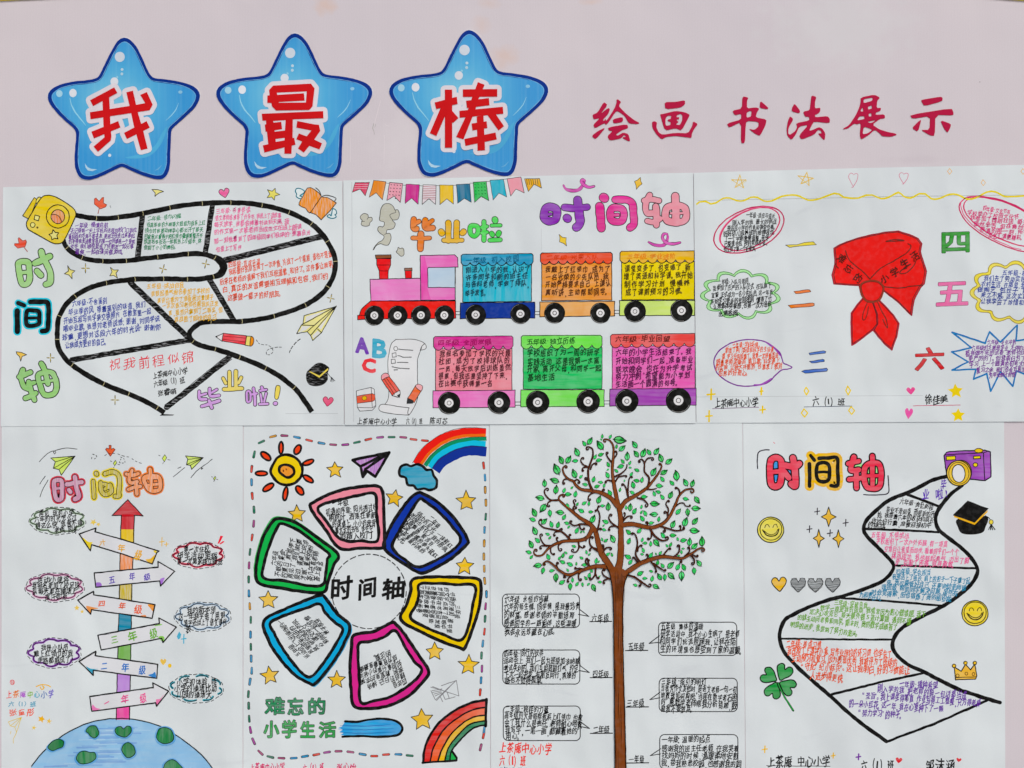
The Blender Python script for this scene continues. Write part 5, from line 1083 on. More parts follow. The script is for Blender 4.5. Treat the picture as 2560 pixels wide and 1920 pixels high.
cloud4(M_, 517, 895, 222, 102, '9db59a', [('再见，我的小学', 345, 835, 660, 828), ('六年的时光怎么过', 305, 885, 690, 870), ('得这么快，我舍不得', 315, 945, 740, 915), ('老师、同学', 485, 985, 700, 972)], 60, rot=.3, lab='grey-green edged cloud')
cloud4(M_, 492, 1488, 232, 108, 'c993b4', [('运动小健将', 330, 1420, 620, 1425), ('我报名参加了校足球', 285, 1472, 712, 1478), ('队每天都在操场上', 290, 1525, 690, 1525), ('挥汗如雨', 400, 1578, 605, 1575)], 60, rot=.6, lab='mauve edged cloud')
cloud4(N_, 488, 628, 212, 112, '8a48a8', [('我是小队员', 365, 580, 615, 580), ('戴上红领巾的我', 300, 635, 655, 632), ('走路都威风了！', 335, 695, 660, 690)], 62, rot=.1, lab='purple edged cloud')
cloud4(M_, 1772, 1200, 205, 100, 'c43a58', [('第一次住校', 1640, 1150, 1865, 1150), ('研学活动里我', 1580, 1205, 1940, 1205), ('第一次离家独立睡觉', 1580, 1255, 1985, 1258)], 62, rot=.5, lab='red edged cloud')
cloud4(N_, 1812, 305, 222, 108, 'a9c0d2', [('我的新本领', 1665, 250, 1930, 240), ('这一年我学会了用钢', 1590, 305, 2010, 290), ('笔字还当上了语文课代', 1640, 362, 2025, 352), ('表', 1655, 415, 1705, 412)], 62, rot=.2, lab='pale blue edged cloud')
cloud4(N_, 1752, 945, 215, 108, '2f9aa8', [('小学初体验，哇', 1578, 890, 1940, 880), ('小学的操场比幼', 1555, 945, 1940, 938), ('儿园的操场大', 1575, 1000, 1890, 998)], 68, n=8, rot=.4, lab='broken teal edged cloud', arcs=True)
view(*M_)
for P in ([(1968, 1030), (1992, 1035), (1958, 1100), (1942, 1102)], [(1990, 1078), (2005, 1085), (1970, 1108), (1958, 1104)]):
    d = draw('emphasis_mark', p4); d.fill(P, 'c8283c'); d.build()
for v, x, y, a, b, w, c in ((M_, 1445, 1085, 22, 38, 7, 'dcb04a'), (M_, 1485, 1107, 18, 18, 7, 'dcb04a'), (N_, 1640, 505, 22, 40, 9, '2fa0ba')): view(*v); plus(p4, x, y, a, b, w, c)
view(*M_); dstar(p4, 835, 910, 30, 'd9c062', None, 0, -60, .5); dstar(p4, 880, 930, 20, 'd9c062', None, 0, -50, .5)
view(*N_); dstar(p4, 688, 230, 26, 'd3ba52', None, 0, -90, .5); dstar(p4, 735, 262, 18, 'd3ba52', None, 0); sparkle4(p4, [(1600, 440), (1618, 465), (1610, 500), (1592, 512), (1578, 485)], '2fa0ba', None)
dheart(p4, 1458, 712, 55, 60, 0, 'd3b33c', None); d = draw('drawn_dot', p4); d.fill(ellipse(1516, 745, 16, 18), 'd3b33c'); d.build()
gl = draw('globe_drawing', p4, 'pale blue globe with green land patches')
arc = catmull([(285, 1640), (400, 1500), (560, 1370), (750, 1270), (900, 1228), (1050, 1214), (1200, 1222), (1320, 1248), (1450, 1292), (1600, 1380), (1780, 1520), (1885, 1640), (1990, 1810)], False, 20)
gl.fill([(285, 1640)] + arc[1:] + [(1900, 1815), (200, 1815), (215, 1770)], '8fb7d2', 'marker')
for k in range(26):
    y = 1290 + k * 14; hw = 240 + (k * 22); x0 = 1080 - hw * (.3 + .6 * hsh(k)); gl.line([(x0, y + 4), (x0 + 180 + 260 * hsh(k, 2), y - 4 + 10 * hsh(k, 5))], 12, ('7fa8cb', '789fc8', '9cbfd6')[k % 3], kind='marker')
gl.line(arc, 9, '1d2a30'); gl.build()
for P in ([(768, 1325), (800, 1285), (850, 1280), (875, 1310), (885, 1350), (850, 1388), (810, 1370), (790, 1345)], [(1030, 1320), (1050, 1290), (1085, 1288), (1105, 1308), (1135, 1282), (1170, 1295), (1170, 1340), (1120, 1380), (1050, 1360)], [(1400, 1370), (1420, 1310), (1480, 1295), (1530, 1320), (1552, 1380), (1530, 1425), (1460, 1438), (1415, 1415)], [(432, 1468), (480, 1415), (530, 1400), (570, 1420), (565, 1465), (520, 1485), (470, 1500)], [(1090, 1500), (1105, 1450), (1150, 1430), (1195, 1465), (1210, 1520), (1180, 1555), (1130, 1560)], [(685, 1570), (710, 1520), (760, 1505), (800, 1515), (850, 1520), (855, 1570), (800, 1610), (720, 1615)], [(1465, 1640), (1500, 1595), (1550, 1582), (1600, 1620), (1640, 1680), (1600, 1760), (1480, 1740)]):
    d = draw('land_patch', gl.ob, base=60); c = (sum(p[0] for p in P) / len(P), sum(p[1] for p in P) / len(P))
    d.fill(catmull([(c[0] + (a - c[0]) * 1.22, c[1] + (b - c[1]) * 1.22 + 4) for a, b in P], True), '5f9cc4', 'marker'); d.shape(P, '1b7440', '12301f', 7, True, 'markerv'); d.build()
for i, (ch, c) in enumerate(zip('上茶庵中心小学', ('c43a3a', 'cf7a34', '9a4fb0', '7aa83a', '3f9ab0', '35609c', '5a4aa8'))): writing(p4, [(ch, 55 + i * 62, 1002, 112 + i * 62, 1000)], c, 68, name='signature')
writing(p4, [('六（1）班', 75, 1088, 325, 1085)], '2f8aa4', 56, name='signature'); writing(p4, [('张童彤', 75, 1160, 315, 1155)], 'cf5236', 66, name='signature', wr=.85)
pen(p4, [[(78, 1245), (195, 1205), (150, 1335), (135, 1290), (95, 1280), (78, 1245)], [(95, 1280), (195, 1205), (135, 1290)], [(150, 1340), (120, 1400), (122, 1435)], [(100, 1330), (95, 1352)]], 5, 'c9b23c', sm=False)
pen(p4, [[(325, 930), (370, 915), (430, 920), (455, 935)], [(360, 935), (375, 958), (395, 940), (380, 925)]], 9, 'd3a92c'); pen(p4, [[(95, 895), (100, 875), (115, 872), (130, 880), (130, 905), (115, 915), (98, 905)], [(105, 880), (108, 905)], [(120, 878), (122, 908)]], 6, 'bb3a40')
dstar(p4, 372, 1220, 34, 'dba81e', None, 0, -70, .5); dstar(p4, 440, 1240, 28, 'dcb42e', None, 0, -80, .35); dstar(p4, 305, 1298, 26, 'd3ba4c', None, 0, -80, .3)

# ================================================================== POSTER 5: wheel of six petals
p5 = root('hand_drawn_poster', 'poster of six thick-edged petals round a dashed circle, sun above, rainbows in two corners', 'poster', 916, 1490, 'hand drawn posters in two rows')
sheet(p5, ((609.4, 1060), (1222.4, 1058), (1226, 1962), (608.6, 1962)), 0.0004, (0, 0, 0, 0))
O_, P_ = (600, 1050, 640), (600, 1440, 640)
BK = '1c1b1a'
DC = ['b98f28', '8f3a78', '2381a8', '1f6a52', 'b8402c', '8f3a86', '2381a8', 'b8402c', '8f3a68', '2381a8', '1f6a52']
def bdash(v, pts, r0):
    view(*v)
    for i, (x, y) in enumerate(pts):
        j, k = pts[max(0, i - 1)], pts[min(len(pts) - 1, i + 1)]; l = math.hypot(k[0] - j[0], k[1] - j[1]); tx, ty = (k[0] - j[0]) / l, (k[1] - j[1]) / l
        d = draw('border_dash', p5); c = DC[int(hsh(i, r0) * 10.99)]
        d.line([(x - tx * 24, y - ty * 24), (x + tx * 24, y + ty * 24)], 22, '4a4640', jit=.2); d.line([(x - tx * 22, y - ty * 22), (x + tx * 22, y + ty * 22)], 15, c, jit=.2, kind='marker'); d.build()
bdash(O_, [(185, 190), (285, 142), (385, 135), (492, 150), (598, 176), (705, 200), (805, 213), (910, 213), (1010, 193), (1110, 167), (1210, 150), (1310, 148), (1410, 150), (1500, 168), (1598, 178)], 1)
bdash(O_, [(123, 297), (101, 423), (101, 538), (107, 657), (122, 775), (119, 895), (104, 1015), (87, 1140), (79, 1255), (76, 1378), (78, 1497), (85, 1608)], 2)
bdash(P_, [(94, 378), (92, 505), (94, 612), (97, 713), (102, 817), (87, 913), (73, 1020), (76, 1120), (80, 1232), (91, 1328), (118, 1427), (177, 1525), (262, 1562), (358, 1573), (465, 1573), (562, 1557), (660, 1542), (752, 1522), (852, 1513), (955, 1520), (1060, 1540), (1160, 1555), (1262, 1542), (1368, 1540), (1467, 1550)], 3)
bdash(O_, [(2106, 393), (2117, 497), (2119, 605), (2125, 715), (2123, 835), (2113, 950), (2110, 1065), (2107, 1180), (2110, 1285), (2115, 1390), (2130, 1505), (2122, 1608)], 4)
bdash(P_, [(2118, 370), (2112, 480), (2098, 583), (2087, 687), (2090, 800), (2083, 900), (2075, 1005)], 5); bdash(P_, [(2110, 1330), (2105, 1375), (2080, 1480)], 6)
view(*O_)
sn = draw('sun_drawing', p5, 'yellow sun with an orange face and nine rays'); P = [(290, 380), (330, 320), (400, 300), (470, 320), (520, 370), (540, 430), (525, 490), (470, 545), (400, 560), (330, 540), (285, 490), (265, 440)]
sn.fill(P, 'dfbd1c', 'pen', True); sn.line(P, 25, BK, True, True); Q = [(350, 400), (400, 385), (455, 410), (470, 455), (440, 490), (400, 495), (350, 460), (340, 430)]; sn.fill(Q, 'e08f3e', 'pen', True); sn.line(Q, 24, BK, True, True); sn.line([(375, 432), (378, 442)], 10, '6a3018'); sn.line([(398, 422), (402, 430)], 10, '6a3018'); sn.build()
for x, y, a, b, r in ((355, 240, 18, 52, 2), (498, 257, 26, 44, 28), (223, 312, 52, 24, 38), (590, 365, 50, 20, -20), (185, 462, 52, 20, 0), (590, 508, 50, 22, 33), (245, 583, 54, 24, -33), (393, 637, 20, 58, 8), (518, 608, 26, 46, -38)):
    d = draw('sun_ray', sn.ob); d.fill(ellipse(x, y, a, b, r), 'd5441f', 'pen'); d.line(ellipse(x, y, a, b, r), 17, BK, True); d.build()
for v, x, y, r, ro in ((O_, 822, 432, 74, -92), (O_, 1335, 675, 80, -80), (O_, 1957, 702, 92, -92), (O_, 492, 812, 76, -92), (O_, 1940, 1262, 82, -88), (O_, 245, 1555, 82, -91), (P_, 258, 860, 84, -98), (P_, 835, 898, 78, -90), (P_, 1682, 655, 82, -90), (P_, 1975, 770, 90, -88), (P_, 1575, 1240, 98, -95)):
    view(*v); dstar(p5, x, y, r, 'dfb21c', '5a5640', 7, ro, .48)
view(*O_)
d = draw('paper_plane_drawing', p5, 'purple paper plane with thick black edges')
d.fill([(975, 345), (1290, 280), (1170, 490), (1095, 435), (1062, 495), (1045, 400)], 'a678b4', 'pencil')
for q in ([(975, 345), (1290, 280), (1170, 490), (1100, 440), (1062, 492), (1042, 400), (975, 345)], [(1042, 400), (1290, 280)], [(1062, 492), (1085, 425), (1290, 280)]): d.line(q, 24, BK)
d.build()
rb = draw('rainbow_drawing', p5, 'rainbow running off the upper right edge from a cloud')
for q, w, c in (([(1520, 380), (1600, 265), (1720, 170), (1850, 118), (1980, 98), (2125, 105)], 62, 'd3261f'), ([(1565, 385), (1640, 285), (1750, 200), (1870, 150), (2000, 134), (2125, 132)], 26, 'e06a24'), ([(1600, 395), (1668, 305), (1775, 225), (1880, 185), (2000, 165), (2130, 160)], 36, '17805a'), ([(1640, 410), (1705, 322), (1805, 255), (1905, 218), (2010, 202), (2122, 208)], 48, '23aac4'), ([(1690, 440), (1745, 368), (1835, 312), (1925, 275), (2020, 262), (2130, 275)], 84, '17307c')): rb.line(q, w, c, smooth=True, kind='print', var=.05, cap=False)
for q in ([(1490, 370), (1570, 250), (1700, 145), (1840, 85), (1980, 66), (2125, 72)], [(1585, 395), (1655, 300), (1765, 215), (1875, 168), (2000, 148), (2130, 146)], [(1655, 430), (1720, 350), (1820, 278), (1915, 245), (2015, 230), (2130, 236)]): rb.line(q, 4, '4a3a34', smooth=True)
rb.build()
d = draw('cloud_drawing', rb.ob, 'turquoise cloud at the foot of the rainbow', base=30); P = [(1378, 440), (1395, 400), (1440, 385), (1480, 400), (1530, 382), (1580, 400), (1610, 430), (1655, 432), (1672, 480), (1702, 525), (1692, 585), (1640, 605), (1590, 592), (1530, 600), (1500, 568), (1450, 560), (1432, 500), (1385, 482)]
d.fill(P, '1f90aa', 'markerd', True); d.line(P, 23, BK, True, True); d.build()
def petal(v, Oo, Ii, c, lines, lab, h=62, bleed=None):
    h *= 1.0
    view(*v); d = draw('petal_panel', p5, lab, base=0)
    if bleed: d.line([(a + bleed[0], b + bleed[1]) for a, b in Oo], 22, c, True, True, kind='marker')
    cc = catmull(Oo, True, 12); ci = catmull(Ii, True, 12); d.fill(cc, c, 'print', holes=[ci]); d.line(cc, 29, BK, True, jit=.7, var=.1); d.line(ci, 27, BK, True, jit=.7, var=.14); d.build()
    writing(p5, lines, '262628', h, base=20, warp=.05)
def dirlines(rows, x0, y0, ang, gap, un):
    """rows of (text, indent): lines stepping across their own direction"""
    a = math.radians(ang); dx, dy = math.cos(a), math.sin(a); nx, ny = -dy, dx; out = []
    for i, (t, ind) in enumerate(rows):
        x = x0 + nx * gap * i + dx * ind; y = y0 + ny * gap * i + dy * ind; L_ = un * len(t)
        out.append((t, x, y, x + dx * L_, y + dy * L_))
    return out
def sl(pts): return [p for p in pts]
petal(O_, [(610, 760), (640, 710), (760, 645), (900, 600), (1060, 573), (1185, 570), (1230, 610), (1243, 780), (1250, 1095), (1230, 1105), (1050, 1108), (862, 1108), (740, 950)], [(672, 772), (720, 728), (860, 688), (1010, 655), (1165, 640), (1180, 800), (1192, 1035), (1050, 1045), (920, 1045), (840, 1005), (750, 880)], 'd98a98', [('一年级', 795, 720, 935, 705), ('初遇的序章：阳光透过梧', 740, 800, 1190, 745), ('桐树叶，洒落在崭新', 765, 845, 1180, 815), ('的课桌上。小小的我背', 795, 900, 1175, 885), ('着大大的书包，怯生生', 820, 955, 1150, 930), ('地踏入校门', 860, 1000, 1145, 995)], 'pink edged petal', 66)
petal(O_, [(1535, 628), (1590, 640), (1720, 720), (1860, 860), (1965, 1025), (1955, 1080), (1820, 1200), (1680, 1280), (1560, 1320), (1430, 1250), (1250, 1115), (1270, 990), (1350, 840), (1450, 700)], [(1545, 690), (1600, 705), (1730, 805), (1840, 930), (1905, 1048), (1760, 1175), (1545, 1268), (1420, 1200), (1318, 1100), (1370, 970), (1440, 850)], '17358c', dirlines([('二年级', 130), ('领巾的星光：一抹鲜红', 30), ('的领巾系住了我的脖颈。', 0), ('以旗飘扬，誓言在', -10), ('辞淡，紧握的拳头就红', 0), ('童年里最闪亮的', 20), ('星光。', 30)], 1545, 745, 45, 50, 42), 'navy edged petal', 56)
petal(O_, [(330, 852), (400, 860), (500, 895), (690, 1030), (848, 1160), (810, 1250), (760, 1400), (725, 1485), (600, 1490), (400, 1460), (175, 1415), (138, 1330), (150, 1200), (200, 1020), (280, 880)], [(365, 895), (500, 950), (650, 1060), (775, 1160), (755, 1200), (745, 1300), (715, 1420), (600, 1432), (400, 1390), (205, 1362), (210, 1230), (255, 1090), (320, 930)], '22a04e', dirlines([('六年级', 100), ('不散的宴会：', 14), ('的夏日，教室停下', 20), ('再见了，我们就要', 26), ('泉边，课桌上说凉', 32), ('才敢，里来的粉', 40), ('茶几还有老师', 48), ('答上留念', 60)], 258, 1352, -76, 56, 44), 'green edged petal', 56, (-8, -10))
petal(P_, [(1478, 50), (1520, 20), (1650, 8), (1850, 10), (2045, 25), (2082, 90), (2065, 270), (2000, 480), (1940, 622), (1900, 620), (1750, 570), (1600, 500), (1392, 378), (1440, 250), (1475, 130)], [(1548, 75), (1650, 62), (1850, 72), (2028, 88), (2012, 250), (1980, 420), (1912, 552), (1750, 500), (1600, 440), (1472, 358), (1520, 250), (1545, 160)], 'dfb91c', dirlines([('三年级', 140), ('书香的浸润，遨书里', 30), ('的文字点亮了我眼中', 0), ('世界我在书页间发现', 0), ('在墨香中感受那些', 0), ('泛黄的故事都变', 0), ('了有生命画卷', 0)], 1900, 110, 96, 55, 40), 'yellow edged petal', 54)
petal(P_, [(985, 510), (1150, 480), (1310, 405), (1345, 415), (1420, 500), (1520, 650), (1628, 815), (1590, 900), (1450, 1040), (1280, 1120), (1100, 1145), (985, 1120), (962, 1000), (952, 800), (965, 620)], [(1030, 582), (1120, 568), (1240, 530), (1340, 472), (1420, 600), (1500, 730), (1572, 815), (1480, 930), (1300, 1040), (1150, 1080), (1045, 1090), (1032, 900), (1022, 700)], 'b8307f', dirlines([('四年级', 0), ('精启的日记：操场', 0), ('奔跑，教室里的欢笑', 0), ('知同桌分享的小秘密', 0), ('成为我青春里最暖', 20), ('的注脚。', 60)], 1440, 905, 163, 54, 43), 'magenta edged petal', 56)
petal(P_, [(208, 385), (400, 280), (580, 205), (700, 165), (740, 190), (840, 325), (948, 430), (900, 580), (800, 750), (655, 925), (600, 925), (480, 860), (350, 720), (250, 560)], [(268, 400), (450, 318), (600, 268), (692, 240), (740, 320), (820, 402), (890, 462), (820, 600), (720, 750), (615, 868), (520, 820), (380, 640), (300, 500)], '1f98bf', dirlines([('五年级', 60), ('运动会上飞出操场的一', 0), ('风里带来自由的', 10), ('刻。研究落叶的风', 0), ('心，课文学习', 0), ('和同学一起写雪', 0), ('种子发芽', 60)], 548, 740, -128, 52, 42), 'cyan edged petal', 54, (10, 6))
view(*O_)
dashes(p5, ellipse(1115, 1480, 322, 322, 0, 60), 42, 20, 8, '3a3a3a', False, 'dashed_circle', True)
for ch, b in (('时', (790, 1355, 975, 1560)), ('间', (1030, 1358, 1182, 1548)), ('轴', (1232, 1358, 1425, 1548))):
    q = draw('title_character', p5, 'bold black brush character ' + ch); q.big(ch, *b, '242423', None, 12, 0, .035, .12, 'pen', lean=.04); q.build()
view(*P_)
for ch, b in (('难', (212, 1045, 390, 1205)), ('忘', (410, 1045, 552, 1205)), ('的', (588, 1050, 742, 1200)), ('小', (200, 1245, 342, 1400)), ('学', (362, 1238, 492, 1400)), ('生', (520, 1250, 652, 1400)), ('活', (680, 1255, 832, 1402))):
    q = draw('title_character', p5, 'green character ' + ch); q.big(ch, *b, '1f7a50' if ch in '难忘的' else '37924f', '5a5f5c', 7, 4, .02, .02, 'marker'); q.build()
d = draw('brush_stroke', p5, 'cyan brush stroke with a thick black rim'); d.fill([(845, 1290), (905, 1262), (880, 1300), (850, 1312), (890, 1325), (860, 1345), (900, 1352), (870, 1372), (920, 1380), (1000, 1385), (1200, 1385), (1340, 1378), (1395, 1345), (1405, 1310), (1370, 1265), (1280, 1240), (1150, 1240), (1000, 1262), (910, 1258)], '2a93c4', 'marker')
for y, x0, x1, c in ((1275, 900, 1180, '3fa8d4'), (1290, 865, 1300, '1c6ca0'), (1306, 890, 1370, '49aed6'), (1322, 850, 1330, '1c74a8'), (1338, 880, 1250, '3a9fcc'), (1352, 862, 1340, '1c6ca0'), (1368, 900, 1200, '3fa3d0')): d.line([(x0, y), ((x0 + x1) / 2, y + 6), (x1, y - 6)], 7, c, smooth=True, taper=.6)
d.line([(908, 1255), (1010, 1258), (1120, 1240), (1240, 1232), (1350, 1255), (1402, 1305), (1385, 1355), (1330, 1380), (1200, 1388), (1050, 1382), (885, 1388)], 20, BK, smooth=True); d.build()
rb = draw('rainbow_drawing', p5, 'black-edged rainbow in the lower right corner')
A1 = [(1582, 1605), (1605, 1460), (1700, 1290), (1850, 1165), (2000, 1095), (2128, 1070)]; A2 = [(1645, 1600), (1670, 1490), (1760, 1330), (1890, 1220), (2010, 1155), (2125, 1132)]; A3 = [(1710, 1600), (1745, 1500), (1820, 1370), (1930, 1265), (2030, 1215), (2122, 1200)]; A4 = [(1770, 1598), (1800, 1490), (1870, 1390), (1960, 1300), (2040, 1262), (2120, 1250)]; A5 = [(1815, 1590), (1830, 1510), (1900, 1420), (1980, 1340), (2050, 1300), (2118, 1288)]
for a, b, c in ((A1, A2, 'b8261f'), (A2, A3, 'e0602a'), (A3, A4, 'dcae20'), (A4, A5, '1b7a50')): rb.fill(catmull(a, False, 20) + catmull(b, False, 20)[::-1], c, 'markerd')
rb.fill([(1812, 1595), (1832, 1515), (1878, 1575), (1870, 1595)], '2a9a4e')
for q, w in ((A1, 22), (A2, 14), (A3, 14), (A4, 13), (A5, 15)): rb.line(q, w, BK, smooth=True)
rb.line([(2130, 1065), (2122, 1295)], 24, BK); rb.line([(1578, 1612), (1870, 1592), (1872, 1570), (1832, 1512)], 18, BK); rb.build()
pen(p5, [[(1650, 960), (1740, 985), (1890, 1035), (1870, 900), (1690, 1070), (1650, 990)], [(1664, 955), (1745, 985)], [(1700, 1075), (1870, 900)], [(1660, 990), (1745, 975)], [(1665, 1005), (1735, 990)], [(1675, 1020), (1740, 1000)], [(1685, 1035), (1745, 1010)], [(1730, 1040), (1750, 1085)], [(1752, 1015), (1772, 1065), (1840, 1048), (1860, 1042)], [(1790, 1000), (1808, 1052)], [(1740, 945), (1860, 905)]], 6, '77797c', 'sketch_plane', False, 'grey pencil sketch of a paper plane')
writing(p5, [('上茶庵中心小学', 85, 1652, 385, 1650), ('六（1）班', 540, 1655, 725, 1652), ('张心怡', 830, 1650, 1005, 1650)], 'b5235f', 78)
# ================================================================== POSTER 6: the tree
p6 = root('hand_drawn_poster', 'poster of a tall curly-branched tree with green leaves and outlined speech boxes', 'poster', 1540, 1490, 'hand drawn posters in two rows')
sheet(p6, ((1224.2, 1056), (1855.5, 1054), (1862.6, 1962), (1227.6, 1962)), 0.0008, (0, 0, 0, 0))
Q_, R_ = (1220, 1050, 640), (1220, 1440, 640)
view(*Q_)
tr = draw('tree_drawing', p6, 'brown tree with curling branches', base=2)
DKB, BRN = '2a1a12', '70401f'
def spiral(x, y, ang, r, s, turns=.95):
    """curl at the end of a twig; r start radius, s turning side"""
    out = []; a = math.radians(ang); cx, cy = x - s * r * math.sin(a), y + s * r * math.cos(a)
    for i in range(1, 11):
        t = i / 10; th = a - s * PI / 2 + s * t * turns * 1.6 * PI; rr = r * (1 - .62 * t)
        out.append((cx + rr * math.cos(th), cy + rr * math.sin(th)))
    return out
LIMBS = []
def limb(w0, w1, pts, c=None):
    P = list(pts)
    if c:
        a, b = P[-2], P[-1]; P += spiral(b[0], b[1], math.degrees(math.atan2(b[1] - a[1], b[0] - a[0])), c[0], c[1])
    LIMBS.append((w0, w1, P))
limb(112, 11, [(1110, 1340), (1140, 1210), (1148, 1060), (1146, 900), (1138, 800), (1112, 680), (1085, 540), (1074, 420), (1084, 300), (1080, 225), (1052, 178), (1015, 166)], (16, -1))
LIMBS[-1] = (74, 11, LIMBS[-1][2])
limb(70, 11, [(1070, 1300), (1030, 1225), (985, 1160), (952, 1060), (930, 965), (880, 900), (790, 840), (700, 765), (640, 715), (610, 682), (618, 655), (645, 645)], (14, 1))
limb(18, 9, [(612, 690), (545, 692), (505, 660), (485, 620), (498, 595)], (15, 1)); limb(14, 8, [(550, 694), (520, 712), (512, 735)], (13, -1)); limb(16, 8, [(745, 795), (735, 762), (750, 735), (738, 705)], (15, 1)); limb(12, 7, [(740, 770), (760, 765)], (10, -1))
limb(42, 10, [(905, 930), (860, 1010), (790, 1038), (660, 1045), (580, 1072), (520, 1110), (470, 1165), (420, 1172), (395, 1150), (400, 1125)], (14, 1)); limb(20, 9, [(705, 1030), (640, 968), (560, 945), (485, 930), (440, 892), (448, 862)], (11, 1))
limb(16, 8, [(565, 1085), (495, 1080), (462, 1040), (450, 1000)], (14, 1)); limb(14, 7, [(540, 1095), (542, 1140), (560, 1162)], (10, -1)); limb(15, 8, [(645, 1052), (608, 1085), (612, 1120)], (16, -1)); limb(17, 8, [(780, 1045), (785, 1100), (765, 1138), (735, 1140)], (15, 1)); limb(12, 7, [(786, 1085), (815, 1105), (832, 1100)], (10, -1))
limb(12, 7, [(620, 960), (580, 968), (566, 988)], (10, -1)); limb(11, 7, [(600, 1045), (590, 1025)], (10, 1)); limb(11, 7, [(705, 1025), (700, 995)], (10, 1)); limb(11, 7, [(610, 955), (630, 938)], (9, 1)); limb(10, 7, [(512, 1090), (460, 1085), (448, 1100)], (11, -1))
limb(46, 11, [(1118, 745), (1060, 675), (985, 632), (905, 612), (810, 600), (760, 562), (738, 530), (695, 508), (658, 468), (645, 425), (660, 400)], (14, 1)); limb(14, 7, [(738, 530), (770, 515), (790, 530)], (12, 1)); limb(14, 8, [(695, 508), (655, 515), (645, 540)], (12, -1))
limb(26, 11, [(905, 612), (875, 545), (864, 450), (880, 385), (905, 310), (902, 250), (870, 232)], (17, -1)); limb(14, 7, [(868, 405), (825, 385), (800, 350), (808, 328)], (12, 1)); limb(12, 7, [(862, 405), (822, 412), (812, 432)], (10, -1)); limb(13, 8, [(885, 425), (900, 385), (925, 370)], (12, 1)); limb(15, 8, [(920, 622), (875, 650), (865, 680)], (13, -1)); limb(12, 7, [(990, 632), (988, 605)], (11, 1)); limb(12, 7, [(870, 520), (845, 515)], (12, 1))
limb(44, 11, [(1140, 770), (1190, 700), (1270, 655), (1365, 592), (1425, 525), (1475, 455), (1500, 400), (1492, 380)], (9, -1)); limb(20, 9, [(1378, 580), (1392, 500), (1352, 445), (1350, 375), (1328, 340), (1305, 348)], (11, -1)); limb(14, 8, [(1350, 375), (1375, 335), (1415, 325)], (15, 1)); limb(16, 7, [(1212, 680), (1208, 600), (1218, 510), (1235, 490)], (8, 1)); limb(14, 7, [(1205, 650), (1192, 590), (1172, 555)], (11, -1)); limb(15, 5, [(1365, 595), (1410, 600), (1455, 590)]); limb(16, 8, [(1290, 672), (1345, 690), (1378, 725)], (17, 1))
limb(16, 7, [(1098, 488), (1160, 455), (1195, 415), (1200, 385)]); limb(14, 7, [(1100, 530), (1130, 490), (1190, 480)], (8, 1)); limb(14, 7, [(1072, 530), (1040, 518), (1015, 530)], (8, -1)); limb(13, 7, [(1064, 360), (1035, 320), (1020, 290)], (12, 1)); limb(12, 7, [(1088, 330), (1110, 300), (1112, 275)], (10, -1))
limb(46, 12, [(1160, 905), (1250, 898), (1350, 920), (1430, 925), (1520, 885), (1580, 810), (1620, 725), (1650, 655), (1700, 605), (1755, 592)], (22, 1)); limb(15, 8, [(1655, 650), (1652, 605), (1630, 582)], (9, -1)); limb(14, 7, [(1530, 870), (1552, 830), (1540, 795)], (13, -1)); limb(13, 7, [(1550, 820), (1558, 770), (1535, 725), (1550, 698)], (10, 1)); limb(8, 4, [(1622, 745), (1655, 718), (1690, 718), (1705, 740), (1740, 745)], (8, -1))
limb(18, 8, [(1480, 915), (1550, 935), (1620, 955), (1690, 945)], (12, -1)); limb(12, 7, [(1520, 925), (1530, 955)], (12, 1)); limb(24, 10, [(1395, 930), (1440, 1000), (1500, 1040), (1545, 1035)], (17, -1)); limb(14, 7, [(1410, 950), (1412, 1005), (1395, 1030)], (11, 1)); limb(12, 7, [(1372, 915), (1380, 890)], (12, -1)); limb(12, 7, [(1660, 945), (1665, 920)], (9, -1))
limb(16, 8, [(1128, 930), (1072, 892), (1045, 850), (1050, 820)], (13, 1)); limb(12, 7, [(1095, 915), (1060, 918), (1042, 940)], (9, -1)); limb(14, 7, [(1168, 870), (1205, 832), (1235, 828)], (12, 1)); limb(11, 6, [(1165, 850), (1185, 820), (1185, 805)], (7, -1))
limb(16, 7, [(935, 970), (958, 900), (966, 830), (950, 780), (935, 775)], (8, -1)); limb(10, 6, [(944, 775), (950, 745)], (8, 1)); limb(16, 8, [(948, 1130), (890, 1085), (875, 1035), (890, 1010)], (12, 1)); limb(12, 7, [(940, 1112), (900, 1100), (878, 1115)], (9, -1)); limb(14, 7, [(990, 1140), (1020, 1105), (1055, 1100)], (13, 1)); limb(12, 7, [(998, 1125), (1000, 1085)], (11, -1)); limb(12, 7, [(938, 960), (965, 935)], (10, 1)); limb(12, 7, [(845, 1040), (850, 1020)], (10, -1))
limb(16, 8, [(868, 905), (800, 898), (745, 912), (710, 890)], (13, 1)); limb(12, 7, [(790, 905), (800, 940), (825, 945)], (9, -1))
limb(44, 11, [(1050, 1275), (990, 1262), (900, 1268), (800, 1300), (700, 1335), (620, 1300), (560, 1245), (512, 1218), (482, 1232)], (13, -1)); limb(15, 8, [(625, 1305), (598, 1270), (592, 1238)], (11, 1)); limb(15, 8, [(832, 1288), (785, 1330), (785, 1375)], (13, -1)); limb(16, 7, [(780, 1310), (705, 1355), (685, 1385)], (10, -1)); limb(18, 7, [(932, 1270), (922, 1335), (895, 1375)], (13, 1)); limb(12, 7, [(925, 1320), (945, 1365)], (9, -1)); limb(14, 7, [(885, 1265), (845, 1230), (845, 1200)], (10, 1)); limb(15, 7, [(875, 1262), (862, 1215)], (9, 1)); limb(14, 7, [(830, 1290), (790, 1280), (758, 1285)], (9, 1)); limb(13, 7, [(660, 1325), (655, 1350)], (8, -1))
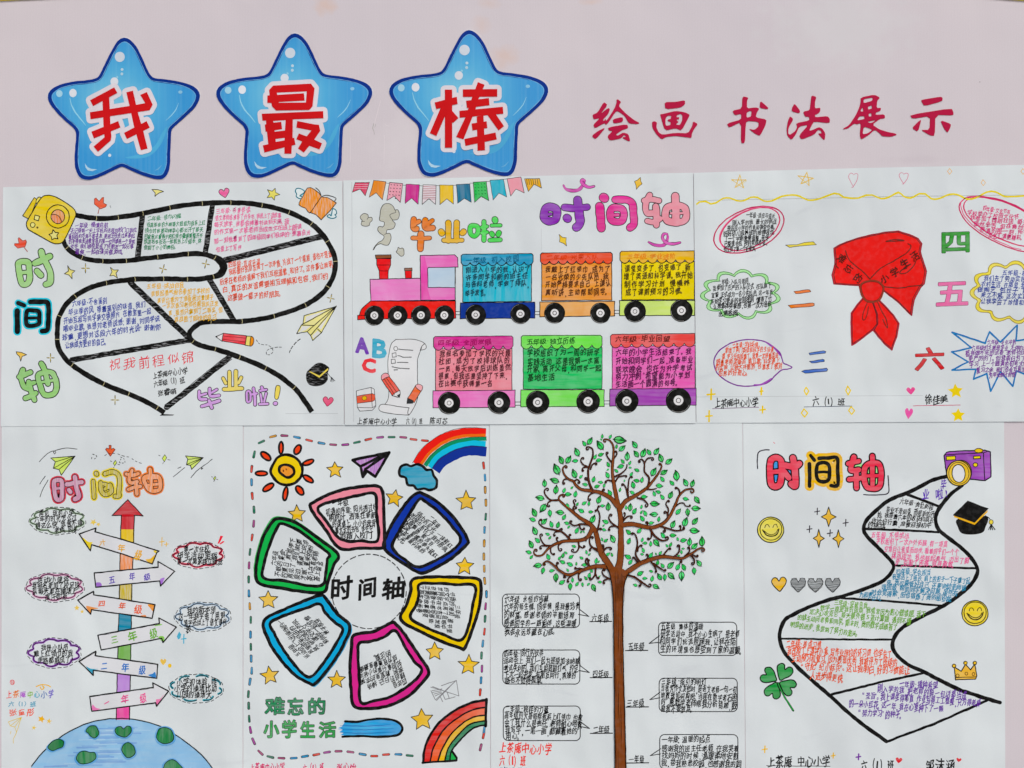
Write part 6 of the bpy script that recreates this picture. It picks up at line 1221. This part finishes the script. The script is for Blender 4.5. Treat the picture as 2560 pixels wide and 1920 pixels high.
limb(14, 7, [(1058, 1375), (1005, 1345), (985, 1310), (995, 1290)], (10, 1)); limb(12, 7, [(1035, 1372), (1000, 1385), (995, 1402)], (9, -1))
limb(50, 12, [(1175, 1330), (1240, 1285), (1310, 1240), (1400, 1205), (1500, 1178), (1600, 1186), (1680, 1192), (1750, 1155), (1815, 1112), (1850, 1105)], (18, 1)); limb(18, 8, [(1318, 1230), (1275, 1160), (1290, 1070), (1278, 1000), (1255, 975)], (11, -1)); limb(13, 7, [(1292, 1130), (1298, 1100), (1318, 1080)], (9, 1)); limb(12, 7, [(1298, 1240), (1275, 1205), (1262, 1185)], (8, -1)); limb(13, 7, [(1340, 1225), (1378, 1190), (1380, 1165)], (10, -1)); limb(16, 7, [(1400, 1210), (1440, 1265), (1455, 1305)], (8, 1)); limb(16, 7, [(1430, 1240), (1480, 1275), (1525, 1302)], (9, -1)); limb(14, 7, [(1515, 1165), (1545, 1125), (1565, 1105)], (9, 1)); limb(16, 8, [(1600, 1182), (1645, 1140), (1655, 1090)], (14, -1)); limb(15, 8, [(1700, 1175), (1738, 1135), (1740, 1105)], (10, -1)); limb(16, 8, [(1745, 1162), (1778, 1200), (1780, 1235)], (14, 1)); limb(12, 7, [(1765, 1160), (1800, 1180)], (10, -1)); limb(11, 7, [(1662, 1200), (1672, 1218)], (10, 1))
limb(18, 7, [(1195, 1335), (1265, 1355), (1315, 1395), (1318, 1425)], (10, 1)); limb(18, 7, [(1262, 1352), (1330, 1400), (1385, 1438)], (18, -1))
JW = []
LIMBS = [(w0 * (.62 if w0 < 30 else .8), w1 * .66, P) for w0, w1, P in LIMBS]
for w0, w1, P in LIMBS:
    st = random.getstate(); random.seed(int(P[0][0] * 7 + P[0][1])); tr.line(P, w0 + 8, DKB, smooth=True, jit=.35, var=.06, w2=w1 + 6); random.setstate(st); JW.append((w0, w1, P))
TRK = cv(*Q_, [(1020, 1255), (1045, 1310), (1062, 1370), (1075, 1480), (1082, 1600)]) + cv(*R_, [(1083, 300), (1088, 700), (1092, 1200), (1096, 1700)])
TRK2 = cv(*R_, [(1192, 1700), (1184, 1300), (1172, 900), (1166, 600), (1164, 300)]) + cv(*Q_, [(1166, 1560), (1168, 1480), (1182, 1390), (1215, 1315), (1175, 1290), (1130, 1270)])
tr.fill(TRK + TRK2, BRN, 'pen', raw=True)
for w0, w1, P in JW:
    st = random.getstate(); random.seed(int(P[0][0] * 7 + P[0][1])); tr.line(P, max(w0 - 2, 2), BRN if w0 > 20 else '4a2310', smooth=True, jit=.35, var=.06, w2=max(w1 - 4, 3), kind='pen'); random.setstate(st)
tr.line(catmull(TRK, False, 8), 2.4, DKB, raw=True); tr.line(catmull(TRK2[:9], False, 8), 2.4, DKB, raw=True)
for k in range(9):
    x = 1100 + k * 9.5; tr.line([(x - 10 + 12 * wob(k, 1), 1290 + 50 * hsh(k)), (x, 1420), (x + 2, 1560)], 3, '4a2812', smooth=True, taper=.6)
view(*R_)
for k in range(15): x = 1098 + (k % 6) * 11.5; y = 120 + k * 98; tr.line([(x + 5 * hsh(k), y), (x + 3, y + 150), (x + 7 + 3 * hsh(k, 3), y + 320)], 3.4, ('4a2812', '8f5630')[k % 2], smooth=True, taper=.6)
tr.build()
view(*Q_)
LEAFS = """987 140 40 -90;1057 143 42 -60;1138 172 115 10;978 168 22 -140;968 218 95 -125;1158 243 75 -40;1110 228 40 -85;880 182 75 -55;832 203 55 -125;768 277 85 -115;975 298 55 -20;925 318 48 -60;957 346 55 -15;752 352 55 175;632 345 80 -115;695 342 80 -55;592 425 105 -115;1202 313 80 -88;1163 357 48 -130;1225 370 40 -60;1145 400 62 165;1228 410 28 10;1038 383 50 -115;1035 428 26 140;1108 438 44 -140;1267 213 75 -125;1280 292 70 -125;1342 285 85 -65;1390 277 60 -125;1455 270 75 -55;1492 328 80 -110;1562 357 75 -35;1285 432 50 -155;1430 447 85 -60;1520 450 72 -30;1505 510 55 -125;745 463 85 -110;803 488 42 -45;575 522 85 -160;1032 475 60 -115;912 512 55 -75;838 556 50 -165;942 572 52 -15;972 537 45 -170;1003 565 40 -75;1238 467 45 -60;1283 523 55 -170;1330 516 52 -75;1253 560 65 -105;1178 523 24 -80;1140 602 38 -75;1245 625 48 -150;1052 628 60 -120;488 545 72 -95;587 600 80 -80;658 607 50 -65;692 640 60 0;755 638 60 -80;725 583 32 -40;1627 480 95 -95;1588 543 55 -135;1706 540 75 -120;1766 547 70 -70;1480 567 65 10;1470 620 50 -160;1435 635 50 -110;1577 647 72 -65;1505 665 55 -125;1347 662 60 0;1708 680 55 15;1805 690 75 55;450 672 80 -165;475 760 90 125;535 805 65 85;400 798 80 -115;385 858 60 -155;485 875 70 -45;547 900 60 -110;605 905 60 -75;622 797 75 -170;658 838 55 -60;687 740 50 -105;772 725 36 -60;832 717 50 -30;872 720 42 -85;805 783 60 -155;888 792 45 0;905 855 80 -60;958 687 75 -70;990 740 45 0;1038 747 75 -90;1015 877 60 -155;998 910 26 -40;1003 947 42 20;1228 752 70 -85;1193 755 38 -90;1265 787 62 -60;1325 748 38 -80;1325 795 36 -60;1357 805 55 -115;1332 850 60 -125;1432 814 75 180;1440 722 85 5;1410 888 50 -10;1475 855 48 -80;1643 790 65 -50;1725 797 70 85;1795 762 80 5;1597 900 75 -65;1703 880 90 -70;1788 872 75 -50;1782 955 88 10;405 957 80 -115;427 1038 60 -135;372 1073 75 -115;352 1140 55 -160;375 1182 42 -50;515 985 42 -160;535 1015 36 -50;680 890 48 -160;698 922 34 -50;768 953 60 -65;805 965 28 -50;828 965 24 60;742 1090 42 -160;850 1140 38 -105;875 1160 30 -40;430 1255 78 175;475 1300 60 105;552 1300 50 -10;587 1360 80 90;643 1225 55 -155;618 1192 40 -55;520 1180 60 -115;648 1168 50 -70;672 1145 34 -145;718 1180 52 -35;707 1245 60 -155;763 1240 32 -90;830 1250 48 180;807 1190 40 -150;935 1215 55 -80;958 1222 24 -60;688 1295 34 -120;893 1300 40 -120;875 1340 52 -75;845 1365 42 -130;640 1400 62 -30;662 1358 30 0;730 1380 45 -90;710 1437 65 90;770 1415 45 -55;817 1420 40 80;868 1417 34 -40;913 1447 72 65;963 1350 26 -50;965 1398 40 180;1037 1157 45 -35;1070 1162 36 -110;1077 1025 78 -115;1018 1040 45 -35;985 1030 34 -110;1213 967 60 -135;1307 955 58 -45;1217 1045 60 -70;1332 1033 42 -75;1355 1062 45 180;1405 1068 48 -90;1455 1060 78 50;1510 995 60 -125;1597 995 60 0;1638 1027 36 -110;1688 1038 62 -10;1740 1052 75 -85;1848 1048 90 -90;1783 1088 75 -40;1685 1110 28 0;1545 1085 34 -130;1577 1075 45 -65;1340 1123 48 -110;1330 1158 34 -170;1407 1167 58 -60;1450 1155 24 -120;1488 1147 42 -50;1208 1180 65 -150;1230 1225 55 -55;1465 1230 50 -80;1507 1257 50 -125;1577 1253 78 -45;1640 1267 65 -65;1690 1270 65 -115;1822 1235 70 -125;1780 1303 65 85;1672 1345 90 90;1647 1170 26 0;1670 1138 38 -100;1315 1323 65 -30;1355 1366 45 0;1408 1305 38 -160;1418 1368 55 -75;1480 1352 68 -120;1527 1358 60 90;1582 1345 80 45;1272 1425 42 -160;1450 1437 68 30"""
# four leaf patterns, each mesh shared by many leaves
def leaf_mesh(i, big):
    SHEET[0] = 0.0008; VW[:] = [0, 0, 1.0]
    d = draw('leaf_drawing', tr.ob, base=90)
    L_ = [(-.5, 0), (-.36, -.2), (-.12, -.3), (.14, -.24), (.36, -.1), (.52, .0 - .02 * i), (.34, .1), (.12, .24), (-.14, .28), (-.36, .18)]
    P = [(x * 20, y * 20) for x, y in L_]
    d.fill(P, ('3dc065', '43c972', '37b658', '49cb6e')[i], 'marker' if big else 'pen', True)
    if big: d.fill([(x * 20, y * 20) for x, y in ((-.1, -.02), (.12, -.2), (.36, -.08), (.5, 0), (.3, .06), (.1, .02))], '157a34', 'pen')
    d.line(P, 1.5, '1c3a22', True, True, jit=.15); d.line([(-11.5, .3), (0, .4), (8, 0)], 1.1, '1c3a22', jit=.1)
    o = d.build(); return o
PROTO = [leaf_mesh(i % 4, i >= 4) for i in range(8)]
first = [True] * 8
view(*Q_)
for k, q in enumerate(LEAFS.split(';')):
    x, y, l, a = (float(v) for v in q.split()); i = (k % 4) + (4 if l >= 68 else 0)
    o = PROTO[i] if first[i] else PROTO[i].copy()
    if not first[i]: COL.objects.link(o)
    first[i] = False
    sx, sy = S((x, y)); s = l * VW[2] / 21.5
    o.parent = tr.ob; o.location = Vector((WX(sx), -0.0008, WZ(sy))) - WORLD[tr.ob.name]
    o.rotation_euler = (0, math.radians(a), 0); o.scale = (s, 1, s)
view(*R_)
def box_bubble(x0, y0, x1, y1, tail, lab):
    d = draw('speech_box', p6, lab, base=0); r = 42
    P = []
    for cx, cy, a0 in ((x0 + r, y0 + r, 180), (x1 - r, y0 + r, 270), (x1 - r, y1 - r, 0), (x0 + r, y1 - r, 90)): P += ellipse(cx, cy, r, r, 0, 6, a0, a0 + 90)
    d.line(P, 8, '46494d', True, jit=.15, var=.05); b = [(tail[0][0], tail[0][1]), tail[1], (tail[2][0], tail[2][1])]; d.line(b, 8, '3c3e42', jit=.2); d.build()
T6 = [((125, 155, 790, 445), [(788, 285), (870, 347), (780, 330)], [('六年级 永恒的珍藏', 140, 198, 525, 195), ('六年的师生情、同学情，是我最珍贵', 135, 262, 795, 258), ('的财富。感谢老师的辛勤培育，', 135, 330, 775, 335), ('感谢同学的一路相伴，这些温暖', 135, 405, 765, 405), ('我会永远珍藏在心底。', 140, 480, 590, 478)], 'upper left speech box'),
 ((128, 638, 793, 932), [(790, 768), (875, 832), (785, 815)], [('四年级·同行的伙伴', 138, 665, 480, 662), ('运动会上，我们一起为班级加油呐喊；', 135, 722, 815, 735), ('考试失利时，我们互相鼓励打气，约定', 135, 790, 780, 795), ('下次一起进步。有朋友同行，再难的', 140, 845, 760, 855), ('路也不觉得孤单。', 145, 895, 485, 898)], 'middle left speech box'),
 ((132, 1122, 797, 1420), [(793, 1255), (877, 1315), (790, 1298)], [('二年级·榜样的力量', 145, 1145, 525, 1150), ('高年级的大哥哥帮我系上红领巾，也教', 140, 1195, 815, 1225), ('会了我什么是责任。老师耐心地教', 140, 1262, 815, 1278), ('我写字，一笔一画，都藏着她的', 145, 1325, 770, 1340), ('用心。', 150, 1378, 285, 1380)], 'lower left speech box'),
 ((1473, 398, 2148, 685), [(1480, 515), (1392, 580), (1478, 572)], [('五年级 集体的温暖', 1490, 432, 1860, 432), ('研学活动中，我不小心生病了，是老师', 1490, 495, 2175, 500), ('和同学们轮流照顾我，让我在陌', 1480, 558, 2140, 568), ('生的环境里也感受到了家的温暖。', 1485, 625, 2205, 640)], 'upper right speech box'),
 ((1478, 882, 2153, 1170), [(1485, 1002), (1397, 1067), (1482, 1050)], [('三年级·指引的明灯', 1492, 908, 1885, 912), ('当我为作文发愁时，是语文老师一句一句', 1490, 965, 2150, 980), ('地教我如何构思；当我在数学考石困', 1488, 1030, 2150, 1050), ('时，是数学老师帮我分析错题，鼓', 1490, 1085, 2150, 1115), ('励我不要放弃。', 1490, 1142, 1775, 1145)], 'middle right speech box'),
 ((1483, 1368, 2158, 1662), [(1492, 1490), (1402, 1550), (1488, 1535)], [('一年级：温暖的起点', 1500, 1410, 1920, 1405), ('感谢我的班主任老师，在我哭着', 1500, 1485, 2170, 1490), ('找妈妈的时候，温暖柔地安慰', 1500, 1545, 2165, 1555), ('我，带我熟悉校园，也感谢我的同', 1495, 1610, 2190, 1625)], 'lowest right speech box')]
for b, t, l, lab in T6: box_bubble(*b, t, lab); writing(p6, l, '262829', 70, base=10, warp=.045)
for t, x0, y0, x1, ly0, lx0, lx1 in (('六年级', 890, 362, 1045, 393, 880, 1068), ('四年级', 900, 845, 1045, 877, 882, 1072), ('二年级', 905, 1325, 1048, 1358, 884, 1075), ('五年级', 1205, 608, 1352, 643, 1188, 1380), ('三年级', 1195, 1098, 1352, 1131, 1192, 1385), ('一年级', 1215, 1580, 1350, 1614, 1198, 1388)):
    writing(p6, [(t, x0, y0, x1, y0)], '262829', 74); d = draw('grade_line', p6); d.line([(lx0, ly0), (lx1, ly0 - 2)], 9, '242627', jit=.2); d.build()
writing(p6, [('上茶庵中心小学', 95, 1475, 550, 1500), ('六（1）班', 95, 1590, 325, 1590)], 'c8403a', 105, name='signature'); writing(p6, [('陈思奇', 105, 1690, 300, 1690)], '3a3a6a', 90, name='signature')

# ================================================================== POSTER 7: black winding road
p7 = root('hand_drawn_poster', 'poster of a thick black winding path climbing to a purple camera', 'poster', 2186, 1490, 'hand drawn posters in two rows')
sheet(p7, ((1857.2, 1052), (2510, 1052), (2513, 1962), (1864.5, 1962)), 0.0004, (0, 0, 0, 0))
T_, U_ = (1860, 1050, 700), (1860, 1395, 700)
view(*T_)
pen(p7, [[(198, 235), (140, 240), (110, 262), (104, 320), (106, 385)]], 9, '33284a', 'bracket'); pen(p7, [[(945, 590), (1060, 590), (1138, 575), (1142, 500), (1138, 440)]], 9, '33284a', 'bracket')
bubble(p7, [(46, [(212, 320), (290, 318), (285, 500), (215, 505)], 1), (34, [(215, 412), (290, 405)]), (48, [(320, 358), (400, 368), (435, 345)]), (50, [(385, 300), (402, 400), (405, 520), (375, 505)]), (44, [(315, 405), (352, 455)])], 'd83a52', '1a1014', 10, 'markerd', None, 0, 'red block character 时 with blue gaps', holes=[([(225, 330), (270, 325), (270, 480), (230, 490)], '3f8fc4'), ([(310, 380), (385, 380), (380, 440), (330, 400)], '3f8fc4')])
bubble(p7, [(27, [(524, 280), (556, 318)]), (30, [(516, 345), (518, 522)]), (30, [(592, 302), (665, 300), (735, 300), (738, 400), (738, 515), (685, 518)]), (30, [(580, 352), (665, 350), (665, 472), (582, 472)], 1), (22, [(588, 412), (660, 410)])], '242422', None, 0, 'pen', 'dfae1c', 24, 'black character 间 on a yellow halo')
bubble(p7, [(40, [(868, 295), (845, 370), (850, 400), (905, 392)]), (36, [(822, 345), (905, 325)]), (40, [(885, 400), (888, 535)]), (36, [(830, 470), (925, 458)]), (40, [(958, 368), (1068, 352), (1070, 520), (965, 525)], 1), (36, [(1012, 285), (1015, 515)]), (26, [(960, 442), (1068, 438)])], 'd83a52', '1a1014', 10, 'markerd', None, 0, 'red block character 轴 with green gaps', holes=[([(850, 355), (930, 340), (930, 390), (860, 392)], 'a8d89a'), ([(975, 380), (1055, 370), (1055, 505), (980, 510)], 'a8d89a')])
# camera
cm = draw('camera_drawing', p7, 'purple camera with a yellow ringed lens', base=30)
cm.shape([(1625, 248), (1900, 238), (1945, 250), (1950, 450), (1905, 478), (1790, 468), (1600, 440), (1578, 280), (1600, 255)], '8a3fa0', '241c2c', 9, kind='marker'); cm.line([(1585, 275), (1890, 258), (1900, 470)], 7, '241c2c'); cm.line([(1890, 258), (1932, 245)], 6, '241c2c')
cm.shape(ellipse(1853, 242, 32, 17), 'dfb81c', '4a3a18', 7); cm.shape([(1595, 288), (1668, 284), (1668, 314), (1598, 318)], 'e0c81c', '3a2a3a', 7); cm.shape([(1812, 286), (1866, 283), (1866, 304), (1812, 306)], 'e0c81c', '3a2a3a', 7); cm.shape(ellipse(1827, 355, 18, 16), 'e0c02c', '3a2a3a', 7); cm.build()
l2 = draw('camera_lens_drawing', cm.ob, base=60); l2.shape(ellipse(1722, 408, 72, 90, -12), 'dcb41c', '3a2f18', 8, kind='marker'); l2.shape(ellipse(1695, 420, 95, 100, -8), 'dcb81c', '3a2f18', 8, kind='marker'); l2.line(ellipse(1695, 420, 80, 86, -8), 6, '5a4a1c', True); l2.shape(ellipse(1692, 422, 52, 70, -5), 'cfd3d6', '3a2f18', 7); l2.build()
# road edges and rungs
rd = draw('winding_path', p7, 'thick black winding path outline', base=4)
RL = cv(*T_, [(1600, 445), (1500, 470), (1400, 520), (1280, 578), (1150, 630), (1050, 710), (970, 790), (943, 860), (970, 920), (1050, 1000), (1130, 1080), (1180, 1150), (1150, 1220), (1080, 1280), (960, 1330), (800, 1385), (640, 1430), (480, 1490), (380, 1540), (320, 1580), (288, 1650)]) + cv(*U_, [(278, 600), (290, 680), (330, 760), (420, 860), (540, 970), (670, 1080), (800, 1200), (920, 1300), (1030, 1380), (1125, 1447)])
RR_ = cv(*T_, [(1725, 515), (1640, 580), (1570, 660), (1520, 740), (1515, 810), (1540, 870), (1640, 950), (1740, 1030), (1810, 1110), (1845, 1190), (1800, 1290), (1700, 1380), (1580, 1465), (1450, 1530), (1330, 1590), (1240, 1650)]) + cv(*U_, [(1190, 620), (1172, 690), (1200, 760), (1290, 840), (1420, 900), (1540, 960), (1680, 1030), (1820, 1080), (2020, 1140)])
rd.line(catmull(RL, False, 7), 9.6, BK, raw=True, jit=.6, var=.12); rd.line(catmull(RR_, False, 7), 9.8, BK, raw=True, jit=.6, var=.14)
view(*U_); rd.line([(1125, 1450), (1500, 1310), (1920, 1125)], 20, BK, jit=.6); rd.build()
def rung(v, pts, w): view(*v); d = draw('path_rung', p7); d.line(pts, w, BK, jit=.6, var=.12); d.build()
rung(T_, [(1290, 590), (1400, 630), (1540, 685)], 22); rung(T_, [(950, 860), (1250, 870), (1535, 885)], 19); rung(T_, [(1190, 1148), (1500, 1160), (1835, 1172)], 18); rung(T_, [(750, 1405), (1100, 1428), (1560, 1465)], 18); rung(U_, [(285, 635), (700, 642), (1185, 645)], 16); rung(U_, [(690, 1078), (1100, 975), (1430, 905)], 20)
view(*T_)
def smiley(x, y, r, col='d8cf5e'):
    d = draw('smiley_drawing', p7, 'yellow smiling face'); d.shape(ellipse(x, y, r, r * .96), col, '3f3c24', 8, kind='marker'); d.line(ellipse(x + 2, y - 3, r * .84, r * .82), 7, '3f3c24', True); k = r / 104
    d.line([(x - 45 * k, y - 18 * k), (x - 38 * k, y - 38 * k), (x - 20 * k, y - 42 * k), (x - 10 * k, y - 22 * k)], 6, '3f3c24', smooth=True); d.line([(x + 18 * k, y - 18 * k), (x + 28 * k, y - 40 * k), (x + 46 * k, y - 42 * k), (x + 54 * k, y - 20 * k)], 6, '3f3c24', smooth=True)
    d.line([(x - 62 * k, y + 2 * k), (x - 35 * k, y + 40 * k), (x + 10 * k, y + 52 * k), (x + 50 * k, y + 32 * k), (x + 66 * k, y - 8 * k)], 9, '3a3620', smooth=True); d.line([(x - 50 * k, y + 8 * k), (x - 25 * k, y + 30 * k), (x + 10 * k, y + 38 * k), (x + 42 * k, y + 22 * k), (x + 56 * k, y - 4 * k)], 6, '3a3620', smooth=True); d.build()
smiley(210, 867, 104); smiley(1823, 1525, 104, 'd9c52e')
for x, y, a, b in ((668, 765, 58, 78), (590, 935, 44, 70), (745, 938, 44, 70)): sparkle4(p7, [(x, y - b), (x + a * .3, y - b * .28), (x + a, y), (x + a * .3, y + b * .28), (x, y + b), (x - a * .3, y + b * .28), (x - a, y), (x - a * .3, y - b * .28)], 'dcb23c', '2c2a22', 7)
for x, y in ((577, 722), (802, 812), (516, 862), (678, 893)): plus(p7, x, y, 20, 26, 8, '33203f', 'drawn_plus')
gc = draw('graduation_cap_drawing', p7, 'black graduation cap with a gold rim and tassel'); gc.fill(catmull([(1690, 780), (1915, 760), (1905, 850), (1880, 890), (1800, 905), (1720, 895), (1690, 850)], True, 14), BK); gc.fill([(1655, 750), (1820, 805), (1925, 710), (1922, 728), (1820, 828), (1660, 768)], 'dfa62c'); gc.fill([(1765, 640), (1928, 700), (1820, 808), (1652, 750)], '1f1f1e'); gc.line([(1765, 640), (1928, 700), (1820, 808), (1652, 750)], 5, '3a3a38', True)
gc.line([(1905, 755), (1935, 775), (1948, 795)], 6, '222', smooth=True); gc.fill(ellipse(1950, 806, 16, 18), 'd9c85a'); gc.line(ellipse(1950, 806, 16, 18), 5, '222', True)
for a in (-14, 0, 16, 32): gc.line([(1950, 824), (1946 + a * 1.1, 866)], 7, '222')
gc.build()
dheart(p7, 277, 1297, 118, 112, -4, 'dfae26', '2a241c', 8)
for x, y in ((428, 1303), (563, 1305), (700, 1303)):
    d = draw('striped_heart', p7); w_, h_ = 118, 112
    for k in range(13):
        yy = -.46 + k * .075; hw = .5 if -.4 < yy < 0 else (.5 * max(0, 1 - (yy / .5) ** 1.5) if yy > 0 else .36)
        if yy < -.3:
            for sx in (-.28, .28): d.line([(x + (sx - .17) * w_, y + yy * h_), (x + (sx + .17) * w_, y + yy * h_ - 2)], 4.4, '222324', jit=.5)
        elif hw > .02: d.line([(x - hw * w_, y + yy * h_), (x + hw * w_, y + yy * h_ - 2)], 4.4, '222324', jit=.5)
    d.line(heart_pts(x, y, w_, h_, 0), 5, '2f3031', True, True, jit=.5); d.build()
view(*U_)
cl = draw('clover_drawing', p7, 'green four-leaf clover', base=0); cl.line([(268, 985), (310, 1080), (388, 1205)], 15, '1b4a26', smooth=True); cl.line([(270, 990), (312, 1082), (386, 1200)], 6, '2f9a4a', smooth=True); cl.build()
for x, y, r in ((202, 935, -60), (312, 905, 25), (338, 1012, 118), (232, 1042, 200)):
    d = draw('clover_leaf', cl.ob, base=20); P = catmull(heart_pts(x, y, 132, 128, r), True); d.shape(P, '1b8a40', '142a1a', 9, kind='marker'); d.build()
cw = draw('crown_drawing', p7, 'gold crown'); cw.shape([(1660, 860), (1715, 895), (1748, 838), (1790, 882), (1822, 838), (1838, 930), (1828, 955), (1670, 962)], 'dfae26', '3a2c18', 8, kind='marker'); cw.line([(1668, 945), (1832, 938)], 6, '3a2c18')
for x, y in ((1657, 852), (1747, 828), (1822, 828)): cw.shape(ellipse(x, y, 14, 13), 'dfb23a', '3a2c18', 7)
for x, y in ((1686, 928), (1755, 912), (1812, 915)): cw.line(ellipse(x, y, 11, 12), 5, '5a4018', True)
cw.build()
view(*T_)
writing(p7, [('毕', 1545, 510, 1600, 510), ('业 啦！', 1398, 590, 1615, 585)], '5a3a9c', 82)
writing(p7, [('六年级·奔赴新程', 1230, 635, 1495, 690), ('毕业不是结束，而是新的开', 1120, 705, 1505, 745), ('始。我带着六年的收获和成长', 1050, 745, 1500, 790), ('收拾好行囊，准备迎接初中', 1005, 795, 1480, 835), ('的挑战。', 975, 825, 1135, 838)], '2c2c2e', 54, warp=.05)
writing(p7, [('五年级 不惧挑战', 1000, 905, 1305, 912), ('学校组织了一次户外拓展，有一项高', 1040, 950, 1610, 980), ('空项目让我望而却步。看着同学们一个个', 1105, 1015, 1695, 1045), ('挑战成功，我也鼓起勇气，迈出了脚', 1160, 1070, 1780, 1110), ('步，克服了困难，变得勇敢。', 1190, 1120, 1670, 1140)], 'd9628f', 56, warp=.05)
writing(p7, [('四年级·学会担当', 1200, 1195, 1475, 1205), ('我竞选上了班长，肩上的担子一下子重了起', 1170, 1235, 1785, 1270), ('来。我仅要管好自己，还要协助老师管', 1125, 1280, 1755, 1325), ('理班级，帮助同学解决问题。虽然有', 1085, 1315, 1690, 1370), ('时会觉得累，但也锻炼了我的组织能', 1005, 1355, 1640, 1415), ('力和责任心。', 910, 1375, 1095, 1405)], '1f7a9a', 56, warp=.05)
writing(p7, [('三年级·突破自我', 710, 1440, 975, 1465), ('数学一直是我的弱项，我常常因为粗心做错题。我下', 600, 1480, 1435, 1535), ('定决心攻克它，每天额外做5道计算题，遇到不懂', 515, 1510, 1320, 1590), ('的就主动问老师和同学。期末时，我的数学成绩有了', 420, 1555, 1210, 1640), ('明显的进步，我尝到了努力的甜头。', 362, 1610, 910, 1690)], '6a9a3a', 56, warp=.05)
view(*U_)
writing(p7, [('二年级·养成习惯', 330, 675, 612, 690), ('我改掉了上课开小差、写作业拖拉的坏习惯，也学会了', 340, 730, 1165, 755), ('主动预习和复习。因为表现优秀，我被评为了班级的', 375, 785, 1210, 825), ('“守纪”纪小标兵”。这让我明白，好的习惯能让', 455, 850, 1308, 890), ('人进步得更快。', 520, 920, 800, 955)], 'd8562c', 70, warp=.045)
writing(p7, [('一年级·播种希望', 1225, 990, 1530, 1005), ('刚入学的我，把老师的每一句话都当成', 1050, 1025, 1760, 1085), ('“圣旨”。我上课坐得笔直，作业写得工工整整，只为得老师', 940, 1080, 1870, 1145), ('的一朵小红花。这一年，我在心里种下了一颗', 825, 1145, 1575, 1190), ('“努力学习”的种子。', 910, 1215, 1255, 1240)], '5a2f8a', 66, warp=.045)
writing(p7, [('上茶庵 中心小学', 180, 1605, 680, 1600), ('六（1）班', 915, 1630, 1185, 1632), ('邹沫涵', 1425, 1630, 1665, 1632)], '2a2b2c', 100, name='signature')
d = draw('underline', p7); d.line([(178, 1640), (680, 1645)], 5, '3a3a3a'); d.build()
plus(p7, 163, 1510, 20, 26, 9, 'dfb02c'); plus(p7, 703, 1560, 16, 20, 9, 'dfb02c'); plus(p7, 903, 1570, 18, 22, 11, '6a3a8a', 'drawn_plus')
dheart(p7, 1222, 1598, 54, 46, 8, 'b81f2a', None); dheart(p7, 1696, 1595, 42, 34, 8, 'b81f2a', None)
view(*T_); pen(p7, [[(232, 175), (242, 185)]], 5, 'c04a5a')
